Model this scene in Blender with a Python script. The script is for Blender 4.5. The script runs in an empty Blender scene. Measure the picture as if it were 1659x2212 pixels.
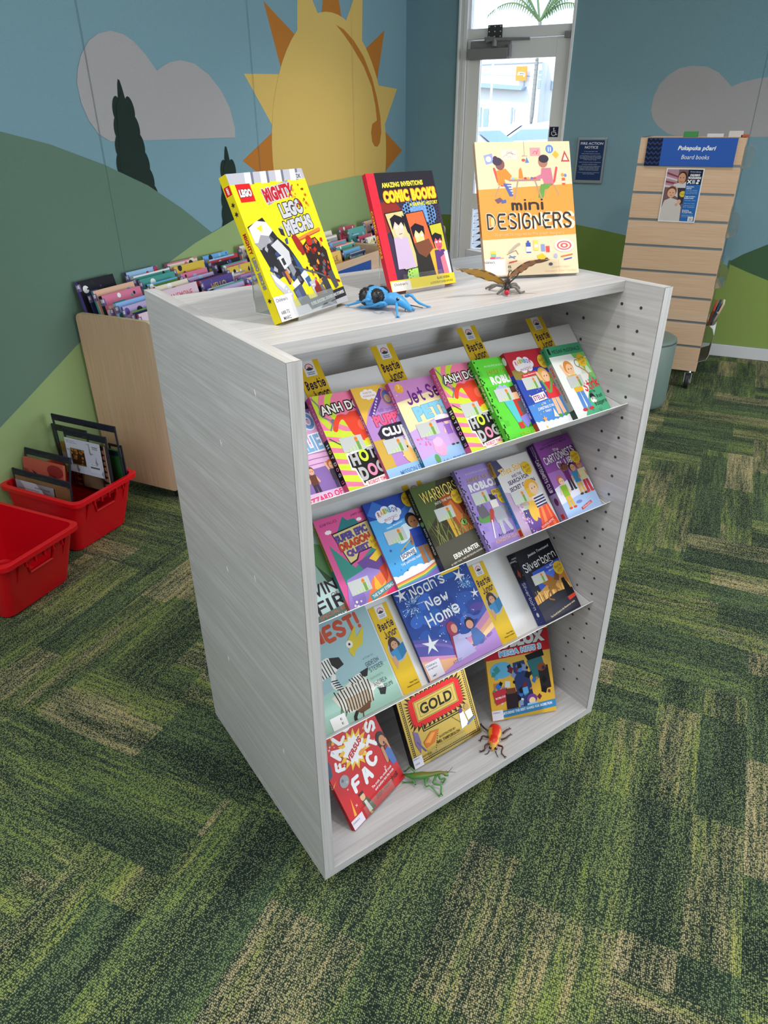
import bpy, math, random
from mathutils import Matrix, Vector
random.seed(7)
S = bpy.context.scene
COL = S.collection
PI = math.pi
R = math.radians

# ------------------------------------------------------------------ camera
PHI = R(25.5)
CAMZ = 1.57067
F_PX, PITCH, ROLL = 1500.986, R(29.2404), R(-0.3417)
cp, sp, cr, sr = math.cos(PITCH), math.sin(PITCH), math.cos(ROLL), math.sin(ROLL)
rz = Matrix.Rotation(PHI, 3, 'Z')
r0, u0, f0 = Vector((1, 0, 0)), Vector((0, sp, cp)), Vector((0, cp, -sp))
cx = rz @ (r0 * cr + u0 * sr)
cy = rz @ (u0 * cr - r0 * sr)
cz = -(rz @ f0)
cd = bpy.data.cameras.new('camera')
cd.sensor_fit = 'VERTICAL'
cd.sensor_height = 36.0
cd.sensor_width = 27.0
cd.lens = 36.0 * F_PX / 2212.0
cd.clip_start = 0.02
cd.clip_end = 300
cam = bpy.data.objects.new('camera', cd)
COL.objects.link(cam)
cam.matrix_world = Matrix(((cx.x, cy.x, cz.x, 0), (cx.y, cy.y, cz.y, 0), (cx.z, cy.z, cz.z, CAMZ), (0, 0, 0, 1)))
S.camera = cam

# ------------------------------------------------------------------ world, lights, exposure
S.view_settings.view_transform = 'Standard'
S.view_settings.look = 'None'
S.view_settings.exposure = 0.0
S.view_settings.gamma = 1.0
S.cycles.max_bounces = 8
S.cycles.transparent_max_bounces = 24
S.cycles.use_denoising = True
S.cycles.caustics_reflective = False
S.cycles.caustics_refractive = False
W = bpy.data.worlds.new('sky')
S.world = W
W.use_nodes = True
wn = W.node_tree
bg = wn.nodes['Background']
sky = wn.nodes.new('ShaderNodeTexSky')
sky.sky_type = 'NISHITA'
sky.sun_disc = False
sky.sun_elevation = R(50)
sky.sun_rotation = R(200)
wn.links.new(sky.outputs[0], bg.inputs[0])
bg.inputs[1].default_value = 0.5

BC = Matrix.Translation((-0.1380507 * math.cos(PHI) - 0.968783 * math.sin(PHI), -0.1380507 * math.sin(PHI) + 0.968783 * math.cos(PHI), 0.07)) @ Matrix.Rotation(PHI + R(34.7692), 4, 'Z')
BW, BD, BH, BT = 0.9, 0.626, 1.2021, 0.025

def lamp(name, kind, loc, energy, color=(1, 1, 1), target=None, **kw):
    d = bpy.data.lights.new(name, kind)
    d.energy = energy
    d.color = color
    for k, v in kw.items():
        setattr(d, k, v)
    o = bpy.data.objects.new(name, d)
    COL.objects.link(o)
    o.location = loc
    if target is not None:
        o.rotation_euler = (Vector(target) - Vector(loc)).to_track_quat('-Z', 'Y').to_euler()
    return o

lamp('sun', 'SUN', (-8, -8, 14), 4.0, (1, .96, .9), (-2, 10, 0), angle=R(0.6))
# daylight through the glazed right wall
lamp('window_daylight', 'AREA', (4.9, 3.1, 1.45), 170, (0.93, 0.97, 1.0), (0, 3.1, 1.3), shape='RECTANGLE', size=4.6, size_y=2.3)
lamp('door_daylight', 'AREA', (-1.7, 5.95, 1.5), 7, (0.85, 0.93, 1.0), (-1.7, 0, 1.4), shape='RECTANGLE', size=.75, size_y=1.9)
# recessed ceiling lights, with added fill lamps among them
CEIL = 2.75
def bcw(a, b, c):
    return BC @ Vector((a, b, c))
DL = [(bcw(.52, -.42, CEIL - .09), 56, 1.9, .05)]
for (p, e, sz, rad) in DL:
    lamp('ceiling_spot', 'SPOT', p, e, (1, .95, .88), (p.x, p.y, 0), spot_size=sz, spot_blend=.5, shadow_soft_size=rad)
for (x, y, e) in ((-1.35, 4.3, 44), (1.3, .2, 30), (1.9, 3.3, 40), (-1.2, .4, 32), (.0, 4.3, 30)):  # first spot placed to brighten the mural wall, last added for the back
    lamp('ceiling_spot', 'SPOT', (x, y, CEIL - .03), e, (1, .95, .88), (x, y, 0), spot_size=2.2, spot_blend=.6, shadow_soft_size=.08)
lamp('rear_fill', 'AREA', (-.9, -1.3, CEIL - .04), 58, (.97, .98, 1), (-.9, -1.2, 0), shape='RECTANGLE', size=2.6, size_y=1.8)  # soft fill added behind the camera for the bookcase's left side
lamp('ceiling_bounce', 'AREA', (.6, 1.2, CEIL - .05), 34, (1, .98, .95), (.6, 1.2, 0), shape='RECTANGLE', size=4.5, size_y=5)

# ------------------------------------------------------------------ materials
def lin(c):
    return c / 12.92 if c <= .04045 else ((c + .055) / 1.055) ** 2.4
_hx = {}
def hx(s):
    if not isinstance(s, str):
        return s
    if s not in _hx:
        t = s
        if len(t) == 3:
            t = ''.join(c * 2 for c in t)
        _hx[s] = tuple(lin(int(t[i:i + 2], 16) / 255) for i in (0, 2, 4))
    return _hx[s]

class NT:
    def __init__(s, name):
        s.m = bpy.data.materials.new(name)
        s.m.use_nodes = True
        s.t = s.m.node_tree
        s.b = s.t.nodes['Principled BSDF']
        s.out = s.t.nodes['Material Output']
    def set(s, n, i, v):
        if v is None:
            return
        if hasattr(v, 'is_output'):
            s.t.links.new(v, n.inputs[i])
        else:
            try:
                n.inputs[i].default_value = v
            except Exception:
                n.inputs[i].default_value = tuple(v) + (1,)
    def n(s, ty, ins=(), out=0, **kw):
        n = s.t.nodes.new('ShaderNode' + ty)
        for k, v in kw.items():
            setattr(n, k, v)
        for i, v in (ins.items() if isinstance(ins, dict) else enumerate(ins)):
            s.set(n, i, v)
        return n.outputs[out]
    def ma(s, op, a, b=None, c=None):
        return s.n('Math', [a, b, c], operation=op)
    def mix(s, f, a, b, mode='MIX'):
        n = s.t.nodes.new('ShaderNodeMix')
        n.data_type = 'RGBA'
        n.blend_type = mode
        s.set(n, 0, f); s.set(n, 6, a); s.set(n, 7, b)
        return n.outputs[2]
    def mf(s, f, a, b):
        n = s.t.nodes.new('ShaderNodeMix')
        s.set(n, 0, f); s.set(n, 2, a); s.set(n, 3, b)
        return n.outputs[0]
    def ramp(s, f, stops, ip='LINEAR'):
        n = s.t.nodes.new('ShaderNodeValToRGB')
        n.color_ramp.interpolation = ip
        e = n.color_ramp.elements
        while len(e) < len(stops):
            e.new(0.5)
        for q, (p, c) in zip(e, stops):
            q.position = p
            q.color = tuple(hx(c)) + (1,)
        s.t.links.new(f, n.inputs[0])
        return n.outputs[0]
    def obj(s):
        return s.n('TexCoord', out=3)
    def sc(s, v, x, y, z):
        return s.n('Mapping', {0: v, 3: (x, y, z)})
    def noise(s, v, scale=1, det=2, rough=.5, dist=0):
        n = s.t.nodes.new('ShaderNodeTexNoise')
        s.set(n, 'Vector', v)
        n.inputs['Scale'].default_value = scale
        n.inputs['Detail'].default_value = det
        n.inputs['Roughness'].default_value = rough
        n.inputs['Distortion'].default_value = dist
        return n.outputs[0]
    def p(s, color=None, rough=.5, bump=None, bs=.2, bd=.002, **kw):
        s.set(s.b, 'Base Color', hx(color) if isinstance(color, str) else color)
        s.set(s.b, 'Roughness', rough)
        for k, v in kw.items():
            s.set(s.b, k.replace('_', ' '), v)
        if bump is not None:
            n = s.t.nodes.new('ShaderNodeBump')
            n.inputs['Strength'].default_value = bs
            n.inputs['Distance'].default_value = bd
            s.t.links.new(bump, n.inputs['Height'])
            s.t.links.new(n.outputs[0], s.b.inputs['Normal'])
        return s.m

def plain(name, color, rough=.5, var=.06, **kw):
    t = NT(name)
    nz = t.noise(t.obj(), 60, 2)
    c = t.mix(nz, hx(color), tuple(min(1, x * (1 - var * 2)) for x in hx(color)))
    return t.p(c, rough, **kw)

def attr_mat(name, rough=.4, bump=None, **kw):
    t = NT(name)
    a = t.t.nodes.new('ShaderNodeAttribute')
    a.attribute_name = 'Col'
    c = a.outputs[0]
    if bump:
        nz = t.noise(t.obj(), bump, 3, .6)
        c = t.mix(.14, c, t.mix(1, c, t.ramp(nz, [(.3, '222222'), (.7, 'ffffff')]), 'MULTIPLY'))
        return t.p(c, rough, nz, .35, .003, **kw)
    return t.p(c, rough, **kw)

M = {}
M['print'] = attr_mat('printed_gloss_card', .4, Specular_IOR_Level=.22)
M['matte'] = attr_mat('printed_matte', .55, Specular_IOR_Level=.25)
M['felt'] = attr_mat('felt_panel', .95, bump=420, Specular_IOR_Level=.1)
M['foil'] = attr_mat('gold_foil_print', .34, Metallic=.7)
M['plast'] = attr_mat('moulded_toy_plastic', .38)

def wood(name, ax, c1, c2, c3, fine=1.0, rough=.45):
    t = NT(name)
    o = t.obj()
    lo, hi = 1.3 * fine, 24 * fine
    v = t.sc(o, *[lo if i == ax else hi for i in range(3)])
    w = t.noise(v, 1, 3, .6, .7)
    v2 = t.sc(o, *[4 if i == ax else 220 for i in range(3)])
    g = t.noise(v2, 1, 2, .6)
    c = t.ramp(w, [(.28, c1), (.5, c2), (.62, c1), (.78, c3)])
    c = t.mix(.35, c, t.mix(1, c, t.ramp(g, [(.3, 'b8b8b8'), (.65, 'ffffff')]), 'MULTIPLY'))
    return t.p(c, rough, g, .08, .001)
for i, k in enumerate('xyz'):
    M['ash' + k] = wood('grey_ash_laminate_' + k, i, 'cfcdcf', 'c3c0c1', 'd6d4d5')
    M['maple' + k] = wood('maple_laminate_' + k, i, 'e2c0a3', 'deb999', 'e6c6ab', .35)
M['tape'] = wood('maple_edge', 2, 'e6d3ab', 'dcc698', 'eddcb8')
M['whitesteel'] = plain('white_powdercoat', 'e4e4e6', .4, .02)
M['white'] = plain('white_paint', 'd9d8dc', .5, .02)
M['alum'] = plain('door_frame_paint', 'f0f1f6', .35, .02)
M['chrome'] = plain('bright_metal', 'c8ccd2', .22, .02, Metallic=1.0)
M['channel'] = plain('aluminium_channel', '9aa0a6', .35, .03, Metallic=.7)
M['dark'] = plain('dark_metal', '3a3b40', .45, .05)
M['rubber'] = plain('black_rubber', '25252a', .6, .05)
M['greymet'] = plain('closer_grey', '85868b', .45, .03)
M['red'] = plain('red_plastic', 'd20a1c', .33, .03, Specular_IOR_Level=.4)
M['vinyl'] = plain('stool_vinyl', '66766f', .5, .05)
M['navy'] = plain('navy_webbing', '14172b', .75, .1)
M['paper'] = wood('page_edges', 0, 'e8e2d6', 'd8d0c2', 'f0ebe0')
M['card'] = plain('white_card', 'f0f0f2', .5, .02)
M['asphalt'] = plain('asphalt', '9a9a98', .9, .1)
M['wallwhite'] = plain('white_render', 'f2f1ee', .8, .03)
M['winglass'] = plain('dark_window_glass', '8aa4b8', .15, .05)
M['leafg'] = plain('palm_leaf', '64804a', .6, .2)
M['trunk'] = plain('palm_trunk', '9a9a94', .8, .25)
M['carw'] = plain('car_paint_white', 'eeeeee', .25, .01)
M['ceil'] = plain('ceiling_tile', 'e8e7e4', .8, .02)
M['wallgrey'] = plain('painted_wall', 'c9ccd0', .8, .02)

def clear(name, tint=(1, 1, 1), gl=.06, rough=.03, base=.06):
    t = NT(name)
    tr = t.n('BsdfTransparent', [tuple(tint) + (1,)])
    g = t.n('BsdfGlossy', {0: (1, 1, 1, 1), 1: rough})
    fr = t.n('Fresnel', [1.45])
    f = t.ma('ADD', t.ma('MULTIPLY', fr, gl / .06), base * .4)
    wv = t.noise(t.obj(), 30, 2)
    f2 = t.ma('MULTIPLY', f, t.ma('ADD', .8, t.ma('MULTIPLY', wv, .4)))
    m = t.n('MixShader', [f2, tr, g])
    t.t.links.new(m, t.out.inputs[0])
    return t.m
M['acrylic'] = clear('clear_acrylic', (.97, .98, .98), .025, .06, .01)
M['acryledge'] = clear('acrylic_edge', (.80, .85, .86), .08, .2, .12)
M['glass'] = clear('door_glass', (.97, .985, 1), .05)
M['bagclear'] = clear('clear_vinyl', (.93, .94, .93), .05, .14, .03)

def carpet():
    t = NT('patterned_carpet_planks')
    o = t.obj()
    sx = t.n('SeparateXYZ', [o])
    node = sx.node
    X, Y = node.outputs[0], node.outputs[1]
    U = .2475
    xs = t.ma('DIVIDE', t.ma('ADD', X, 1.65), U)
    ys = t.ma('DIVIDE', t.ma('SUBTRACT', Y, .942), U)
    iu, iv = t.ma('FLOOR', xs), t.ma('FLOOR', ys)
    k = t.ma('FLOORED_MODULO', t.ma('SUBTRACT', iu, iv), 8.0)
    ish = t.ma('LESS_THAN', k, 3.5)
    along = t.mf(ish, Y, X)
    cross = t.mf(ish, t.ma('ADD', X, 1.65), t.ma('SUBTRACT', Y, .942))
    pa = t.mf(ish, iu, t.ma('SUBTRACT', iu, k))
    pb = t.mf(ish, t.ma('SUBTRACT', iv, t.ma('SUBTRACT', 7.0, k)), iv)
    seed = t.n('TexWhiteNoise', [t.n('CombineXYZ', [pa, pb, ish])], noise_dimensions='3D')
    seed = t.ma('MULTIPLY', seed, 37.0)
    def vec(a, b, c):
        return t.n('CombineXYZ', [a, b, c])
    n1 = t.noise(vec(t.ma('MULTIPLY', cross, 85), t.ma('MULTIPLY', along, 5), seed), 1, 3, .65)
    n2 = t.noise(vec(t.ma('MULTIPLY', cross, 11), t.ma('MULTIPLY', along, 1.6), seed), 1, 1)
    wn_ = t.n('TexWhiteNoise', [vec(t.ma('FLOOR', t.ma('MULTIPLY', cross, 8.081)), t.ma('FLOOR', t.ma('MULTIPLY', t.ma('ADD', along, t.ma('MULTIPLY', seed, .37)), 2.6)), seed)], noise_dimensions='3D')
    n3 = t.noise(vec(t.ma('MULTIPLY', cross, 26), t.ma('MULTIPLY', along, 2.2), t.ma('ADD', seed, 40)), 1, 1)
    hue = t.ma('ADD', t.ma('MULTIPLY', wn_, .5), t.ma('MULTIPLY', n3, .5))
    bright = t.ramp(hue, [(.25, '6f8a4c'), (.42, '8fa34c'), (.57, 'a5ad58'), (.66, 'bfb07c'), (.8, 'c6b48a')])
    dark = t.ramp(n2, [(.35, '25322d'), (.65, '34493a')])
    f = t.ma('ADD', t.ma('MULTIPLY', n1, 1.5), t.ma('ADD', t.ma('MULTIPLY', n2, .9), t.ma('MULTIPLY', wn_, .34)))
    fr = t.n('MapRange', [f, 1.08, 1.80, 0.0, 1.0])
    vo = t.t.nodes.new('ShaderNodeTexVoronoi')
    vo.inputs['Scale'].default_value = 1
    vo.inputs['Randomness'].default_value = .55
    t.t.links.new(vec(t.ma('MULTIPLY', cross, 265), t.ma('MULTIPLY', along, 235), 0.0), vo.inputs['Vector'])
    d = vo.outputs['Distance']
    loopr = t.n('MapRange', [t.ma('ADD', d, t.ma('MULTIPLY', t.ma('SUBTRACT', 1.0, fr), .27)), .36, .75, 1.0, 0.0])
    yarn = t.mix(t.ma('ADD', .12, t.ma('MULTIPLY', fr, .88)), hx('8d9a78'), bright)
    ground = t.mix(.45, dark, hx('1a2320'))
    col = t.mix(loopr, ground, yarn)
    return t.p(col, .95, t.ma('SUBTRACT', 1.0, d), .6, .004, Specular_IOR_Level=.08)
M['carpet'] = carpet()

# ------------------------------------------------------------------ mesh builder
class G:
    def __init__(s):
        s.v = []; s.f = []; s.m = []; s.c = []
    def add(s, vs, fs, mat=0, col='fff'):
        b = len(s.v)
        s.v += [tuple(p) for p in vs]
        c = hx(col)
        for f in fs:
            s.f.append([b + i for i in f]); s.m.append(mat); s.c.append(c)
        return s
    def box(s, x0, y0, z0, x1, y1, z1, mat=0, col='fff', M4=None, faces=None):
        p = [Vector((x, y, z)) for z in (z0, z1) for y in (y0, y1) for x in (x0, x1)]
        if M4 is not None:
            p = [M4 @ q for q in p]
        fs = [(0, 2, 3, 1), (4, 5, 7, 6), (0, 1, 5, 4), (2, 6, 7, 3), (0, 4, 6, 2), (1, 3, 7, 5)]
        return s.add(p, fs, mat, col)
    def prism(s, pts, d, mat=0, col='fff', fn=None):
        """pts 2D polygon, extruded 0..d; fn(x,y,h)->3D"""
        fn = fn or (lambda x, y, h: (x, y, h))
        n = len(pts)
        vs = [fn(x, y, 0) for x, y in pts] + [fn(x, y, d) for x, y in pts]
        fs = [list(range(n))[::-1], list(range(n, 2 * n))] + [(i, (i + 1) % n, n + (i + 1) % n, n + i) for i in range(n)]
        return s.add(vs, fs, mat, col)
    def loft(s, rings, mat=0, col='fff', caps=True, closed=True):
        n = len(rings[0]); vs = [p for r in rings for p in r]; fs = []
        for k in range(len(rings) - 1):
            for i in range(n if closed else n - 1):
                j = (i + 1) % n
                fs.append((k * n + i, k * n + j, (k + 1) * n + j, (k + 1) * n + i))
        if caps:
            fs.append(list(range(n))[::-1]); fs.append([(len(rings) - 1) * n + i for i in range(n)])
        return s.add(vs, fs, mat, col)
    def tube(s, pts, rad, n=8, mat=0, col='fff', flat=1.0):
        P = [Vector(p) for p in pts]
        rads = rad if isinstance(rad, (list, tuple)) else [rad] * len(P)
        rings = []
        up = Vector((0, 0, 1))
        for i, p in enumerate(P):
            d = (P[min(i + 1, len(P) - 1)] - P[max(i - 1, 0)]).normalized()
            a = d.cross(up)
            if a.length < 1e-3:
                a = d.cross(Vector((1, 0, 0)))
            a.normalize(); b = a.cross(d).normalized()
            rings.append([p + (a * math.cos(2 * PI * k / n) + b * math.sin(2 * PI * k / n) * flat) * rads[i] for k in range(n)])
        return s.loft(rings, mat, col)
    def cyl(s, p0, p1, r0, r1=None, n=16, mat=0, col='fff'):
        return s.tube([p0, p1], [r0, r0 if r1 is None else r1], n, mat, col)
    def lathe(s, prof, n=32, mat=0, col='fff', c=(0, 0, 0)):
        return s.loft([[(c[0] + r * math.cos(2 * PI * k / n), c[1] + r * math.sin(2 * PI * k / n), c[2] + z) for k in range(n)] for r, z in prof], mat, col)
    def ball(s, c, rx, ry, rz_, M3=None, n=12, mat=0, col='fff'):
        rings = []
        for k in range(1, n):
            th = PI * k / n
            ring = []
            for i in range(n * 2):
                q = Vector((rx * math.sin(th) * math.cos(PI * i / n), ry * math.sin(th) * math.sin(PI * i / n), rz_ * math.cos(th)))
                if M3 is not None:
                    q = M3 @ q
                ring.append(q + Vector(c))
            rings.append(ring[::-1])
        return s.loft(rings, mat, col)
    def build(s, name, mats, parent=None, smooth=False, bevel=0, seg=2, sub=0):
        me = bpy.data.meshes.new(name)
        me.from_pydata(s.v, [], s.f)
        for m in (mats if isinstance(mats, (list, tuple)) else [mats]):
            me.materials.append(M[m] if isinstance(m, str) else m)
        me.polygons.foreach_set('material_index', s.m)
        ca = me.color_attributes.new('Col', 'FLOAT_COLOR', 'CORNER')
        buf = []
        for f, c in zip(s.f, s.c):
            buf += (list(c[:3]) + [1.0]) * len(f)
        ca.data.foreach_set('color', buf)
        if smooth:
            me.polygons.foreach_set('use_smooth', [True] * len(me.polygons))
        me.update()
        o = bpy.data.objects.new(name, me)
        COL.objects.link(o)
        if parent is not None:
            o.parent = parent
        if bevel:
            b = o.modifiers.new('bevel', 'BEVEL')
            b.width = bevel; b.segments = seg; b.limit_method = 'ANGLE'; b.angle_limit = R(40)
        if sub:
            b = o.modifiers.new('sub', 'SUBSURF')
            b.levels = sub; b.render_levels = sub
        return o

def tag(o, label=None, cat=None, group=None, kind=None):
    for k, v in (('label', label), ('category', cat), ('group', group), ('kind', kind)):
        if v:
            o[k] = v
    return o
def empty(name, mat, label=None, cat=None, group=None):
    o = bpy.data.objects.new(name, None)
    COL.objects.link(o)
    o.empty_display_size = .05
    o.matrix_world = mat if isinstance(mat, Matrix) else Matrix.Translation(mat)
    return tag(o, label, cat, group)
def struct(o):
    o['kind'] = 'structure'
    return o

# ------------------------------------------------------------------ flat printed artwork (canvas 100 wide, y down)
GL = {}
for e in '''A 022842,1434|B 0208,0828374605,0525343302|C 4738180604123243|D 0208,082846442202|E 48080242,0535|F 480802,0535|G 47381806041232434525|H 0802,4842,0545|I 2822|J 4843321203|K 0802,480542|L 080242|M 0208254842|N 02084248|O 180604123244463818|P 0208,083847463505|Q 180604123244463818,2442|R 0208,083847463505,2542|S 47381807064443321203|T 0848,2822|U 080312324348|V 082248|W 0812263248|X 0842,4802|Y 082548,2522|Z 08480242|1 172822|2 07183847450242|3 0718384746254443321203|0 180604123244463818|7 084812|8 18070644433212030446473818|a 4536160503123243,4642|b 0802,0516364543321203|c 4536160503123243|d 4842,4536160503123243|e 04444536160503123243|f 48382722,1636|g 4536160503123243,4641301001|h 0802,0516364542|i 2622,2828|j 26211000,2828|k 0802,460442|l 2822|m 0602,05162522,25364542|n 0602,0516364542|o 160503123243453616|p 0600,0516364543321203|r 0602,05163645|s 4536160543321203|t 28233242,0646|u 0603123243,4642|v 062246|w 0612253246|x 0642,4602|y 0622,4610|z 06460242|' 2827|- 1535|, 2321|. 2222|! 2824,2222|: 2525,2323'''.split('|'):
    k, v = e[0], e[2:]
    GL[k] = [[(int(st[i]), int(st[i + 1])) for i in range(0, len(st), 2)] for st in v.split(',')]
_fc = {}
def font_polys(txt, bold, shear):
    key = (txt, bold, shear)
    if key not in _fc:
        cu = bpy.data.curves.new('t', 'FONT')
        cu.body = txt; cu.size = 1; cu.offset = bold; cu.shear = shear; cu.resolution_u = 5 if len(txt) < 8 else 3; cu.space_character = 1 + max(0, bold) * 1.6
        o = bpy.data.objects.new('t', cu)
        me = o.to_mesh()
        V = [(v.co.x, v.co.y) for v in me.vertices]
        P = [[V[i] for i in p.vertices] for p in me.polygons]
        o.to_mesh_clear()
        bpy.data.objects.remove(o); bpy.data.curves.remove(cu)
        _fc[key] = P
    return _fc[key]
def smooth_line(p):
    for _ in range(1):
        if len(p) < 3:
            return p
        q = [p[0]]
        for a, b in zip(p, p[1:]):
            q += [(a[0] * .78 + b[0] * .22, a[1] * .78 + b[1] * .22), (a[0] * .22 + b[0] * .78, a[1] * .22 + b[1] * .78)]
        p = q + [p[-1]]
    return p
def ribbon(pts, w):
    """stroke of width w along pts as a strip of adjoining quads with round ends"""
    r_ = w / 2
    def disc(c, a0, a1, n):
        return [(c[0] + r_ * math.cos(a0 + (a1 - a0) * k / n), c[1] + r_ * math.sin(a0 + (a1 - a0) * k / n)) for k in range(n + 1)]
    P = [pts[0]]
    for p in pts[1:]:
        if math.hypot(p[0] - P[-1][0], p[1] - P[-1][1]) > 1e-6:
            P.append(p)
    if len(P) == 1:
        return [disc(P[0], 0, 2 * PI, 10)[:-1]]
    n = len(P)
    closed = math.hypot(P[0][0] - P[-1][0], P[0][1] - P[-1][1]) < 1e-6 and n > 3
    Ls, Rs = [], []
    def dr(a, b):
        d = math.hypot(b[0] - a[0], b[1] - a[1])
        return ((b[0] - a[0]) / d, (b[1] - a[1]) / d)
    for i in range(n):
        a = P[i - 1] if i else (P[-2] if closed else None)
        b = P[i + 1] if i < n - 1 else (P[1] if closed else None)
        d0 = dr(a, P[i]) if a else dr(P[i], b)
        d1 = dr(P[i], b) if b else d0
        nx, ny = -(d0[1] + d1[1]), d0[0] + d1[0]
        m_ = math.hypot(nx, ny)
        if m_ < .35:
            nx, ny, m_ = -d1[1], d1[0], 1
        k = min(1.5, 1 / max(.3, (nx * -d1[1] + ny * d1[0]) / m_)) * r_ / m_
        Ls.append((P[i][0] + nx * k, P[i][1] + ny * k)); Rs.append((P[i][0] - nx * k, P[i][1] - ny * k))
    out = [[Ls[i], Ls[i + 1], Rs[i + 1], Rs[i]] for i in range(n - 1)]
    if not closed:
        for c, q in ((P[0], dr(P[1], P[0])), (P[-1], dr(P[-2], P[-1]))):
            t = math.atan2(q[1], q[0]); out.append(disc(c, t - PI / 2, t + PI / 2, 5))
    return out
def stroke_polys(txt, wt):
    x = 0; out = []; gi = 0
    for ch in txt:
        if ch == ' ':
            x += 3.4; continue
        g = GL.get(ch) or GL.get(ch.upper()) or GL['O']
        mn = min(p[0] for st in g for p in st); mx = max(p[0] for st in g for p in st)
        gi += 1
        for si, st in enumerate(g):
            out += [(q, (gi % 2) * 3 + si) for q in ribbon(smooth_line([(x + px - mn, py) for px, py in st]), wt)]
        x += mx - mn + 1.7 + wt * .3
    return out
def clip(poly, x0, y0, x1, y1):
    for ax, lim, sg in ((0, x0, 1), (0, x1, -1), (1, y0, 1), (1, y1, -1)):
        out = []
        for i, a in enumerate(poly):
            b = poly[i - 1]
            ia, ib = (a[ax] - lim) * sg >= 0, (b[ax] - lim) * sg >= 0
            if ia != ib:
                t = (lim - b[ax]) / (a[ax] - b[ax])
                out.append((b[0] + (a[0] - b[0]) * t, b[1] + (a[1] - b[1]) * t))
            if ia:
                out.append(a)
        poly = out
        if len(poly) < 3:
            return []
    return poly
class Art:
    def __init__(s, h=100.0, w=100.0):
        s.w = w; s.h = h; s.l = 1; s.q = []
        s.cb = (0, 0, w, h)
    def _p(s, polys, c):
        s.l += 1
        top = 0
        for p in polys:
            dl = 0
            if isinstance(p, tuple) and isinstance(p[1], int):
                p, dl = p
            top = max(top, dl)
            x = p
            if any(a < s.cb[0] or a > s.cb[2] or b < s.cb[1] or b > s.cb[3] for a, b in p):
                x = clip(p, *s.cb)
            if len(x) > 2:
                s.q.append((x, s.l + dl, c))
        s.l += top
        return s
    def P(s, pts, c):
        if not isinstance(pts[0], (tuple, list)):
            pts = list(zip(pts[::2], pts[1::2]))
        return s._p([pts], c)
    def R(s, x0, y0, x1, y1, c):
        return s._p([[(x0, y0), (x1, y0), (x1, y1), (x0, y1)]], c)
    def E(s, x, y, rx, c, ry=None, rot=0, n=22, a0=0, a1=360):
        ry = rx if ry is None else ry
        cr_, sr_ = math.cos(R(rot)), math.sin(R(rot))
        k = n if a1 - a0 >= 360 else n + 1
        pts = []
        for i in range(k):
            a = R(a0 + (a1 - a0) * i / n)
            u, v = rx * math.cos(a), ry * math.sin(a)
            pts.append((x + u * cr_ - v * sr_, y + u * sr_ + v * cr_))
        return s._p([pts], c)
    def L(s, pts, w, c, sm=True):
        if not isinstance(pts[0], (tuple, list)):
            pts = list(zip(pts[::2], pts[1::2]))
        return s._p(ribbon(smooth_line(pts) if sm else pts, w), c)
    def star(s, x, y, r, c, n=5, k=.42, rot=-90, sy=1):
        return s._p([[(x + (r if i % 2 == 0 else r * k) * math.cos(R(rot + 180 * i / n)), y + sy * (r if i % 2 == 0 else r * k) * math.sin(R(rot + 180 * i / n))) for i in range(2 * n)]], c)
    def T(s, txt, x, y, w, h, c, ol=None, ow=1.0, rot=0, sh=0.0, f=0, b=.015):
        """text fitted into a w x h box centred on x,y; f=1 hand lettering (b = stroke weight)"""
        base = stroke_polys(txt, b) if f else [(q, 0) for q in font_polys(txt, b, sh)]
        xs = [p[0] for q, _ in base for p in q]; ys = [p[1] for q, _ in base for p in q]
        x0, x1, y0, y1 = min(xs), max(xs), min(ys), max(ys)
        kx, ky = w / (x1 - x0), h / (y1 - y0)
        cr_, sr_ = math.cos(R(rot)), math.sin(R(rot))
        def mp(polys, dx=0, dy=0):
            o = []
            for q, dl in polys:
                r = []
                for px, py in q:
                    u, v = (px - (x0 + x1) / 2) * kx + (sh * (py - (y0 + y1) / 2) * kx if f else 0), -(py - (y0 + y1) / 2) * ky
                    r.append((x + dx + u * cr_ - v * sr_, y + dy + u * sr_ + v * cr_))
                o.append((r, dl))
            return o
        if ol:
            if f:
                s._p(mp(stroke_polys(txt, b + 2 * ow / min(kx, ky))), ol)
            else:
                for q_ in range(6):
                    s._p(mp(base, ow * math.cos(PI * q_ / 3), ow * math.sin(PI * q_ / 3)), ol)
        return s._p(mp(base), c)
    def emit(s, g, fn, mat=0, step=None, base=0):
        step = step or min(1.2e-5, .0011 / s.l)
        s.top = base + (s.l + 3) * step
        for pts, l, c in s.q:
            g.add([fn(x, y, base + l * step) for x, y in pts], [list(range(len(pts)))], mat, c)
        return g
# ------------------------------------------------------------------ room shell
XL, YB = -2.57, 5.83
XR, YR = 5.0, -2.6
g = G(); g.box(XL - .2, YR - .2, -.12, XR + .2, YB + .12, 0)
struct(g.build('floor', 'carpet'))
g = G(); g.box(XL - .2, YR - .2, CEIL, XR + .2, YB + .2, CEIL + .12)
struct(g.build('ceiling', 'ceil'))
BLUE, CLOUD, SAGE, LIME, OLIVE, PINE = '84a8b8', 'b4b1b6', '6b8779', '9db57e', '6c8644', '2c3a36'
YEL, ORA = 'e2c070', 'c07c38'

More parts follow.
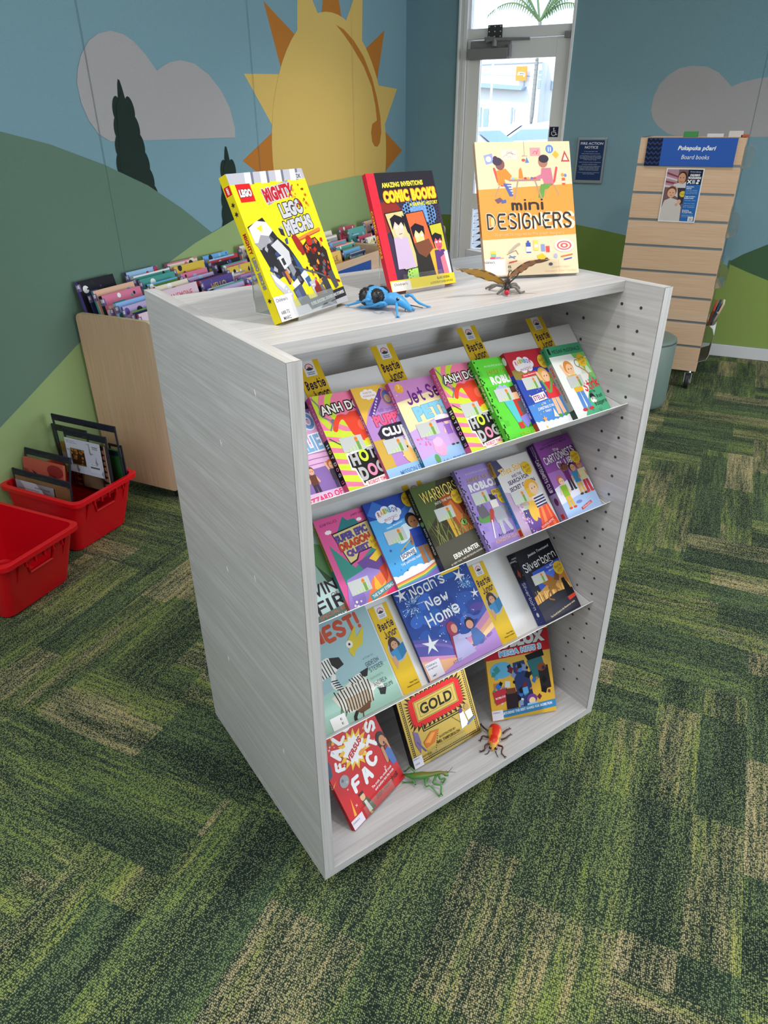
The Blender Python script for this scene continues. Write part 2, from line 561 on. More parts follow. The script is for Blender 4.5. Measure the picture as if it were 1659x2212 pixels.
def wall_art(y0, z0, y1, z1):
    a = Art(); a.cb = (y0, z0, y1, z1)
    return a
def spruce(a, x, zt, n, k, c=PINE):
    """felt tree with rounded scallops, tip at (x, zt)"""
    a.P([(x - .026 * k, zt - .10 * k), (x - .019 * k, zt - .055 * k), (x - .012 * k, zt - .02 * k), (x - .004 * k, zt), (x + .006 * k, zt - .004 * k), (x + .014 * k, zt - .03 * k), (x + .02 * k, zt - .06 * k), (x + .03 * k, zt - .10 * k)], c)
    body = []
    for i in range(n):
        z = zt - (.066 + .072 * i) * k; hw = (.066 + .0125 * i) * k; cx_ = x + .002 * k + .0022 * i * k
        for s_ in (-1, 1):
            a.E(cx_ + s_ * (hw - .024 * k), z - .045 * k, .025 * k, c, .048 * k, s_ * 10)
        body.append((cx_, z, hw))
    lf = [(cx_ - hw + .022 * k, z - .04 * k) for cx_, z, hw in body]; rt = [(cx_ + hw - .022 * k, z - .04 * k) for cx_, z, hw in body]
    a.P([(x, zt - .05 * k)] + rt + [(rt[-1][0] + .01 * k, rt[-1][1] - .08 * k), (lf[-1][0] - .01 * k, lf[-1][1] - .08 * k)] + lf[::-1], c)

g = G()
g.box(XL - .15, YR - .2, 0, XL, YB, CEIL, 0, BLUE)
a = wall_art(YR, .09, YB, CEIL)
a.R(YR, .09, YB, CEIL, BLUE)
# sun with alternating rays
for c, pts in ((ORA, ((3.909, 2.151), (4.05, 1.83), (4.25, 2.01))), (YEL, ((3.669, 1.806), (4.02, 1.82), (3.91, 1.56))), (ORA, ((3.583, 1.391), (3.91, 1.53), (3.91, 1.23))),
               (YEL, ((4.285, 2.36), (4.24, 2.02), (4.52, 2.13))), (ORA, ((4.67, 2.53), (4.53, 2.13), (4.81, 2.13))), (YEL, ((5.11, 2.43), (4.83, 2.12), (5.08, 2.02))),
               (ORA, ((5.441, 2.148), (5.115, 2.01), (5.31, 1.83))), (YEL, ((5.661, 1.798), (5.31, 1.81), (5.43, 1.55))), (ORA, ((5.765, 1.378), (5.43, 1.52), (5.44, 1.24))),
               (ORA, ((3.80, .95), (4.0, 1.1), (4.15, .9)))):
    a.P(pts, c)
a.E(4.672, 1.387, .789, YEL, n=64)
a.P([(4.715, 2.118), (4.826, 2.101), (4.96, 2.052), (5.102, 1.971), (5.233, 1.847), (5.31, 1.729), (5.365, 1.604), (5.377, 1.508), (5.35, 1.44), (5.31, 1.415), (5.26, 1.42), (5.22, 1.45), (5.202, 1.51), (5.224, 1.565), (5.303, 1.588), (5.28, 1.682), (5.219, 1.802), (5.1, 1.914), (4.923, 2.022), (4.807, 2.08)], ORA)
a.P([(2.616, 1.506), (2.553, 1.535), (2.511, 1.587), (2.488, 1.649), (2.484, 1.719), (2.503, 1.771), (2.537, 1.823), (2.591, 1.873), (2.653, 1.903), (2.726, 1.918), (2.796, 1.912), (2.857, 1.889), (2.917, 1.847), (2.978, 1.787), (3.021, 1.806), (3.077, 1.826), (3.158, 1.838), (3.257, 1.83), (3.363, 1.787), (3.451, 1.721), (3.511, 1.644), (3.538, 1.553), (3.535, 1.506)], CLOUD)
spruce(a, 2.723, 1.744, 7, 1.0)
spruce(a, 3.438, 1.467, 6, 1.0)
a.P([(YR, .09), (YR, 1.1), (-.5, 1.45), (.6, 1.66), (1.4, 1.65), (2.066, 1.55), (2.28, 1.503), (2.548, 1.418), (2.802, 1.318), (3.023, 1.196), (3.231, 1.061), (3.6, .78), (3.6, .09)], SAGE)
a.P([(.6, .09), (1.3, .27), (1.728, .49), (1.889, .565), (2.18, .703), (2.5, .84), (2.899, .97), (3.086, 1.024), (3.336, 1.078), (3.709, 1.16), (4.213, 1.212), (4.484, 1.225), (4.886, 1.237), (5.3, 1.24), (YB, 1.225), (YB, .09)], LIME)
for y in (-1.02, .17, 1.365, 2.556, 3.744, 4.93):
    a.R(y - .0012, .09, y + .0012, CEIL, '56747c' if y != 4.93 else 'd4b874')
a.emit(g, lambda x, y, l: (XL + l, x, y), 0, .00012)
struct(g.build('wall_left', 'felt'))

DX0, DX1 = -2.150, -1.297
g = G()
for x0, x1 in ((XL - .15, DX0), (DX1, XR)):
    g.box(x0, YB, 0, x1, YB + .13, CEIL, 0, BLUE)
for x0, x1 in ((XL, DX0), (DX1, XR)):
    a = Art(); a.cb = (x0, .09, x1, CEIL)
    a.R(x0, .09, x1, CEIL, BLUE)
    a.P([(-.709, 1.64), (-.705, 1.72), (-.68, 1.79), (-.63, 1.845), (-.57, 1.88), (-.492, 1.893), (-.40, 1.885), (-.32, 1.85), (-.26, 1.80), (-.225, 1.768), (-.17, 1.79), (-.08, 1.81), (.05, 1.82), (.3, 1.80), (.45, 1.68), (.5, 1.477), (-.50, 1.477), (-.58, 1.50), (-.65, 1.545), (-.69, 1.59)], CLOUD)
    a.P([(.9, .09), (.9, 1.0), (.6, .965), (.4, .90), (.219, .813), (.08, .74), (-.016, .673), (-.2, .55), (-.5, .3), (-.6, .09)], '4d6b50')
    a.P([(-2.6, .09), (-2.6, .88), (-2.219, .909), (-1.7, .915), (-1.4, .905), (-1.132, .881), (-.95, .856), (-.754, .823), (-.55, .78), (-.35, .74), (-.016, .673), (.13, .62), (.277, .572), (.6, .48), (1.4, .4), (XR, .5), (XR, .09)], OLIVE if x0 < -2 else '93a85c')
    if x0 > -2:
        a.P([(-1.4, .09), (-1.4, .906), (-1.132, .881), (-.95, .856), (-.754, .823), (-.55, .78), (-.45, .758), (-.45, .09)], OLIVE)
    for x in (-.05, 1.15, 2.35):
        a.R(x - .001, .09, x + .001, CEIL, '5f8698')
    a.emit(g, lambda x, y, l: (x, YB - l, y), 0, .0003)
struct(g.build('wall_back', 'felt'))
g = G()
y0, y1, z0, z1 = .6, 5.5, .15, 2.55
g.box(XR, YR, 0, XR + .12, y0, CEIL); g.box(XR, y1, 0, XR + .12, YB, CEIL)
g.box(XR, y0, 0, XR + .12, y1, z0); g.box(XR, y0, z1, XR + .12, y1, CEIL)
struct(g.build('wall_right', 'wallgrey'))
g = G(); g.box(XL, YR - .12, 0, XR, YR, CEIL)
struct(g.build('wall_front', 'wallgrey'))
w1 = struct(empty('window_1', (XR + .05, 3.05, 1.35)))
w1.empty_display_size = .1
g = G()
for yy in (y0, 1.8, 3.05, 4.3, y1):
    g.box(0, yy - 3.05 - .025, z0 - 1.35, .05, yy - 3.05 + .025, z1 - 1.35)
for zz in (z0, z1 - .05):
    g.box(0, y0 - 3.05, zz - 1.35, .05, y1 - 3.05, zz - 1.3)
g.build('window_frame', 'alum', w1)
g = G(); g.box(.02, y0 - 3.05, z0 - 1.35, .026, y1 - 3.05, z1 - 1.35)
g.build('window_glass', 'glass', w1)
g = G()
g.box(DX1, YB - .012, 0, XR, YB, .088)
struct(g.build('baseboard_back', 'white', bevel=.003))
g = G(); g.box(XL, YR, 0, XL + .012, YB, .088)
struct(g.build('baseboard_left', 'white', bevel=.003))
g = G(); g.box(XL + .012, YB - .012, 0, DX0, YB, .088)
struct(g.build('baseboard_corner', 'white'))

# ------------------------------------------------------------------ glazed door
door = struct(empty('door_1', ((DX0 + DX1) / 2, YB, 0)))
def dbox(g, x0, y0, z0, x1, y1, z1, m=0):
    ox = (DX0 + DX1) / 2
    g.box(x0 - ox, y0, z0, x1 - ox, y1, z1, m)
g = G()
dbox(g, DX0, -.012, 0, DX0 + .016, .13, CEIL)
dbox(g, DX0 + .016, .008, 0, DX0 + .040, .13, CEIL)
dbox(g, DX0 + .040, -.004, 0, DX0 + .069, .13, CEIL)
dbox(g, DX1 - .020, -.010, 0, DX1, .13, CEIL)
dbox(g, DX0 + .06, .004, 2.100, DX1 - .02, .12, 2.166)
dbox(g, DX0 + .069, .03, 2.166, DX0 + .085, .06, CEIL)
dbox(g, DX1 - .026, .03, 2.166, DX1 - .02, .06, CEIL)
g.build('door_frame', 'alum', door, bevel=.003)
leaf = None
g = G()
LX0, LX1 = DX0 + .073, DX1 - .024
for (x0, x1, z0, z1) in ((LX0, -1.975, .01, 2.096), (-1.415, LX1, .01, 2.096), (-1.975, -1.415, 1.976, 2.096), (-1.975, -1.415, .96, 1.072), (-1.975, -1.415, .01, .12), (-1.975, -1.415, .60, .655)):
    dbox(g, x0, .012, z0, x1, .06, z1)
leaf = g.build('door_leaf', 'alum', door, bevel=.0025)
g = G()
dbox(g, DX0 + .07, .045, 2.166, DX1 - .02, .053, CEIL)
g.build('transom_pane', 'glass', door)
for z0, z1 in ((1.072, 1.976), (.655, .96)):
    g = G(); dbox(g, -1.975, .034, z0, -1.415, .042, z1)
    g.build('glass_pane', 'glass', door)
g = G(); dbox(g, -1.975, .03, .12, -1.415, .045, .60)
tag(g.build('lower_panel', 'greymet', door), 'dark grey lower door panel')
cl = G()
dbox(cl, -2.052, -.055, 1.972, -1.752, .010, 2.040)
cl = cl.build('door_closer', 'greymet', door, bevel=.004); cl['label'] = 'grey overhead door closer box'
g = G(); dbox(g, -2.045, -.02, 2.040, -1.742, .012, 2.086); dbox(g, -1.752, -.045, 1.985, -1.738, .010, 2.06)
g.build('closer_cover', 'greymet', cl, bevel=.002)
g = G()
ox = (DX0 + DX1) / 2
g.tube([(-1.915 - ox, -.045, 2.088), (-1.86 - ox, -.05, 2.092), (-1.60 - ox, -.03, 2.086)], [.016, .011, .009], 8)
g.cyl((-1.855 - ox, -.045, 2.05), (-1.855 - ox, -.045, 2.095), .018)
g.box(-1.93 - ox, -.05, 2.083, -1.86 - ox, -.02, 2.108)
g.build('closer_arm', 'greymet', cl)
g = G(); dbox(g, -1.921, -.010, 2.104, -1.815, .004, 2.182)
for ix in range(3):
    for iz in range(3):
        g.cyl((-1.91 + ix * .042 - ox, -.013, 2.112 + iz * .03), (-1.91 + ix * .042 - ox, -.009, 2.112 + iz * .03), .004, n=8, mat=1)
g.build('closer_bracket', ['dark', 'alum'], cl)
g = G(); dbox(g, -1.362, -.010, 2.083, -1.322, .008, 2.122); dbox(g, -1.362, -.012, 2.100, -1.322, -.008, 2.103)
g.build('door_hinge', 'greymet', door)
# wheelchair access sticker
a = Art(100)
a.R(0, 0, 100, 100, '1e2546')
W_ = 'e8e8f0'
a.E(47, 17, 8, W_); a.L([46, 26, 48, 52, 70, 53, 80, 78, 88, 74], 7, W_, False); a.L([47, 36, 66, 38], 6, W_, False)
a.L([(50 + 24 * math.cos(R(t)), 62 + 24 * math.sin(R(t))) for t in range(20, 240, 20)], 7, W_, False)
g = G(); a.emit(g, lambda x, y, l: (-1.407 - ox + x * .00066, .011 - l, 1.540 - y * .00067), 0)
g.build('access_sticker', 'print', door)

# fire notice
fn_ = empty('fire_notice', (-1.0805, YB - .002, 1.32), 'navy fire action notice in silver frame beside the glazed door', 'sign')
g = G(); g.box(-.105, -.012, -.149, .105, -.001, .149)
g.build('notice_frame', 'channel', fn_, bevel=.002)
a = Art(100, 142)
a.w = 100
a = Art(142)
a.R(7, 7, 93, 132, '1d3563')
a.T('FIRE ACTION', 50, 17, 76, 8, 'dfe4f0', b=.02); a.T('NOTICE', 50, 29, 45, 8, 'dfe4f0', b=.02)
for t, y, w in (('IF YOU DISCOVER A FIRE', 42, 45), ('WARN OTHER BUILDING OCCUPANTS', 49, 64), ('ACTIVATE MANUAL CALL POINT TO RAISE', 55.5, 72), ('THE ALARM AND PHONE THE FIRE SERVICE', 59.5, 76), ('EXTINGUISH ONLY IF SAFE', 63.5, 70), ('TO DO SO', 67.5, 45),
                ('WHEN WARNED OF A FIRE IN THE BUILDING', 75.5, 76), ('OR ON FIRE ALARM BELL SOUND', 82, 52), ('YOU MUST LEAVE THE BUILDING IMMEDIATELY', 88, 78), ('USING THE NEAREST MARKED FIRE EXIT', 92, 70), ('ASSEMBLE ON THE FOOTPATH OUTSIDE', 96, 68), ('PREVENT PERSONS ENTERING', 100, 66), ('IF YOU REQUIRE ASSISTANCE TO EVACUATE', 108, 74), ('ADVISE A FIRE WARDEN', 112, 40)):
    a.T(t, 50, y, w, 2.3, 'b8c4de', b=.01)
g = G(); a.emit(g, lambda x, y, l: (-.105 + x * .0021, -.0121 - l, .149 - y * .0021), 0)
g.build('notice_sheet', 'print', fn_)

# ------------------------------------------------------------------ outside the door
g = G(); g.box(-80, YB + .2, -.2, 60, 120, -.1)
struct(g.build('ground', 'asphalt'))
bl = empty('white_building', (-15, 50, -.1), 'sunlit white building across the road seen through the door', 'building')
g = G(); g.box(-14, 0, 0, 2.1, 9, 4.9); g.box(1.6, 1.5, 0, 3.2, 8, 5.5)
g.build('building_wall', 'wallwhite', bl)
g = G(); g.add([(-14, -.05, 5.05), (1.9, -.05, 4.15), (1.9, -.05, 4.12), (-14, -.05, 5.0)], [(0, 1, 2, 3)])
g.box(-14, -.08, 4.85, 2.1, 0, 4.9)
g.build('roof_line', 'winglass', bl)
g = G(); g.add([(-3, -.9, 3.98), (1.25, -.9, 3.62), (1.15, -.9, 3.40), (-3, -.9, 3.72), (-3, 0, 3.98), (1.25, 0, 3.62), (1.15, 0, 3.40), (-3, 0, 3.72)], [(0, 1, 2, 3), (4, 7, 6, 5), (0, 4, 5, 1), (3, 2, 6, 7), (1, 5, 6, 2), (0, 3, 7, 4)])
g.build('canopy', 'winglass', bl)
for (x0, z0, x1, z1) in ((-1.48, 1.45, -1.13, 2.45), (-1.75, 1.4, -1.62, 2.55), (.36, 1.6, .47, 2.5), (.58, 1.7, .61, 2.42), (1.93, 3.5, 2.12, 4.45), (1.06, 3.4, 1.10, 4.0)):
    g = G(); g.box(x0, -.06, z0, x1, -.02, z1)
    if z1 > 4.2:
        g.box(x0 - .02, -.07, 3.95, x1 + .02, -.06, 4.0, 1); g.box(x0 - .02, -.07, 4.2, x1 + .02, -.06, 4.24, 1)
    g.build('building_window', ['winglass', 'wallwhite'], bl)
g = G(); g.prism([(2.42, 3.45), (2.42, 3.98), (2.85, 3.70), (2.85, 3.45)], .1, 0, 'fff', lambda x, y, h: (x, 1.4 - h, y)); g.build('gable', 'winglass', bl)
sg = empty('shop_sign', (-14.06, 49.6, 4.2), 'orange square projecting sign on the white building across the road', 'sign')
a = Art(110)
a.P([3, 0, 100, 4, 98, 110, 0, 106], 'f0923c'); a.L([22, 62, 30, 45, 36, 62, 44, 48, 48, 60, 56, 50, 60, 62, 68, 50, 72, 64, 82, 54, 78, 74], 13, 'fbf6f0')
g = G(); g.box(-.34, .002, -.38, .34, .1, .38, 0, 'f0923c'); a.emit(g, lambda x, y, l: (-.34 + x * .0068, -l * 20, .39 - y * .0070), 0)
g.build('sign_board', 'matte', sg)
pm = empty('palm_tree', (-11.95, 45, -.1), 'tall palm tree with arching fronds beyond the glazed door', 'tree')
g = G(); g.tube([(0, 0, 0), (0, 0, 2), (.03, 0, 4.5), (.02, 0, 6.4)], [.14, .115, .1, .1], 10)
for k in range(26):
    g.cyl((.015, 0, .3 + k * .23), (.015, 0, .33 + k * .23), .118, .112, 10)
g.build('trunk', 'trunk', pm)
g = G()
def frond(g, az, droop, ln):
    pts = []
    for i in range(12):
        t = i / 11
        r_ = ln * t; z = 6.4 + ln * (.55 * t * (2 - droop * 1.7 * t))
        pts.append(Vector((r_ * math.cos(az), r_ * math.sin(az) * .5, z)))
    g.tube(pts, [.05 * (1 - i / 13) + .008 for i in range(12)], 5)
    for i in range(2, 12):
        for sd in (-1, 1):
            for q in (0, .5):
                p = pts[i] * (1 - q) + pts[i - 1] * q
                d = Vector((math.cos(az) * .12, math.sin(az) * .1 + sd * .05, -.36 * (.5 + .5 * math.sin(PI * i / 12)) + sd * .03))
                s_ = Vector((.03, .02, .0))
                g.add([p - s_, p + s_, p + d], [(0, 1, 2)])
for az, dr, ln in ((PI, 1.0, 2.9), (PI * .93, .55, 3.0), (.1, .55, 2.6), (.05, 1.05, 2.5), (PI * .75, .2, 2.6), (1.2, .2, 2.5), (PI * 1.3, .3, 2.7), (-.6, .3, 2.6), (PI * .6, .1, 2.4), (.9, .5, 2.4)):
    frond(g, az, dr, ln)
g.build('fronds', 'leafg', pm)
pl_ = G(); pl_.cyl((0, 0, 0), (0, 0, 6), .05, .04, 10)
o = pl_.build('street_pole', 'wallwhite'); o.location = (-9.62, 30, -.1); tag(o, 'thin white pole standing in front of the white building', 'pole')
def car(name, loc, rz_, label, sc=1.0):
    c = empty(name, Matrix.Translation(loc) @ Matrix.Rotation(rz_, 4, 'Z') @ Matrix.Scale(sc, 4), label, 'car', 'cars parked outside')
    prof = [(-2.1, .35), (-2.15, .8), (-2.0, 1.0), (-1.1, 1.12), (-.35, 1.62), (.2, 1.70), (1.4, 1.68), (1.95, 1.15), (2.1, .9), (2.1, .35)]
    g = G(); rings = []
    for y, k in ((-.85, .94), (-.8, 1), (.8, 1), (.85, .94)):
        rings.append([(x * k, y * (1 if z < 1.2 else .84), .35 + (z - .35) * (1 if k == 1 else .97)) for x, z in prof])
    g.loft(rings); g.build('car_body', 'carw', c, smooth=False, bevel=.03)
    g = G()
    for s_ in (-1, 1):
        g.add([(-.95, s_ * .80, 1.18), (-.35, s_ * .75, 1.56), (1.2, s_ * .75, 1.58), (1.6, s_ * .80, 1.18)], [(0, 1, 2, 3)])
    g.add([(-1.1, -.66, 1.155), (-.40, -.6, 1.62), (-.40, .6, 1.62), (-1.1, .66, 1.155)], [(0, 1, 2, 3)])
    g.build('car_windows', 'winglass', c)
    for x in (-1.3, 1.3):
        for s_ in (-1, 1):
            g = G(); g.cyl((x, s_ * .72, .33), (x, s_ * .88, .33), .33, n=20); g.build('wheel', 'rubber', c)
    g = G(); g.ball((-.8, -.95, 1.2), .06, .11, .08, n=8); g.build('wing_mirror', 'winglass', c)
    return c
car('parked_car', (-3.5, 14.5, -.1), 0.05, 'white parked car at the right behind the door glass', 1.0)
car('parked_car', (-4.2, 11.9, -.1), PI, 'white parked car at the left behind the door glass', .96)
g = G()
for k in range(60):
    p = Vector((random.uniform(-.28, .28), random.uniform(-.3, .3), random.uniform(1.34, 1.42)))
    d = Vector((random.uniform(-.12, .12), random.uniform(-.1, .1), random.uniform(.0, .06)))
    g.add([p, p + d, p + d * .5 + Vector((0, .02, -.07))], [(0, 1, 2)])
g.cyl((0, 0, 0), (0, 0, 1.36), .03)
o = g.build('garden_shrub', 'leafg'); o.location = (-4.75, 18, -.1); tag(o, 'small green shrub showing between the parked cars', 'shrub')
rk = empty('slatted_rack', (-2.30, 6.95, -.1), 'white slatted rack standing outside the lower door pane', 'rack')
g = G()
for x in (-.09, .40):
    g.box(x - .02, -.02, 0, x + .02, .02, 1.0)
for k in range(9):
    z = .45 + k * .062
    g.box(-.09, -.02, z, .40, .015, z + .022)
    g.prism([(-.07, z + .02), (.0, z + .02), (.06, z + .06), (-.01, z + .06)], .01, 0, 'fff', lambda x, y, h: (x, -.025 + h, y))
g.build('rack_frame', 'wallwhite', rk)
g = G(); g.box(-.085, .02, .42, .395, .03, 1.0); g.build('rack_back', 'dark', rk)
# ------------------------------------------------------------------ display bookcase
bk = empty('display_bookcase', BC, 'pale grey ash display bookcase with sloping shelves, open front, in the middle of the carpet', 'bookcase')
def part(g, name, mats, parent, **kw):
    return g.build(name, mats, parent, **kw)
g = G(); g.box(0, 0, BT, BT, BD, BH)
for (b_, z_) in ((.12, 1.13), (.30, .98), (.21, .72), (.36, .66), (.44, .35), (.16, .28)):
    g.tube([(-.0004, b_, z_), (-.0006, b_ - .004, z_ - .007), (-.0004, b_ - .005, z_ - .014)], [.0003, .0007, .0003], 6, 1)
p_ = part(g, 'side_panel', ['ashy', 'card'], bk, bevel=.001)
g = G(); g.box(BW - BT, 0, BT, BW, BD, BH)
for k in range(22):
    z = 1.1525 - k * .05
    for b_ in (.0495, .0995, .199, .249):
        g.lathe([(.0036, 0), (.0036, .0008)], 12, 1, 'fff')
        n = 26
        for i in range(len(g.v) - 24, len(g.v)):
            x, y, zz = g.v[i]
            g.v[i] = (BW - BT + .0004 - zz, b_ + x, z + y)
tag(part(g, 'side_panel', ['ashy', 'dark'], bk), 'grey ash side panel drilled with rows of shelf pin holes')
g = G(); g.box(BT, .0998, BH - .0235, BW - BT, BD - .0925, BH)
part(g, 'top_panel', 'ashx', bk, bevel=.001)
g = G(); g.box(0, 0, 0, BW, BD, BT)
part(g, 'bottom_panel', 'ashx', bk, bevel=.001)
g = G(); g.box(BT, .2985, BT, BW - BT, .318, BH - .0235)
part(g, 'back_panel', 'ashx', bk)
for y in (0, BD - .0012):
    for x in (0, BW - BT):
        g = G(); g.box(x, y - .0006, BT, x + BT, y + .0018, BH)
        part(g, 'edge_band', 'ashz', bk)
for x in (.07, BW - .07):
    for y in (.08, BD - .08):
        g = G(); g.cyl((x - .012, y, -.042), (x + .012, y, -.042), .028, n=18); g.box(x - .02, y - .02, -.014, x + .02, y + .02, 0)
        part(g, 'castor', 'rubber', bk)

TH = R(47); DEP = .05
ZL = {1: .942, 2: .688, 3: .386}
def rowM(r):
    b0, z0 = .04 + DEP * math.cos(PI / 2 - TH), ZL[r] - DEP * math.sin(PI / 2 - TH)
    return BC @ Matrix(((1, 0, 0, 0), (0, math.sin(TH), math.cos(TH), b0), (0, -math.cos(TH), math.sin(TH), z0), (0, 0, 0, 1)))
def sheet(g, line, th, x0, x1, mat=0, emat=None):
    """bent sheet: polyline in (y,z), thickness th, from x0 to x1"""
    n = len(line); off = []
    for i, (y, z) in enumerate(line):
        a = line[max(i - 1, 0)]; b = line[min(i + 1, n - 1)]
        d = math.hypot(b[0] - a[0], b[1] - a[1])
        off.append((y - (b[1] - a[1]) / d * th, z + (b[0] - a[0]) / d * th))
    L_ = [(x, y, z) for x in (x0, x1) for y, z in line] + [(x, y, z) for x in (x0, x1) for y, z in off]
    fs, fe = [], []
    for i in range(n - 1):
        fs += [(i, i + 1, n + i + 1, n + i), (2 * n + i, 3 * n + i, 3 * n + i + 1, 2 * n + i + 1)]
        fe += [(i, 2 * n + i, 2 * n + i + 1, i + 1), (n + i, n + i + 1, 3 * n + i + 1, 3 * n + i)]
    fe += [(0, n, 3 * n, 2 * n), (n - 1, 3 * n - 1, 4 * n - 1, 2 * n - 1)]
    g.add(L_, fs, mat)
    b = len(g.v) - 4 * n
    for f in fe:
        g.f.append([b + i for i in f]); g.m.append(mat if emat is None else emat); g.c.append((1, 1, 1))
    return g
for r in (1, 2, 3):
    g = G(); sheet(g, [(-DEP, 0), (0, 0), (0, .237)], -.0016, .030, BW - BT - .002)
    sh = part(g, 'display_shelf', 'whitesteel', bk)
    bpy.context.view_layer.update()
    sh.matrix_world = rowM(r)
    for x in (.030, BW - BT - .0035):
        g = G(); g.prism([(0, .0), (-.04, -.002), (.0, .05)], .0015, 0, 'fff', lambda a_, b_, h_: (x + h_, a_ + .003, b_ - .002)); g.build('shelf_bracket', 'whitesteel', sh)

# ------------------------------------------------------------------ books
def book(mat, w, h, t, front, spine=None, col='ddd', label='', group=None, hard=False, stick=None, pm='print', name='book', back=None):
    o = empty(name, mat, label, 'book', group)
    k = .0025 if hard else .0007
    g = G()
    g.box(0, 0, 0, w, k, h, 0, col); g.box(0, t - k, 0, w, t, h, 0, back or col)
    if hard:
        pr = [(.004 - .004 * math.sin(PI * i / 6), t * i / 6) for i in range(7)]
        g.prism([(x, y) for x, y in pr] + [(.006, t), (.006, 0)], h, 0, col)
    else:
        g.box(-.0002, 0, 0, k, t, h, 0, col)
    H = 100 * h / w
    a = Art(H); front(a)
    a.emit(g, lambda x, y, l: (x * w / 100, -l, h - y * w / 100))
    tp = a.top
    if spine:
        s = Art(100 * t / h); spine(s)
        s.emit(g, lambda x, y, l: (-.0003 - l, y * h / 100, h - x * h / 100))
    g.build('cover', pm, o)
    i_ = .003 if hard else .0004
    g = G(); g.box(.003, k, i_, w - i_, t - k, h - i_)
    g.build('pages', 'paper', o)
    for (nm, fn) in (stick or []):
        a = Art(H); fn(a); g = G()
        a.emit(g, lambda x, y, l: (x * w / 100, -l, h - y * w / 100), base=tp)
        g.build(nm, 'matte', o)
    return o
def rowbook(r, u, w, h, t, al, front, spine, col, label, stick=None, v0=.0005, e0=.0, **kw):
    al = R(al)
    m = rowM(r) @ Matrix.Translation((u, -(w * math.sin(al) + t + .0012 + e0), v0)) @ Matrix.Rotation(al, 4, 'Z')
    return book(m, w, h, t, front, spine, col, label, {1: 'paperbacks on the upper sloping shelf', 2: 'paperbacks on the middle sloping shelf', 3: 'books on the lowest sloping shelf'}[r], stick=stick, **kw)
def freebook(a, b, z, yaw, tilt, w, h, t, front, spine, col, label, group, ew=.09, el=.16, stick=None, easel_label='', **kw):
    base = BC @ Matrix.Translation((a, b, z)) @ Matrix.Rotation(R(yaw), 4, 'Z')
    m = base @ Matrix.Translation((0, 0, .0065)) @ Matrix.Rotation(R(-tilt), 4, 'X')
    o = book(m, w, h, t, front, spine, col, label, group, stick=stick, **kw)
    s_, c_ = math.sin(R(tilt)), math.cos(R(tilt))
    e = empty('acrylic_easel', base, easel_label, 'book stand', 'clear acrylic book easels')
    def fp(d, v):
        return (d * c_ + v * s_, .0065 - d * s_ + v * c_)
    zb = .0012
    yb = fp(t + .004, 0)[0]
    top = fp(t + .004, el)
    g = G()
    x0 = w / 2 - ew / 2; x1 = w / 2 + ew / 2
    line = [fp(-.004, .030), fp(-.004, .002), (fp(-.004, 0)[0] + .002, zb + .002), (yb + .003, zb + .002 - .0008)]
    line2 = [(yb + .0035, zb + .003), fp(t + .004, .01), fp(t + .004, el), (top[0] + .010, top[1] - .004), (top[0] + .012, top[1] - .02), (top[0] + .012, zb + .004), (top[0] + .008, zb), (yb + .02, zb), (yb - .0, zb)]
    sheet(g, line, -.0022, x0, x1, 0, 1)
    sheet(g, line2, -.0022, x0, x1, 0, 1)
    g.build('easel_sheet', ['acrylic', 'acryledge'], e)
    return o

def graphsticker(x, y, w=40, rot=0):
    def f(a):
        h = w * .56
        a.R(x, y, x + w, y + h, 'c3c6c6')
        for i in range(9):
            bx = x + w * (.14 + i * .078); bh = h * (.10 + i * .05)
            a.R(bx, y + h * .97 - bh, bx + w * .065, y + h * .97, 'b9cfa0' if i % 2 else 'c6d8b0')
        a.R(x + w * .66, y + h * .38, x + w * .80, y + h * .97, '74a04e'); a.E(x + w * .71, y + h * .24, w * .075, 'e8872a', w * .09)
        a.E(x + w * .685, y + h * .22, w * .014, '7a3a10'); a.E(x + w * .735, y + h * .22, w * .014, '7a3a10')
    return ('library_sticker', f)
def bestiedot(x, y, r=12.5):
    def f(a):
        a.E(x, y, r, 'e2bb2c', r * 1.05)
        a.T('Bestie', x, y - r * .32, r * 1.35, r * .5, '241a30', f=1, b=.75, rot=-10, sh=.1)
        a.T('Junior', x + r * .1, y + r * .22, r * 1.2, r * .46, '241a30', f=1, b=.75, rot=-10, sh=.1)
        a.T('Top read here', x + r * .05, y + r * .62, r * .95, r * .13, '3a2e30')
    return ('round_sticker', f)
def calllabel(lines, x0, y0, x1, y1, c='e9e4e6'):
    def f(a):
        a.R(x0, y0, x1, y1, c)
        for t, x, y, w, h in lines:
            a.T(t, x, y, w, h, '26262c', b=.012)
    return ('call_number_label', f)
def sparkle(a, n, x0, y0, x1, y1, r, c, seed=3, kind=0):
    q = random.Random(seed)
    for _ in range(n):
        x, y, s = q.uniform(x0, x1), q.uniform(y0, y1), r * q.uniform(.5, 1.2)
        if kind == 0:
            a.star(x, y, s, c)
        elif kind == 1:
            a.E(x, y, s, c, n=8)
        elif kind == 2:
            a.L([x - s, y - s, x + s, y + s], s * .5, c); a.L([x - s, y + s, x + s, y - s], s * .5, c)
def cloudy(a, x, y, w, h, c, n=7):
    a.E(x, y, w * .5, c, h * .36)
    for i in range(n):
        t = 2 * PI * i / n
        a.E(x + w * .36 * math.cos(t), y + h * .28 * math.sin(t), w * .17, c, h * .24)
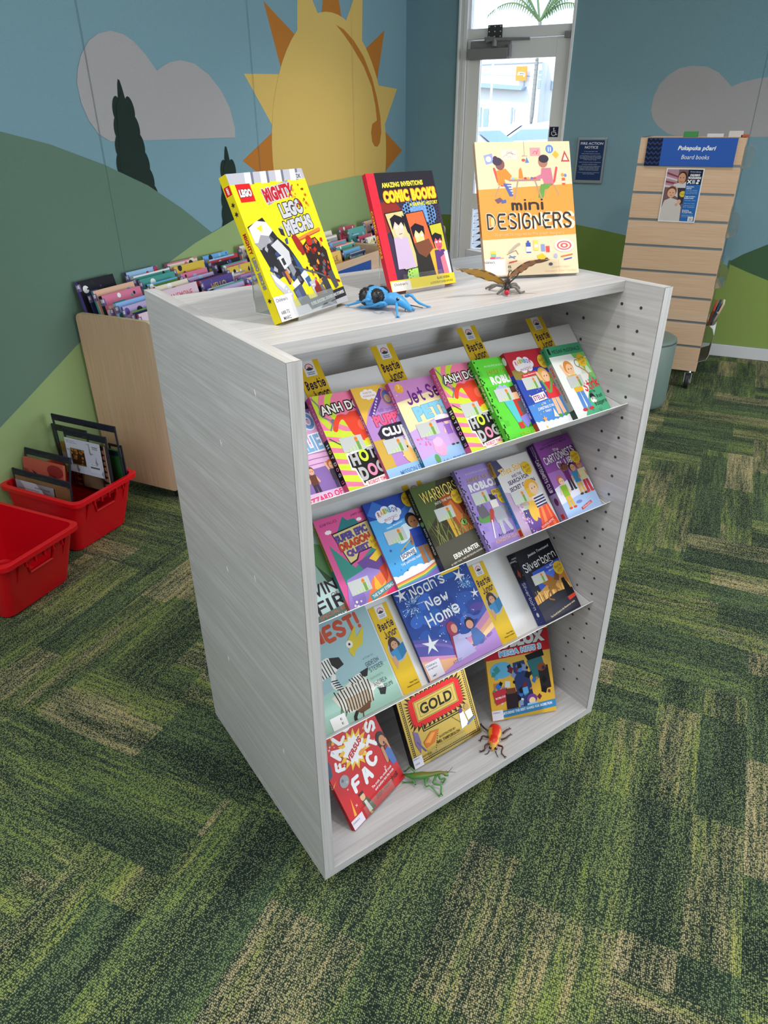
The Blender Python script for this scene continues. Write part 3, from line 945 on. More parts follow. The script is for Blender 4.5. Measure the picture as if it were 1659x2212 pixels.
def fig(a, x, y, h, hair, skin, top, leg, arm=0, c2=None):
    """plain generic standing figure, feet at x,y"""
    s = h / 100
    a.L([x - 6 * s, y - 40 * s, x - 7 * s, y - 2 * s], 11 * s, leg, False); a.L([x + 6 * s, y - 40 * s, x + 9 * s, y - 2 * s], 11 * s, leg, False)
    a.E(x - 9 * s, y, 8 * s, c2 or '444', 3.5 * s); a.E(x + 11 * s, y, 8 * s, c2 or '444', 3.5 * s)
    a.L([x - 11 * s, y - 68 * s, x - 20 * s, y - (48 if not arm else 96) * s], 7 * s, skin, False); a.L([x + 11 * s, y - 68 * s, x + 20 * s, y - (48 if arm < 2 else 96) * s], 7 * s, skin, False)
    a.P([(x - 14 * s, y - 74 * s), (x + 14 * s, y - 74 * s), (x + 13 * s, y - 38 * s), (x - 13 * s, y - 38 * s)], top)
    a.E(x, y - 90 * s, 14 * s, hair, 15 * s); a.E(x + 2 * s, y - 86 * s, 11 * s, skin, 12 * s)
    a.E(x - 2 * s, y - 87 * s, 1.4 * s, '222'); a.E(x + 6 * s, y - 87 * s, 1.4 * s, '222')

# --- upper shelf
def hot(n):
    def f(a):
        a.R(0, 0, 100, 150, 'ee7fa6')
        for k, r in enumerate((64, 54, 44, 34)):
            a.E(62, 22, r, 'c3d83a' if k % 2 == 0 else 'ee7fa6', r * .8)
        for k in range(7):
            y = 52 + k * 17
            a.P([0, y, 0, y + 9, 55, y + 24, 100, y + 4, 100, y - 8, 50, y + 10], 'cfe23e')
        a.L([2, 4, 10, 18, 4, 30, 22, 42, 12, 54], 2.6, '7d7d88'); a.E(22, 42, 4, '6c6c78')
        a.P([40, 40, 56, 31, 76, 32, 88, 44, 92, 62, 84, 76, 60, 78, 46, 66], 'e2462f'); a.L([50, 40, 36, 36, 26, 44, 20, 54], 8, 'e2462f'); a.L([86, 40, 96, 34, 106, 38], 8, 'e2462f')
        a.E(70, 54, 9, 'ee6a4c'); a.P([62, 76, 96, 70, 100, 82, 66, 84], 'f0cf30')
        a.T('ANH DO', 44, 22, 72, 14, 'f4f2ea', '17130f', 2.0, rot=-3, b=.03)
        a.L([4, 66, 24, 82, 30, 108, 44, 128, 58, 148], 2, '4f5a34')
        a.P([19, 92, 78, 85, 78, 140, 28, 142, 24, 118, 18, 116], 'f5f3ee'); a.P([21.5, 95, 76, 88, 76, 137, 30, 139, 26, 115, 20.5, 113], '1a1718')
        a.T('H', 31, 102, 14, 19, 'b9b7ba', b=.06); a.T('O', 48, 99, 16, 19, 'cfe23e', b=.05); a.T('T-', 66, 97, 17, 18, 'b9b7ba', b=.06)
        a.T('D', 36, 125, 14, 20, 'b9b7ba', b=.06); a.T('O', 53, 122, 16, 19, 'f08ab0', b=.05); a.T('G', 69, 120, 14, 19, 'b9b7ba', b=.06)
        a.P([32, 137, 76, 132, 78, 140, 34, 146], 'f7e9ea'); a.T('ROBOT TIME!', 55, 139, 38, 5.6, 'd8567e', rot=-3, b=.03)
        a.R(66, 144, 90, 147, 'd8342a')
    def s(a):
        a.R(0, 0, 100, 20, 'd85f92'); a.R(45, 0, 91, 20, '1b181a'); a.R(91, 0, 100, 20, 'c8507c')
        a.T('ANH DO', 22, 3.6, 32, 3.4, 'e8b6cc', b=.0)
        for i, (c, t) in enumerate(zip(('d8d8d8', 'cfe23e', 'd8d8d8', 'd8d8d8', 'f08ab0', 'd8d8d8'), 'HOTDOG')):
            a.T(t, 51 + i * 5.6 + (1.5 if i > 2 else 0), 3.6, 3.6, 4.2, c, b=.04)
        a.T(n, 88, 3.6, 3, 4, 'f08ab0')
    return f, s
def blob(a):
    a.R(0, 0, 100, 150, '8f6fb4'); a.P([0, 40, 100, 20, 100, 60, 0, 78], 'd8a8d8'); a.P([0, 70, 60, 60, 100, 68, 100, 96, 0, 100], 'e6b8e0')
    for k in range(5):
        a.L([0, 66 + k * 7, 60, 60 + k * 8, 100, 70 + k * 6], 1.1, 'a05aa8')
    a.T('BLOBS', 62, 30, 66, 24, '6f9fd8', 'e8f0fa', 2, rot=-4, b=.05); a.T('ALIENS', 62, 62, 66, 24, '86b4e4', 'f4f7fb', 2, rot=-4, b=.05)
    a.R(0, 2, 100, 12, '2a2140')
    fig(a, 70, 138, 46, 'd86a3a', 'f0bfa0', '4a4654', '5a4a6a', 1); fig(a, 34, 136, 40, '6a4a30', 'e8b090', '6a4032', '40304a')
    a.E(92, 96, 14, 'e8dc92', 22); a.R(0, 132, 100, 150, 'e4c4e8')
    a.T('BLIZZARD OF BLOBS', 54, 139, 102, 9, 'ea4f94', 'f8dcec', 1.0, rot=-5, b=.05)
def puppy(a):
    a.R(0, 0, 100, 150, 'b688cc'); a.P([0, 0, 100, 0, 100, 30, 56, 4, 14, 40, 0, 60], 'e8b84a'); a.P([52, 6, 100, 40, 100, 52, 52, 20, 20, 50, 12, 46], '6a3f92')
    cloudy(a, 28, 13, 30, 17, 'f0ecf0'); a.T('YVETTE', 27, 10.5, 17, 3, 'd08a6a'); a.T('POGHOSYAN', 28, 15.5, 22, 3, 'd08a6a')
    a.E(60, 22, 11, 'e07a5a', 14); a.E(60, 22, 9, '5a6ab0', 12); a.E(60, 24, 6, 'c0a080', 7)
    for k in range(8):
        a.E(40 - k * 3.4, 22 + k * 4.4, 1.8, 'd8cdec', n=10)
    a.T('elli and the', 58, 41, 50, 6, '8a6ab4', f=1, b=.8)
    a.T('PUPPY', 47, 56, 60, 17, 'f0608c', '8a3a5c', 1.0, b=.06, rot=-3)
    a.P([14, 76, 26, 66, 100, 62, 100, 84, 26, 88, 16, 86], '2c2638'); a.T('CLUB', 47, 76, 48, 14, 'f4f0f0', b=.06)
    a.R(0, 86, 22, 136, 'd0a84a'); sparkle(a, 26, 40, 86, 98, 118, 2.2, 'f3eef8', 5, 1)
    for x, y, c in ((58, 116, 'f0c070'), (84, 120, 'c8784a'), (74, 98, 'f4f0ec')):
        a.E(x, y, 14, c, 16); a.E(x - 3, y - 14, 10, c, 9); a.E(x - 10, y - 14, 4, c, 8); a.E(x - 2, y - 11, 3, '3a2a22', 2)
    a.P([0, 132, 100, 128, 100, 150, 0, 150], '9cc4ee'); a.T('MISSION FUR-EVER', 62, 140, 76, 8, '4f7ec0', rot=-4, b=.02)
def jet(a):
    a.R(0, 0, 100, 150, 'f0d8b8'); a.R(0, 0, 100, 34, 'c888c4'); a.P([0, 34, 100, 22, 100, 70, 0, 80], 'f2e0b0'); a.P([0, 84, 100, 60, 100, 150, 0, 150], 'c8a4e0'); a.P([0, 130, 100, 112, 100, 150, 0, 150], '9ec4f0')
    a.E(16, 12, 8, 'e8a83a'); a.T('3', 16, 9, 4, 6, 'f4e0b0'); sparkle(a, 8, 4, 3, 30, 26, 1.2, 'f0d050', 2, 1)
    a.T('Jet Set', 62, 26, 84, 24, '6a2a86', f=1, b=1.25, rot=-6, sh=.12); a.T('PETS', 60, 56, 72, 24, '86c8e4', '5a9ac8', .8, rot=-4, b=.06)
    fig(a, 76, 118, 46, '8a5ab8', 'f0c8b4', '9a6ac8', 'c8a0d8'); a.E(72, 72, 15, 'f4f2f4', 6); a.R(58, 74, 88, 79, '6a3a86'); a.E(92, 96, 8, '8a5ab8', 18)
    a.E(44, 118, 12, 'f0a8d0', 14); a.E(44, 108, 10, 'f4b8dc', 8); a.E(30, 134, 5, '6aa060', 8); sparkle(a, 12, 4, 96, 30, 112, 2, 'e878b0', 4, 1)
    a.E(36, 98, 10, 'b8a0e0', 5); a.T('Maddy Mara', 54, 141, 62, 9, '3c86c8', f=1, b=.8, rot=-4); a.star(90, 136, 5, 'd8ecfa', 8)
def jet_s(a):
    a.R(0, 0, 100, 20, '8a8fc0'); a.R(0, 0, 30, 20, 'c85a9a'); a.R(74, 0, 100, 20, '2f6a88'); a.T('Jet Set PETS', 21, 3.2, 26, 3.4, 'f4d8e8', b=.02); a.T('Hop on Board!', 62, 3.2, 18, 2.2, 'f0f0f0'); a.T('Maddy Mara', 84, 2.4, 16, 1.8, 'e0f0f4'); a.T('Kyla May', 84, 4.6, 12, 1.6, 'e0f0f4')
def pixelbook(bgc, top, lines, chars):
    def f(a):
        a.R(0, 0, 100, 160, bgc)
        q = random.Random(9)
        for k in range(60):
            x, y = q.randrange(0, 10) * 10, q.randrange(2, 16) * 10
            if q.random() < .35:
                a.R(x, y, x + 10, y + 10, top)
        for k in range(46):
            x, y = q.choice((0, 2.2, 4.4)), k * 3.3
            if q.random() < .6:
                a.R(x, y, x + 2.6, y + 3, '1a1a1e')
        for t, x, y, w, h, c, b in lines:
            a.T(t, x, y, w, h, c, b=b)
        chars(a)
    return f
def robg_ch(a):
    cloudy(a, 40, 62, 34, 26, 'a8b0d8'); a.P([30, 78, 60, 66, 74, 110, 40, 118], '58c0c8'); a.R(52, 78, 84, 112, 'c8342c'); a.R(60, 82, 74, 108, '5a5a60'); a.R(58, 60, 78, 78, 'e8b48a'); a.P([54, 56, 82, 52, 82, 66, 54, 66], '4a2e22')
    a.P([50, 110, 96, 100, 90, 126, 74, 118, 58, 130], '8a80d0'); a.R(40, 118, 52, 128, 'c83a3a')
robg = pixelbook('5fd03c', '55c236', [('AN UNOFFICIAL ROBLOX BOOK', 56, 14, 70, 3.6, 'd8f4d0', .0), ('DIARY OF A', 52, 25, 58, 7, 'a8b83a', .02), ('ROBLOX', 60, 40, 76, 15, 'dfe6dc', .07), ('Ari Avatar', 62, 126, 42, 6, '203a20', .0), ('SUPER NOOB', 62, 138, 56, 9, '9ad83a', .04)], robg_ch)
def robp_ch(a):
    a.E(26, 96, 20, '5f9a50', 9); a.P([14, 76, 18, 70, 24, 76, 30, 70, 34, 78, 38, 94, 14, 96], '6a6470'); a.R(50, 70, 68, 84, 'e8e0d8'); a.P([48, 68, 54, 58, 66, 60, 70, 70], '2a2a2e')
    a.R(46, 84, 76, 112, 'a8a8b4'); a.L([46, 88, 36, 104], 9, 'c04038', False); a.L([76, 88, 88, 104], 9, '9a9aa6', False); a.L([54, 112, 52, 130], 9, 'b0b0ba', False); a.L([68, 112, 74, 128], 9, 'b0b0ba', False); a.L([36, 104, 26, 134], 3, 'd8d8e0', False); a.P([78, 88, 94, 84, 92, 106, 82, 112], '8c8c98')
    a.R(64, 52, 86, 62, 'd8b84a'); a.T('PRO', 75, 57, 16, 6.5, '5a3a2a', b=.02)
robp = pixelbook('9a84c8', '927cc0', [('AN UNOFFICIAL ROBLOX BOOK', 54, 12, 66, 3.4, 'd8d0ea', .0), ('DIARY OF A', 52, 24, 64, 8, 'b09a6a', .02), ('ROBLOX', 56, 38, 80, 15, 'e2e0e6', .07), ('Ari Avatar', 56, 133, 42, 6, '2a2438', .0), ('KINGDOM CLASH', 56, 142, 66, 7, 'c8a0a0', .05)], robp_ch)
def pix_s(c):
    def s(a):
        a.R(0, 0, 100, 20, c)
        q = random.Random(4)
        for k in range(110):
            a.R(q.uniform(0, 98), q.uniform(0, 6.6), 0, 0, c)
        for k in range(60):
            x = k * 1.65
            if q.random() < .6:
                a.R(x, 4.6, x + 1.4, 6.4, '1a1a1e')
        a.T('DIARY OF A ROBLOX', 40, 2.4, 46, 2.2, 'e8e8e8', b=.03)
    return s
def stella(a):
    a.R(0, 0, 100, 150, '2a3a9a'); a.R(0, 0, 100, 34, 'b8283a'); a.P([0, 34, 30, 30, 60, 52, 100, 46, 100, 72, 0, 64], '8a7a3a'); a.P([0, 50, 100, 70, 100, 150, 0, 150], '2e4aa8'); a.P([0, 100, 100, 92, 100, 150, 0, 150], '4a86d0')
    cloudy(a, 36, 26, 50, 30, 'e6e2e8')
    for i, (t, c) in enumerate(zip('RAINBOW', ('d85050', 'e09040', 'c8b030', '58a858', '4a88c8', '7a5ac0', 'c858a0'))):
        a.T(t, 19 + i * 6, 22 - 3 * math.sin(PI * i / 6), 5, 8, c, b=.04)
    a.T('magic', 38, 34, 30, 8, 'c05a8a', f=1, b=.7, rot=-6); a.P([18, 44, 60, 40, 60, 47, 18, 51], 'c8303c'); a.T('Daisy Meadows', 39, 45.5, 32, 3.4, 'f6d8d8', rot=-4)
    a.E(74, 52, 14, 'c89a50', 16); fig(a, 76, 128, 86, 'd0a050', 'e8b894', 'd8343c', 'e8b894', 1, '4a9a50'); a.P([64, 72, 90, 72, 96, 94, 58, 94], 'd8343c'); a.L([62, 62, 70, 88, 88, 62], 5, '5aa050')
    sparkle(a, 16, 10, 70, 60, 120, 2.2, 'e8c850', 8)
    a.P([18, 84, 54, 80, 56, 94, 20, 97], 'f0e0e4'); a.T('STELLA', 38, 88.5, 34, 9, '8a3a6a', b=.03, rot=-3); a.T('THE', 42, 101, 8, 3.6, 'f0f0f8'); a.T('CHRISTMAS STAR', 42, 108, 44, 5, 'f0f0f8', b=.02, rot=-3); a.T('FAIRY', 44, 115, 16, 4, 'f0f0f8')
    for x in range(0, 110, 13):
        a.E(x, 138 + 3 * math.sin(x), 10, 'eef2fa', 9)
    a.R(0, 140, 100, 150, 'eef2fa'); a.star(26, 128, 7, 'e8a060'); a.star(22, 142, 4, 'f0c050'); a.P([52, 128, 58, 112, 64, 130], 'f4d8c0')
def stella_s(a):
    a.R(0, 0, 100, 20, '25308a'); a.R(0, 0, 28, 20, 'b02838'); a.R(88, 0, 100, 20, 'a83a30'); a.T('STELLA THE CHRISTMAS STAR FAIRY', 60, 3.7, 44, 2.6, 'dfe0f4', b=.01); a.E(9, 3.6, 5, 'e8e4ec', 2.6)
def stink(a):
    a.R(0, 0, 100, 145, 'e9ecea'); a.R(0, 0, 100, 20, '3f9a72'); a.P([100, 40, 66, 92, 20, 145, 100, 145], '58b48a'); a.P([62, 20, 100, 20, 100, 76, 78, 60], '7cc46a'); a.R(0, 30, 100, 32, 'e9ecea')
    for x in (36, 66, 80):
        a.P([x, 62, x + 8, 40, x + 16, 62], 'cfe0cf')
    a.T('MEGAN McDONALD', 54, 11, 80, 8, '173a2a', f=1, b=1.1); a.P([3, 4, 9, 3, 9, 16, 3, 15], '16241c')
    fig(a, 38, 128, 92, 'd88a3a', 'f0bf96', 'e8b030', '5a8ad0', 1, 'c83a3a'); a.E(66, 40, 7, '8a8a60', 8); a.E(66, 40, 5, 'dfe8d8', 6); a.L([68, 48, 84, 60, 86, 80, 96, 84], 3, 'c8885a')
    a.E(64, 108, 7, '222'); a.E(64, 114, 8, 'f4f4f0', 6)
    a.T('Stink', 76, 84, 46, 20, 'd8343a', f=1, b=1.3, rot=-8); a.T('and the', 70, 98, 18, 6, '1e2a22', f=1, b=.8); a.T('Big Bad', 76, 110, 32, 9, '1e2a22', f=1, b=.9, rot=-5); a.T('Badgers', 80, 122, 36, 10, '1e2a22', f=1, b=.9, rot=-5)
    sparkle(a, 7, 40, 132, 80, 140, 2.4, '5a9a80', 6, 1)
def stink_s(a):
    a.R(0, 0, 100, 20, '9aa09a'); a.R(0, 0, 22, 20, '3f9a72'); a.R(86, 0, 100, 20, '2a3a34'); a.T('STINK', 33, 4.6, 14, 3.6, 'c03038', b=.04); a.T('and the Big Bad Badgers', 58, 4.6, 32, 3, '2a2a2a'); a.T('McDONALD', 11, 4.6, 16, 2.6, '12301f')

h13, h13s = hot('13'); h18, h18s = hot('18')
rowbook(1, .036, .130, .190, .014, 7.5, blob, None, '3a3050', 'purple paperback with pink blizzard lettering, half hidden by the left side panel')
rowbook(1, .131, .130, .190, .014, 8.8, h13, h13s, 'd85f92', 'pink and lime HOT DOG paperback, the one nearest the left side panel', [graphsticker(18, 68)])
rowbook(1, .2215, .128, .190, .008, 8.5, puppy, lambda a: (a.R(0, 0, 100, 20, 'c85a7c'), a.R(20, 0, 70, 20, '8a6ab4'), a.T('PUPPY CLUB', 46, 2.2, 34, 2.2, 'f0d8e8')), 'c87aa0', 'purple PUPPY CLUB paperback with gold roof corner on the upper shelf', [graphsticker(16, 88)])
rowbook(1, .306, .128, .185, .012, 6, jet, jet_s, '8a8fc0', 'pink and lilac Jet Set Pets paperback on the upper shelf', [graphsticker(16, 74)])
rowbook(1, .419, .130, .193, .015, 7, h18, h18s, 'd85f92', 'pink and lime HOT DOG paperback beside the bright green book', [graphsticker(18, 68)])
rowbook(1, .515, .130, .188, .014, 9, robg, pix_s('4fae34'), '52b838', 'bright green pixel-edged paperback on the upper shelf', [graphsticker(18, 56)])
rowbook(1, .608, .128, .189, .014, 7.5, stella, stella_s, '25308a', 'red and blue Christmas Star Fairy paperback on the upper shelf', [graphsticker(14, 50), bestiedot(88, 26)])
rowbook(1, .728, .126, .180, .017, 6, stink, stink_s, '3f9a72', 'white and green Stink paperback at the right end of the upper shelf', [graphsticker(20, 62), bestiedot(82, 36)])

# --- middle shelf
def wings(a):
    a.R(0, 0, 100, 150, 'a8c8cc'); a.P([0, 0, 60, 0, 90, 40, 100, 90, 60, 100, 0, 60], '8aa8a0'); a.P([40, 20, 80, 40, 96, 90, 70, 70, 84, 110, 50, 60], '4f7a4a'); a.P([70, 40, 100, 70, 100, 110, 80, 84], 'c0442c'); a.P([50, 60, 70, 90, 74, 112, 60, 96], '2e4a30')
    a.P([0, 96, 100, 88, 100, 150, 0, 150], 'b8d4d4'); a.T('WINGS', 60, 96, 84, 18, '1f2630', '6a3030', .5, b=.0, rot=-4); a.T('OF', 62, 110, 12, 6, '5a3a3a'); a.T('FIRE', 62, 121, 72, 20, '1f2630', '6a3030', .5, b=.0, rot=-4)
    a.P([0, 134, 100, 126, 100, 150, 0, 150], '5f7a74'); a.T('SPECIAL EDITION', 62, 133, 74, 5, 'c86a50', rot=-5); a.T('THE HIDDEN KINGDOM', 60, 142, 84, 6, 'f0f0e8', rot=-5, b=.02)
def dragon(a):
    a.R(0, 0, 100, 150, 'd85a96'); a.T('ADAM WALLACE', 24, 10, 34, 4.6, '8a2a5c', b=.02, rot=-3); a.T('JAMES HART', 84, 8, 30, 4.4, '8a2a5c', b=.02, rot=-3)
    a.P([28, 34, 48, 12, 54, 6, 60, 14, 74, 14, 84, 34], '2e7a80'); cloudy(a, 18, 24, 12, 7, 'f4e8ec'); cloudy(a, 82, 18, 10, 6, 'f4e8ec')
    a.P([10, 44, 12, 110, 100, 110, 100, 60, 40, 90], '3a8a80'); a.P([22, 28, 98, 22, 100, 68, 58, 70, 50, 80, 34, 84], '1c1a20'); a.P([24, 30, 97, 24, 98, 66, 57, 68, 48, 78, 35, 81], 'd8c48a')
    a.T('SUPER EPIC', 57, 37, 64, 12, '5a4a9a', '2a2450', .6, rot=-5, b=.04); a.T('DRAGON', 58, 51, 64, 12, 'c8442c', '5a1c14', .6, rot=-5, b=.04); a.T('QUEST', 58, 65, 46, 11, '6a4aa0', '2a2450', .6, rot=-5, b=.04)
    a.P([46, 84, 84, 76, 100, 96, 96, 120, 60, 112], '6a4a92'); a.P([70, 84, 100, 70, 96, 84, 80, 92], 'f0c83a'); a.P([16, 104, 60, 96, 90, 112, 60, 150, 0, 150, 8, 126], '9a84cc'); a.P([34, 150, 60, 116, 100, 104, 100, 150], 'ee7a4a'); a.P([70, 150, 100, 128, 100, 150], 'e83a7a'); a.P([58, 132, 66, 112, 72, 132, 84, 126, 70, 142], 'f4b83a'); a.P([80, 104, 96, 98, 92, 120, 84, 130], 'b8402c')
    a.E(24, 136, 12, '8a74c0', 14); sparkle(a, 4, 12, 132, 34, 148, 3, 'f0ece0', 3, 1)
    a.P([44, 139, 98, 128, 100, 137, 46, 149], '4a9aac'); a.T('THE SLIMY EYEBALL', 72, 138.5, 48, 5.4, 'f4f6f0', rot=-11, b=.02)
def dragon_s(a):
    a.R(0, 0, 100, 20, '3f8a86'); a.R(4, 0, 56, 20, 'b89a4a'); a.R(88, 0, 100, 20, 'b06a4a'); a.T('SUPER EPIC DRAGON QUEST', 30, 2, 46, 2, '4a2a20', b=.02)
def sophie(a):
    a.R(0, 0, 100, 150, '4fa4e0'); a.P([0, 0, 100, 0, 100, 20, 60, 34, 0, 30], '24429a'); a.P([20, 0, 60, 30, 100, 14, 100, 36, 40, 46, 0, 20], '3a6cc0'); cloudy(a, 40, 28, 50, 30, 'dfe6f0')
    for i, (t, c) in enumerate(zip('RAINBOW', ('c8504a', 'd89040', 'b8a830', '58a060', '4a88c0', '6a5ab0', '4a4a90'))):
        a.T(t, 22 + i * 6, 24 - 3 * math.sin(PI * i / 6), 5, 9, c, b=.04)
    a.T('magic', 42, 35, 28, 8, 'b85a7a', f=1, b=.7, rot=-6); a.P([22, 48, 64, 42, 64, 48, 22, 54], '58a8e0'); a.T('Daisy Meadows', 43, 48, 34, 3.2, 'e8f4fc', rot=-7)
    a.E(90, 48, 16, 'cfe0ee', 20, 20); a.E(54, 66, 22, 'd4e6f2', 12, -30); fig(a, 78, 128, 88, '1c1c28', 'a8744e', '2a48b0', 'a8744e', 0, 'e8e8f0'); a.P([66, 76, 92, 76, 96, 94, 64, 94], '24409a'); a.L([58, 80, 34, 92], 2, 'c8b060')
    sparkle(a, 14, 10, 70, 60, 130, 2.6, '3a5a9a', 8)
    a.P([28, 98, 62, 92, 62, 102, 28, 108], 'f2f2f6'); a.T('SOPHIE', 45, 100, 30, 7, '2a2a6a', rot=-6, b=.02); a.T('THE SAPPHIRE FAIRY', 46, 111, 46, 4, 'e6f0fa', rot=-6, b=.02)
    for x in range(0, 110, 14):
        a.E(x, 134 - x * .06 + 3 * math.sin(x), 11, 'f2f2f8', 8)
    for k, c in enumerate(('e87a6a', 'f0b050', 'f0e070', '78c078', '5aa0e0', '8a78d0')):
        a.P([0, 138 + k * 2, 60, 134 + k * 2, 100, 124 + k * 2, 100, 150, 0, 150], c)
def warriors(a):
    a.R(0, 0, 100, 150, '3a3424'); a.P([0, 0, 60, 0, 30, 60, 0, 80], '4a5a30'); a.P([52, 30, 76, 24, 100, 46, 100, 120, 70, 110, 58, 70], 'a04a22'); a.P([62, 46, 74, 40, 84, 70, 96, 110, 76, 104], 'c8702a'); a.P([86, 40, 100, 50, 100, 80, 90, 70], '5a2416'); a.P([48, 70, 60, 66, 66, 110, 52, 116], 'd8a838')
    a.E(82, 84, 8.5, '1a1a14', 6.5); a.E(82, 84, 7, '8ac058', 5.4); a.E(82, 84, 1.6, '0c0c0a', 4.6)
    q = random.Random(2)
    for k in range(34):
        x = q.uniform(6, 98); a.L([x, 130, x + q.uniform(-4, 8), 100, x + q.uniform(-14, 22), q.uniform(58, 90)], q.uniform(.5, 1.3), q.choice(('6a7a3a', '8a9a4a', '4a5a2a', 'a0a060')))
    a.P([0, 108, 100, 100, 100, 150, 0, 150], '4c4a40')
    a.T('WARRIORS', 56, 21, 84, 21, 'e6cf6a', '2a2410', .7, rot=-4, b=.0); a.T('INTO THE WILD', 60, 37, 44, 4.6, 'e6e2cf', rot=-5, b=.01)
    a.T('ERIN HUNTER', 60, 132, 62, 8.4, 'f2f0ea', rot=-5, b=.03); a.T('#1 NEW YORK TIMES BESTSELLING AUTHOR', 56, 142, 78, 3.4, 'd8d4cc', rot=-5, b=.02)
def war_s(a):
    a.R(0, 0, 100, 20, '1c1e1a'); a.R(86, 0, 100, 20, '26304a'); a.T('WARRIORS', 18, 4, 26, 3.4, '8a9a6a'); a.T('1', 36, 4, 1.6, 3, 'e8e8e0'); a.E(43, 4, 3, '6a9a5a', 3); a.T('INTO THE WILD', 64, 4, 32, 3, 'e0e0d8', b=.01)
def thea(a):
    a.R(0, 0, 100, 150, 'd5d2d2'); a.P([0, 0, 16, 0, 24, 20, 0, 30], '4a4466'); a.T('Thea Stilton', 48, 22, 78, 13, 'd8a848', 'f4ecd8', .6, rot=-4, sh=.1, b=.02); a.T('AND THE', 48, 36, 28, 5.5, '4a3a66', rot=-4, b=.02); a.T('SEARCH FOR', 48, 45, 58, 8, '3a2a5a', rot=-5, b=.03); a.T('SECRET GARDEN', 52, 57, 72, 8, '3a2a5a', rot=-5, b=.03)
    a.P([0, 60, 14, 64, 30, 150, 0, 150], 'b8a0c0'); a.P([14, 90, 60, 76, 80, 96, 40, 104], 'b8bfae'); a.T('BISTROT', 44, 93, 30, 7, 'c8806a', rot=12, b=.03); a.P([24, 102, 60, 104, 70, 150, 20, 150], '4a4a78'); a.P([20, 120, 58, 112, 70, 150, 26, 150], '6a4a9a')
    a.E(70, 66, 18, 'e0a83a', 16); a.E(60, 96, 14, 'e8b848', 30); a.E(46, 112, 8, 'e8b848', 16); a.E(74, 70, 11, 'e8c4a0', 12); a.E(70, 69, 1.3, '333'); a.E(78, 68, 1.3, '333')
    a.P([60, 84, 92, 82, 90, 106, 64, 108], 'e4e0ea')
    for k in range(4):
        a.P([61, 87 + k * 5.4, 92, 85 + k * 5.4, 91, 88 + k * 5.4, 62, 90 + k * 5.4], '3a3a66')
    a.L([60, 88, 44, 84, 34, 66], 6, 'e8c4a0'); a.P([64, 107, 92, 104, 100, 150, 50, 150], 'e0523c'); a.P([70, 107, 76, 106, 70, 150, 60, 150], 'ee8a4a'); a.P([84, 106, 88, 105, 92, 150, 84, 150], 'ee7a4a')
    q = random.Random(5)
    for k in range(46):
        y = q.uniform(66, 148); a.E(q.uniform(10, 26) + (y - 66) * .12, y, q.uniform(1, 2.4), q.choice(('d8a8d0', 'e8c0dc', 'b888c0')), n=8)
    a.P([46, 140, 92, 130, 94, 136, 48, 147], 'd8342c'); a.T('SCHOLASTIC', 70, 138.5, 40, 4, 'f4e4e0', rot=-11)
def thea_s(a):
    a.R(0, 0, 100, 20, '5a8ac8'); a.R(0, 0, 20, 20, 'd8b04a'); a.R(20, 0, 30, 20, '4a4a6a'); a.R(88, 0, 100, 20, 'c8a04a'); a.R(90, 1, 98, 6, 'b83028'); a.T('Stilton', 9, 3.4, 14, 3.4, '5a3a20'); a.T('THEA STILTON AND THE SECRET GARDEN', 58, 3.4, 48, 2.4, '203a6a')
def cartoon(a):
    a.R(0, 0, 100, 158, '8a4a9a'); a.R(0, 64, 100, 158, 'a06cb4'); a.P([0, 96, 100, 74, 100, 158, 0, 158], 'dfe0f4'); a.P([0, 128, 100, 116, 100, 158, 0, 158], 'a8c4f0')
    a.T('FROM THE #1 NEW YORK TIMES BESTSELLING AUTHORS', 50, 8, 62, 2.4, '3a1848', rot=-4); a.T('RAINA TELGEMEIER & SCOTT McCLOUD', 48, 13, 78, 4, '3a1848', rot=-4, b=.02)
    a.T('the', 48, 24, 16, 7, 'e4dcea', f=1, b=1.1); a.T('CARTOONISTS', 50, 37, 88, 16, 'e4dcea', '4a2058', .8, f=1, b=1.3, rot=-5); a.T('CLUB', 56, 54, 46, 15, 'e4dcea', '4a2058', .8, f=1, b=1.3, rot=-5)
    fig(a, 48, 108, 52, '4a2a22', '7a4a38', '6a2a6e', '3a2a3a', 2); fig(a, 24, 140, 62, 'c86a3a', 'f0c8a8', '8ab83a', 'e0b040', 0, 'c8503a'); fig(a, 68, 122, 62, '1c1c24', 'd8a884', '3a88b8', 'd8b070'); fig(a, 87, 122, 64, '8a3a24', 'c88a68', 'e0d8a8', 'c83a4a', 0, 'c8503a')
    a.E(46, 134, 8, '7a88c8', 3); a.P([44, 146, 76, 139, 77, 144, 45, 151], 'c8342c'); a.T('SCHOLASTIC', 61, 145, 28, 3.4, 'f6e8e8', rot=-11)
def cart_s(a):
    a.R(0, 0, 100, 20, '4a2068'); a.R(66, 0, 100, 20, '9a8ab8'); a.T('the', 17, 5, 4, 3, 'e8e0f0', f=1, b=1); a.T('CARTOONISTS CLUB', 42, 6.6, 44, 6, 'efe8f4', f=1, b=1.2); a.T('RAINA TELGEMEIER', 9, 4, 12, 1.6, 'd0c0dc'); a.T('& SCOTT McCLOUD', 9, 7, 12, 1.6, 'd0c0dc'); a.R(92, 4, 98, 9, 'b83028'); a.E(76, 6, 5, '5a2a5e', 3)
rowbook(2, .030, .135, .190, .012, 5, wings, None, '5a6a5a', 'pale blue WINGS OF FIRE paperback, half hidden by the left side panel')
rowbook(2, .126, .128, .190, .009, 7, dragon, dragon_s, '3f8a86', 'pink SUPER EPIC DRAGON QUEST paperback on the middle shelf', [graphsticker(14, 108), bestiedot(94, 62, 12)])
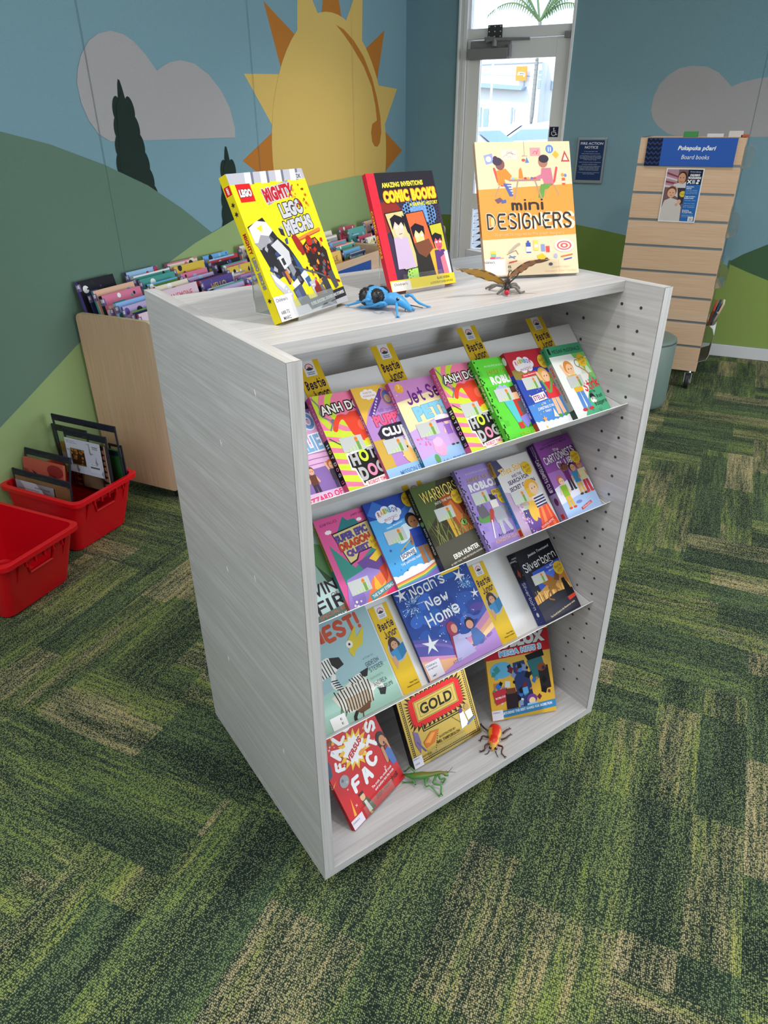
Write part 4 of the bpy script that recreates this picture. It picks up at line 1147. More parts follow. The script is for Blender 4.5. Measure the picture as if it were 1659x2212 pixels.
rowbook(2, .2475, .130, .192, .006, 5, sophie, lambda a: (a.R(0, 0, 100, 20, '2f4a9a'), a.R(40, 0, 100, 20, 'b06a8a')), '3a5aa8', 'blue Sapphire Fairy paperback with dark haired figure on the middle shelf', [graphsticker(16, 54), bestiedot(88, 14)])
rowbook(2, .363, .128, .191, .016, 5, warriors, war_s, '1c1e1a', 'dark brown WARRIORS paperback with one green cat eye', [graphsticker(30, 48), bestiedot(90, 38)])
rowbook(2, .4885, .128, .196, .013, 8, robp, pix_s('8a7ab8'), '7a6aa8', 'lilac pixel-edged knight paperback on the middle shelf', [graphsticker(14, 48), bestiedot(84, 70, 11)])
rowbook(2, .5975, .130, .190, .013, 6.5, thea, thea_s, '5a8ac8', 'white paperback with long blond haired woman in a red skirt', [graphsticker(12, 66), bestiedot(80, 30)])
rowbook(2, .738, .128, .200, .026, 3, cartoon, cart_s, '4a2068', 'thick purple CARTOONISTS CLUB paperback at the right end of the middle shelf', [bestiedot(88, 50)])

# --- lowest sloping shelf
def nest(a):
    a.R(0, 0, 100, 98, '9cbcc4'); a.P([0, 66, 100, 60, 100, 98, 0, 98], 'a6cabe'); a.P([0, 82, 100, 84, 100, 98, 0, 98], '9ec4b8')
    a.T('MY NEST!', 46, 15, 84, 17, 'c4543c', f=1, b=1.9, rot=-4)
    ZB = '2c2a2c'
    a.P([30, 36, 42, 34, 52, 40, 54, 46, 44, 50, 30, 52], 'e8e6e2'); a.P([44, 35, 54, 38, 56, 46, 48, 48, 44, 42], ZB)
    for k in range(5):
        a.L([30 + k * 3, 36, 32 + k * 3, 51], 1, ZB)
    a.L([44, 66, 38, 60, 42, 52], 4.6, 'e4e2de'); a.L([54, 66, 62, 62, 72, 62], 4.6, 'e4e2de'); a.P([68, 59, 78, 58, 74, 65, 69, 65], ZB)
    a.P([32, 70, 52, 64, 70, 64, 76, 74, 72, 86, 58, 92, 40, 88], 'dcd6cc'); a.P([44, 76, 70, 76, 70, 88, 56, 92, 44, 86], 'c0ac94')
    for k in range(12):
        a.L([36 + k * 3.3, 66 + (k % 2) * 2, 38 + k * 3.1, 77, 37 + k * 3, 88], 1.1, ZB)
    for k in range(5):
        a.L([38 + k * .6, 56 + k * 2.3, 44 + k * .6, 57 + k * 2.3], 1, ZB); a.L([55 + k * 3, 61, 57 + k * 3, 66], 1, ZB)
    a.L([74, 78, 82, 74, 84, 80], 4, 'e4e2de'); a.P([80, 80, 88, 82, 84, 88, 79, 86], ZB)
    a.P([50, 90, 60, 88, 68, 86, 64, 93, 54, 94], '6a4a36'); a.L([50, 91, 46, 95, 47, 100], 3.4, ZB); a.L([56, 93, 54, 99], 1.2, '4a4038'); a.L([34, 88, 38, 80, 36, 92, 44, 84], 1, '5a6a40')
    a.P([70, 26, 82, 16, 78, 28, 90, 20, 82, 36, 74, 38, 68, 44, 66, 38], 'd0bc3c'); a.E(69, 31, 3.6, 'e4e2da'); a.E(69, 31, 1.2, '222')
    a.T('written by', 82, 49, 12, 3, '4a5a60', f=1, b=.5, rot=-4); a.T('GIDEON', 84, 55, 15, 4.4, '3a4448', f=1, b=.7, rot=-4); a.T('STERER', 86, 61, 16, 4.4, '3a4448', f=1, b=.7, rot=-4); a.T('illustrated by', 83, 69, 15, 3, '6a7a7c', f=1, b=.5, rot=-4); a.T('ANDREA', 84, 75, 15, 4.4, '3a4448', f=1, b=.7, rot=-4); a.T('TSURUMI', 87, 81, 17, 4.4, '3a4448', f=1, b=.7, rot=-4)
rowbook(3, .030, .236, .230, .008, .6, nest, None, '8aaab0', 'pale blue picture book with NEST! title and fallen zebra, next to the left panel', [calllabel((('E', 33, 90, 2, 2), ('E', 33, 94, 2, 2)), 22, 86, 38, 97.5, 'f0f0f2')], hard=False)
def noah(a):
    H = 99
    a.R(0, 0, 100, H, '2a4a9a'); q = random.Random(3)
    for k in range(26):
        a.E(q.uniform(0, 100), q.uniform(0, 62), q.uniform(5, 14), q.choice(('2f5ab0', '24408e', '3a6ac8', '4a4a98', '2a66b8', '54479a')), q.uniform(3, 8), q.uniform(-40, 40), 14)
    a.P([0, 54, 30, 64, 60, 82, 100, 50, 100, H, 0, H], '5a58a8'); a.P([0, 72, 40, 86, 100, 58, 100, H, 0, H], 'c88ab0'); a.P([0, 78, 46, 90, 100, 66, 100, H, 0, H], 'e0a884'); a.P([10, H, 50, 90, 100, 78, 100, H], 'b08ad0'); a.P([36, 90, 70, 84, 100, 72, 100, 78, 60, 90], 'f0c898')
    a.L([0, 60, 30, 70, 50, 84, 70, 86], 3, '7a6ab8'); a.L([70, 52, 84, 62, 100, 56], 4, '4f66b8')
    for cx_, cy_, n, rr in ((16, 22, 40, 15), (88, 20, 26, 10), (60, 44, 26, 8)):
        for k in range(n):
            t = q.uniform(0, 2 * PI); r_ = rr * q.uniform(.3, 1); a.L([cx_ + r_ * .4 * math.cos(t), cy_ + r_ * .4 * math.sin(t), cx_ + r_ * math.cos(t), cy_ + r_ * math.sin(t)], .35, '9ac8f0', False); a.E(cx_ + r_ * math.cos(t), cy_ + r_ * math.sin(t), .55, 'e8f4fc', n=6)
    sparkle(a, 70, 0, 0, 100, 70, .5, 'd8e8fa', 9, 1); sparkle(a, 16, 30, 40, 96, 70, 1.1, 'e8f0fa', 12)
    for x, y, r_, ro in ((18, 66, 11, 10), (84, 12, 8.5, 30), (8, 8, 8, 0), (94, 36, 6, 15)):
        a.star(x, y, r_, 'e9ecf2', 5, .30, ro - 90)
    a.T("Noah's", 42, 8, 46, 13, 'e8ebf2', f=1, b=1.0, rot=-4); a.T('New', 46, 26, 30, 13, 'e8ebf2', f=1, b=1.0, rot=-4); a.T('Home', 46, 42, 44, 14, 'e8ebf2', f=1, b=1.0, rot=-4)
    a.P([44, 58, 50, 55, 54, 60, 52, 78, 46, 88, 40, 90, 42, 72], '8a2f50'); a.E(49, 60, 6.5, '9a3a58', 7.5); a.E(51.5, 61, 3.8, 'd89a84', 4.8); a.P([46, 68, 56, 68, 64, 84, 66, 92, 40, 94], 'b0aed8'); a.L([54, 71, 64, 74, 73, 72], 4, 'b8b6de')
    a.E(72, 62, 5.6, '221c28', 5.8); a.E(71.5, 64, 4.6, 'd89a84', 4.6); a.P([70, 69, 78, 70, 84, 82, 78, 88, 66, 86], '4f6fae')
    a.T('Nabila Adani', 84, 84, 20, 3.6, '4a4a7a', f=1, b=.6, rot=-14); a.T('Attar', 40, 92, 12, 4, '4a5aa0', f=1, b=.6)
rowbook(3, .344, .232, .230, .008, .6, noah, None, '22346e', "deep blue Noah's New Home picture book with two seated figures", [calllabel((("Children's", 9, 84, 13, 2.4), ('Graphics', 9, 87.5, 12, 2.4), ('AMIT', 8, 95, 6, 2)), 1.5, 81, 20, 98, 'd8d6e2')])
def silver(a):
    H = 150
    a.R(0, 0, 100, H, '161a2c'); a.P([0, 0, 100, 0, 100, 60, 0, 44], '10131f'); a.P([20, 50, 100, 44, 100, 108, 24, 112], '3050b8'); a.P([50, 60, 90, 56, 80, 100, 40, 104], '4a70d8'); a.P([0, 96, 40, 84, 60, 92, 90, 76, 100, 70, 100, 116, 0, 122], 'c8924a'); a.P([78, 56, 100, 48, 100, 100, 84, 102], 'b87a3a')
    q = random.Random(1)
    for k in range(26):
        x = q.uniform(4, 98); a.R(x, q.uniform(86, 98), x + 2, 114, q.choice(('8a6030', 'e0b060', '5a4a3a', 'f0c878')))
    a.P([0, 112, 60, 104, 100, 108, 100, H, 0, H], '22242e'); a.P([0, 130, 100, 118, 100, H, 0, H], '2c2a3a')
    a.P([28, 74, 50, 62, 66, 76, 84, 60, 78, 78, 62, 92, 70, 104, 52, 96, 40, 100, 46, 88], '9a6a2a'); a.P([36, 76, 30, 58, 50, 60, 58, 78], 'b8502a'); a.P([64, 80, 78, 62, 96, 66, 82, 74, 76, 86], '7a4a22'); a.L([40, 98, 32, 110, 44, 116], 3, '8a5a2a')
    a.E(86, 88, 4, 'e0c0a8', 4.6); a.P([82, 84, 90, 83, 91, 92, 81, 92], '1a1418'); a.P([82, 92, 92, 92, 100, 124, 78, 126], '15131a'); a.P([78, 122, 100, 120, 100, 127, 80, 130], 'c8402c')
    a.T('Jessica Townsend', 58, 15, 62, 7, 'e4e4ea', sh=.2, b=.01, rot=-4); a.T('Silverborn', 50, 34, 90, 18, 'e6e6ec', f=1, b=.85, rot=-5); a.L([60, 44, 74, 42, 84, 46, 70, 50], 1, 'e6e6ec'); a.T('The Mystery of', 76, 52, 36, 4.4, 'd8dcec', rot=-5); a.T('Morrigan Crow', 80, 59, 36, 4.4, 'd8dcec', rot=-5); a.T('The fourth book in the Nevermoor series', 54, 139, 74, 4, 'e0d0a8', rot=-7, b=.01)
def silver_s(a):
    a.R(0, 0, 100, 20, '222f6e'); a.R(0, 0, 40, 20, '131625'); sparkle(a, 30, 2, 1, 98, 15, .35, 'b8c8f0', 3, 1); a.T('Jessica', 7, 5, 10, 3, 'e4e4ea', rot=90); a.T('Townsend', 11, 9, 14, 3, 'e4e4ea', rot=90); a.T('Silverborn', 60, 8, 38, 6.5, 'e6e6ee', f=1, b=.8); a.E(86, 8, 3, 'd8d8e0', 2.4); a.P([28, 5, 34, 8, 28, 11, 22, 8], 'a8402a')
rowbook(3, .708, .132, .199, .034, .6, silver, silver_s, '1a2048', 'thick dark blue Silverborn paperback at the right end of the lowest sloping shelf', [graphsticker(14, 56, 36), bestiedot(88, 62, 13)])

# --- yellow shelf talkers
def talker(a):
    a.R(0, 0, 100, 410, 'dfb92c'); a.R(30, 0, 76, 62, 'e6e4e8')
    for k in range(9):
        t = PI + PI * k / 8; a.E(53 + 15 * math.cos(t), 28 + 14 * math.sin(t), 2.6, 'c04a5a', n=8)
    a.E(53, 27, 9, 'f0b8b8', 8); a.P([36, 34, 53, 27, 70, 34, 60, 40, 46, 40], '3a4a44'); a.R(51, 26, 55, 40, '3a3a50'); a.T('Auckland', 53, 47, 30, 5, '3a5aa0', b=.03); a.T('Libraries', 53, 54, 28, 5, '3a5aa0', b=.03)
    a.T('Bestie', 52, 94, 80, 38, '2c1a3c', f=1, b=1.25, rot=-5, sh=.14); a.T('Junior', 58, 135, 72, 36, '2c1a3c', f=1, b=1.25, rot=-5, sh=.14)
    a.E(56, 215, 45, 'b4b0ac', 57); a.E(50, 184, 26, '4a342a', 30); a.E(34, 215, 14, '4a342a', 30); a.E(72, 201, 10, '4a342a', 22); a.E(52, 193, 17, 'c89a7c', 20); a.E(45, 190, 2.4, '2a1a16'); a.E(60, 189, 2.4, '2a1a16')
    a.P([22, 215, 58, 207, 98, 193, 98, 241, 60, 263, 26, 263], '3f8cc0'); a.P([60, 208, 98, 193, 98, 241, 62, 263], '3478a8'); a.P([14, 241, 34, 235, 40, 269, 22, 297], 'c89a7c')
    a.T('Tāmaki Tātaki,', 70, 372, 44, 8, '3a3020'); a.T('Altogether Auckland.', 62, 386, 66, 8, '3a3020')
def shelfsign(r, u, vt, label, w=.052, h=.213):
    m = rowM(r) @ Matrix.Translation((u, -.0012, vt - h))
    a = Art(410); talker(a)
    o = empty('shelf_sign', m, label, 'sign', 'yellow Bestie Junior shelf signs')
    g = G(); g.box(0, 0, 0, w, .0006, h, 0, 'dfb92c'); a.emit(g, lambda x, y, l: (x * w / 100, -l, h - y * h / 410), step=None)
    g.build('sign_card', 'print', o)
for r, u, vt, lb in ((1, .146, .275, 'yellow Bestie Junior sign behind the HOT DOG book nearest the left panel'), (1, .320, .277, 'yellow Bestie Junior sign behind the Jet Set Pets book'), (1, .545, .280, 'yellow Bestie Junior sign behind the bright green paperback'), (1, .746, .270, 'yellow Bestie Junior sign behind the Stink book'),
                     (2, .366, .207, 'yellow sign whose top edge shows above the WARRIORS book'), (3, .274, .213, 'full yellow Bestie Junior sign beside the NEST! picture book'), (3, .5805, .213, 'full yellow Bestie Junior sign between the deep blue picture book and the thick Silverborn book')):
    shelfsign(r, u, vt, lb)
# ------------------------------------------------------------------ books on easels, top of the bookcase
def lego(a):
    Y_ = 'e6d81c'
    a.R(0, 0, 100, 128, Y_); a.R(0, 0, 100, 9, 'b4b4c2')
    for x in (22, 42, 62, 82):
        a.P([x, 0, x + 8, 0, x + 5, 10, x - 3, 10], 'd8d8e2'); a.P([x + 8, 0, x + 11, 0, x + 8, 10, x + 5, 10], '6f6f80')
    a.P([0, 9, 100, 13, 100, 16, 0, 12], Y_); a.R(88, 3.5, 96, 9.5, 'c8c8d2'); a.T('DK', 92, 6.5, 6, 3.6, '2a2a30', b=.03)
    a.R(6, 9, 24, 24, 'd8141c'); a.T('LEGO', 15, 16.5, 15, 6.4, 'f6f4f0', '1a1210', .5, sh=.12, b=.07)
    a.P([34, 17, 74, 9, 77, 18, 38, 29], '9a9aa4'); a.T('MIGHTY', 56, 19, 40, 12, 'b8182a', 'c8c8ce', .9, rot=-5, b=.07)
    a.T('LEGO', 66, 34, 32, 13, 'c4c4cc', '26262c', .9, rot=-5, b=.07); a.T('MECHS', 68, 49, 40, 13, 'c4c4cc', '26262c', .9, rot=-5, b=.07)
    q = random.Random(11)
    gr = ['d4d4d8', 'a8a8b0', '5a5a64', '2c2c34', 'e8e8ea', '3a4a78', '84848e']
    def shards(n, x0, y0, x1, y1, cs, s):
        for _ in range(n):
            x, y = q.uniform(x0, x1), q.uniform(y0, y1); b = q.uniform(0, 6.28); k = s * q.uniform(.5, 1.2)
            a.P([(x + k * q.uniform(.4, 1) * math.cos(b + i * 1.45), y + k * q.uniform(.5, 1.1) * math.sin(b + i * 1.45)) for i in range(4)], q.choice(cs))
    a.P([2, 44, 24, 38, 34, 56, 44, 66, 52, 84, 48, 98, 38, 104, 30, 88, 14, 92, 8, 70], '24242c')
    shards(40, 8, 48, 46, 96, ['a8a8b0', '5a5a64', '2c2c34', '3a4a78', '84848e', '1c1c22'], 5)
    for c, p in (('dcdce0', [3, 45, 15, 40, 26, 42, 31, 50, 24, 54, 14, 52, 8, 58, 4, 58]), ('9a9aa4', [3, 58, 8, 58, 14, 52, 24, 54, 20, 60, 8, 64]), (Y_, [12, 46, 20, 44, 17, 50]), ('c8c8ce', [22, 62, 33, 58, 42, 70, 40, 80, 34, 82, 30, 72]), ('8a8a94', [34, 82, 40, 80, 42, 88, 36, 92]), ('e6e6ea', [25, 73, 32, 72, 34, 82, 28, 84]), ('34343c', [28, 75, 32, 74, 33, 80, 29, 81]),
                 ('b8b8c0', [8, 84, 14, 88, 24, 98, 28, 106, 24, 112, 16, 104, 10, 96]), ('e2e2e6', [9, 85, 13, 88, 22, 97, 18, 100, 11, 92]), ('5a2a4a', [24, 86, 30, 84, 31, 96, 27, 97]), ('c07a30', [27, 86, 31, 85, 32, 95, 29, 96]), ('d4d4da', [30, 98, 40, 94, 42, 100, 33, 104]), ('46506e', [29, 103, 42, 99, 46, 118, 34, 124]), ('5c688c', [31, 105, 36, 103, 40, 119, 35, 121]), ('2a3248', [32, 114, 46, 110, 50, 128, 36, 128]),
                 ('30507e', [44, 72, 50, 80, 56, 96, 50, 98, 46, 86]), ('d0d0d6', [46, 92, 54, 88, 58, 98, 50, 102]), ('3a5a8a', [50, 96, 57, 94, 58, 102, 52, 104]), ('b4b4be', [54, 100, 64, 98, 70, 108, 62, 116, 56, 110]), ('6a6a74', [60, 106, 70, 104, 74, 112, 64, 118])):
        a.P(p, c)
    for k in range(7):
        a.E(12 + k * 2.2, 90 + k * 2.6, .9, 'f0f0f2', n=8); a.E(57 + k % 4 * 2.4, 103 + k // 4 * 3, .8, 'e4e4ea', n=8)
    a.L([58, 62, 94, 56], 3.4, 'd8843a', False); a.L([58, 63, 94, 57.4], .7, 'b8301c', False)
    a.P([52, 58, 58, 56, 62, 64, 66, 72, 60, 76, 55, 70], '9a2420'); a.P([62, 68, 70, 64, 84, 62, 94, 76, 92, 96, 80, 100, 70, 98, 64, 84], '2c1c1e')
    shards(60, 58, 64, 92, 104, ['b8281c', 'c8501c', '2c2020', '5a5a60', 'e0a030', '7a1c18', '1c1a20', 'd86a24'], 3.2); a.E(74, 64, 4, 'b8281c', 4.6)
    a.L([42, 84, 70, 94, 96, 106], 1.7, '5a5a66', False); a.L([80, 99, 97, 106], 2.2, '8a1c1c', False)
    a.P([72, 100, 80, 98, 84, 122, 76, 124], '3a3a44'); a.P([58, 106, 66, 102, 70, 122, 60, 124], '7a2a22'); a.P([84, 96, 92, 94, 94, 110, 88, 112], '4a4a52'); shards(22, 72, 14, 92, 36, ['b8281c', 'e0a030', '7a1c18', 'c8501c'], 2.2); a.L([68, 24, 78, 14], 1, 'b8281c', False)
    a.R(0, 118, 100, 128, 'c8c8d2'); a.P([40, 115, 100, 112, 100, 121, 44, 124], '2c2c34'); a.T('FLYERS, SHOOTERS, CRUSHERS AND STOMPERS', 72, 118, 52, 3.6, 'e8e8ee', rot=-3, b=.03)
def lego_s(a):
    a.R(0, 0, 100, 12, 'dccb1a'); a.R(7, .5, 13, 6.2, 'd8141c'); a.T('LEGO', 10, 3.4, 4.4, 2, 'f6f4f0', b=.06); a.T('MIGHTY', 45, 3.4, 14, 3.4, 'a81828', b=.06); a.T('LEGO MECHS', 65, 3.4, 22, 3.4, '8a8a90', '55555c', .12, b=.06)
    for x in (19, 25, 84):
        a.star(x, 3.4, 2.2, '2a2a24', 6)
def comic(a):
    a.R(0, 0, 100, 138, '3b3149'); a.R(0, 0, 12, 138, 'd8283c'); a.P([12, 0, 100, 0, 100, 40, 40, 34, 12, 30], '231f2b'); a.P([12, 34, 30, 30, 42, 44, 20, 48, 30, 62, 12, 70], '8a2c26'); a.P([18, 50, 28, 46, 24, 66], 'c8442c')
    a.E(66, 50, 26, '6a9ad8', 20)
    for i in range(15):
        for j in range(13):
            x, y = 40 + i * 4, 28 + j * 4 + (i % 2) * 2; d = math.hypot(x - 66, y - 50)
            if d < 36:
                a.E(x, y, max(.4, 1.9 - abs(d - 18) * .08), '221d2a' if d > 14 else '86b0e4', n=6)
    a.E(52, 122, 24, 'a8d860', 16)
    for i in range(13):
        for j in range(8):
            x, y = 28 + i * 4, 106 + j * 4 + (i % 2) * 2; d = math.hypot((x - 52), (y - 122) * 1.3)
            if 14 < d < 29:
                a.E(x, y, .3 + (d - 12) * .09, '3b3149', n=6)
    a.T('AMAZING INVENTIONS', 50, 14, 62, 6, 'ecd94a', b=.05, rot=-1); a.T('COMIC BOOKS', 58, 27, 80, 14, 'ecd030', 'b8502a', .9, b=.08, rot=-1.5); a.T('A GRAPHIC HISTORY', 76, 38, 44, 4.4, 'ecd94a', b=.04, rot=-1.5)
    def face(x, y, s, skin, hair, top):
        a.P([x - 11 * s, y + 12 * s, x + 11 * s, y + 12 * s, x + 15 * s, y + 52 * s, x - 14 * s, y + 52 * s], top); a.P([x - 8 * s, y - 8 * s, x + 8 * s, y - 8 * s, x + 8 * s, y + 6 * s, x + 1 * s, y + 15 * s, x - 6 * s, y + 8 * s], skin)
        a.P([x - 10 * s, y + 2 * s, x - 11 * s, y - 12 * s, x - 2 * s, y - 17 * s, x + 11 * s, y - 12 * s, x + 10 * s, y + 0 * s, x + 6 * s, y - 7 * s, x + 1 * s, y - 3 * s, x - 4 * s, y - 8 * s], hair)
        a.E(x - 3 * s, y - 1 * s, 2.6 * s, 'f0f0e8', 1.6 * s); a.E(x + 5 * s, y - 1 * s, 2.6 * s, 'f0f0e8', 1.6 * s); a.L([x - 1 * s, y + 8 * s, x + 4 * s, y + 7.5 * s], .7 * s, '4a2a2a')
    a.P([14, 46, 42, 44, 50, 112, 26, 114], '18141c'); a.P([15, 47, 41, 45, 49, 111, 27, 113], 'cfc48a'); face(30, 64, .92, 'e0c8b4', '1c1424', 'c8b0d0'); a.P([38, 50, 46, 52, 47, 76, 42, 70], '1c1424')
    a.P([44, 48, 72, 46, 86, 128, 52, 128], '18141c'); a.P([45, 49, 71, 47, 84, 127, 53, 127], 'e0683c'); a.P([60, 96, 82, 92, 85, 127, 70, 127], 'f0b03a'); face(58, 76, .92, 'e4cf8e', '1c1424', '2a2624'); a.P([48, 84, 72, 80, 76, 92, 62, 102, 52, 96], '7a4630')
    a.P([76, 64, 97, 62, 98, 134, 84, 134], '18141c'); a.P([77, 65, 96, 63, 97, 133, 84, 133], 'c8c038'); face(85, 86, .72, 'd85a70', '1c1424', '5a3a7a'); a.P([84, 104, 92, 100, 94, 133, 85, 133], 'e87a8a'); a.P([91, 98, 97, 96, 97, 130, 93, 124], 'dcdce4')
    a.R(0, 124, 100, 138, 'e6cf2e'); a.T('BLAKE HOENA', 82, 128, 20, 3.2, '3a3420', b=.03); a.T('ILLUSTRATED BY DARREN RAWLINGS', 78, 133, 36, 2.6, '3a3420', b=.02)
def mini(a):
    C_, O_ = 'f0d6b4', 'efa04c'
    a.R(0, 0, 100, 131, C_); a.P([0, 46, 100, 42, 100, 92, 0, 95], O_)
    a.P([8, 13, 17, 11, 18, 20, 10, 22], '9aa6d8'); a.E(13, 16.5, 2.8, 'efe9e0'); a.R(26, 7, 44, 18, 'e6d3c4'); a.R(27, 8, 43, 17, 'f2e2d0')
    q = random.Random(3)
    for k in range(9):
        a.L([q.uniform(28, 42), q.uniform(9, 16), q.uniform(28, 42), q.uniform(9, 16)], .35, 'b08a90', False)
    a.R(57, 6, 68, 14, 'eea0a4'); a.L([60, 12, 62, 9, 65, 11, 63, 13, 66, 8], .5, 'c05a70'); a.E(78, 7.5, 4.2, '6a8ed0'); a.R(76.4, 5.6, 77.4, 10, 'f0f0f0'); a.R(78.6, 5.6, 79.6, 10, 'f0f0f0'); a.P([84, 9, 88, 13, 84.5, 17, 80.5, 13], 'e8b848'); a.P([94, 9, 99, 20, 89.5, 20], 'c84a4a'); a.P([94, 12.5, 97, 18.6, 91.6, 18.6], 'efd8cc')
    a.L([51, 0, 51, 13, 48, 14, 54, 14], .3, '8a7a70', False); a.E(49.5, 18, 2, 'd85a4a', 1.4); a.P([53, 15, 55.4, 20.6, 51, 20.6], '5a8ac8')
    a.L([18, 26, 22, 42, 34, 42], 2.4, 'd85a5a'); a.L([84, 26, 80, 42, 70, 42], 2.4, 'd85a5a')
    a.L([22, 43, 17, 53], 1, 'b89a80', False); a.L([30, 43, 33, 53], 1, 'b89a80', False); a.L([73, 43, 70, 53], 1, 'b89a80', False); a.L([80, 43, 85, 53], 1, 'b89a80', False)
    a.P([20, 28, 30, 26, 36, 33, 33, 38, 28, 36, 29, 42, 21, 42], 'ef8f3c'); a.E(24.5, 22, 4.8, '8a5a5a', 5.4); a.E(22, 19, 5, '4a3a52', 4); a.E(20, 16, 2.4, '4a3a52'); a.P([26, 40, 34, 41, 36, 53, 32, 53, 29, 46], '5a6ab0')
    for k in range(4):
        a.P([30 + k * 1.4, 42 + k * 2.6, 35.6, 42 + k * 2.6, 36, 43.2 + k * 2.6, 31 + k * 1.4, 43.2 + k * 2.6], 'e8e6ee')
    a.P([68, 26, 78, 26, 80, 42, 70, 42, 68, 36, 60, 38, 60, 35, 67, 32], 'd07a94'); a.E(70, 20, 5, 'b07a68', 5.6); a.E(71, 17, 5.4, '3a3444', 4); a.P([66, 42, 78, 41, 74, 46, 70, 47, 68, 55, 62, 55], '6fa04e')
    a.R(33, 36.6, 66, 38.4, 'b48c84'); a.L([42, 38, 37, 56], 1.4, 'b89a84', False); a.L([60, 38, 66, 56], 1.4, 'b89a84', False); a.P([44, 27, 46, 25, 47, 28, 48, 36, 43, 36], 'ef8f3c')
    for x, c in ((37, '9ac0e0'), (40, 'e8c85a'), (50, 'c84a5a'), (53, 'd8a84a'), (57, '7a6ab8'), (60, 'd8545a')):
        a.E(x, 35.8, 1.6, c, 1.2)
    a.R(89, 36, 92.4, 43, 'e0683c'); a.R(89, 39, 92.4, 41, 'f0e8e0'); a.E(90, 33, 1.6, 'ef9f4c'); a.E(93, 33.6, 1.5, '6a8ed0'); a.P([16, 56, 22, 54, 25, 57, 19, 60], '7a5a70'); a.P([23, 57, 28, 56, 28, 59, 23, 60], '5a6ab0')
    K = '3b3434'
    a.T('mini', 50, 61.5, 34, 11, K, f=1, b=1.2)
    a.T('DESIGNERS', 51, 77.5, 90, 16, K, 'e8dcc8', .6, f=1, b=.95); a.E(12, 78, 2.2, 'f0c88a', 5); a.L([30, 71.5, 30, 83], .8, 'e8dcc8', False); a.L([63.5, 72, 69, 83], .7, 'e8dcc8', False)
    a.T('20 projects inspired by the great designers', 50, 90.5, 74, 4, 'f4d8b0', f=1, b=.5)
    a.L([27, 108, 34, 102, 38, 100], 2.4, 'b8a898'); a.L([24, 110, 34, 106], .6, '9a8a7a'); a.L([34, 106, 36, 110], .8, '9a8a7a')
    for k, (x, y, c) in enumerate(((10, 106, 'e8d060'), (10, 109, '8ac0a0'), (9, 112, 'd85a7a'), (15, 112, 'b090c8'), (18, 113, 'ef9f4c'))):
        a.R(x - 2.6, y, x + 2.6, y + 2.8, c)
    a.R(45, 99, 50, 109, '3f5cb0'); a.R(46.4, 97, 48.6, 99.4, '3f5cb0'); a.R(45, 103, 50, 108, 'e4e2e8'); a.R(53, 97, 58, 107, 'e6cf6a'); a.R(54, 101, 57.6, 104, 'f0ead8'); a.R(61, 101, 65, 108, '8a9ad0'); a.R(66, 103, 70, 109, 'd8545a')
    a.E(86, 103, 10.5, 'f0ece8', 6.4); a.E(86, 103, 8, 'd8646a', 4.6); a.E(86, 103, 6.2, 'f0d8cc', 3.5); a.E(86, 103, 4.2, 'd8646a', 2.4); a.E(86, 103, 2, 'f0d8cc', 1.2)
    a.L([26, 113, 33, 112], 1, '6a8ac0'); a.L([27, 111, 32, 114], .8, '6a8ac0'); a.L([26, 118, 34, 116.4], 1.2, 'c84a4a', False); a.L([10, 118, 18, 116.6], 1.2, 'c0a078', False); a.P([56, 112, 62, 110, 66, 114, 62, 117, 57, 116], 'e8c03a'); a.E(58, 117, 2, '4a4a58', 1.5); a.E(66, 116, 2, '4a4a58', 1.5); a.E(70, 121, 2.2, '4a4a58', 1.5)
    a.L([82, 114, 94, 112], 1.2, 'd8743a', False); a.L([85, 117, 93, 115.6], 1.2, '5a5ab0', False); a.E(76, 113, 2, 'b0b0d8', 2.4); a.T('Joséphine Seblon', 80, 124, 20, 2.6, 'dcae8c', f=1, b=.5); a.T('illustrated by Robert Sae-Heng', 80, 128, 34, 2.6, 'dcae8c', f=1, b=.5)
TOPG = 'books on the bookcase top'
freebook(.0921, .1892, BH, 21.9, 23.1, .191, .2417, .017, lego, lego_s, 'dccb1a', 'yellow MIGHTY LEGO MECHS hardback tilted on a clear easel', TOPG, ew=.11, el=.17, hard=True,
         stick=[calllabel((("Children's", 10, 108, 15, 3), ('688.72', 9, 119, 11, 3), ('MARC', 9, 124, 10, 3)), 0, 104.5, 24, 126.5, 'dcdae0')], easel_label='clear easel holding the yellow hardback on the bookcase top')
freebook(.378, .270, BH, .6, 23, .1644, .2255, .012, comic, lambda a: (a.R(0, 0, 100, 10, 'c8283a'), a.T('COMIC BOOKS', 50, 3, 40, 3, 'ecd030')), 'c8283a', 'dark COMIC BOOKS hardback with red spine on a clear easel', TOPG, ew=.10, el=.16, hard=True,
         stick=[calllabel((("Children's", 15, 129, 20, 3),), 1, 125.5, 30, 137, 'e8e0d8')], easel_label='clear easel holding the dark hardback with the red spine')
freebook(.634, .280, BH, -23.2, 26, .217, .284, .013, mini, lambda a: (a.R(0, 0, 100, 10, 'c8a890'), a.R(34, 0, 70, 10, 'd8883c'), a.T('mini DESIGNERS', 52, 2.4, 30, 2, '3a3030')), 'd8b898', 'cream and orange mini DESIGNERS picture book on a clear easel', TOPG, ew=.12, el=.19,
         stick=[calllabel((("Children's", 4, 117, 13, 2.8), ('IS', 26, 122, 3, 2.6), ('ON', 26, 126, 4, 2.6)), -2, 114, 22, 130, 'e8e2dc')], easel_label='clear easel holding the cream and orange picture book')
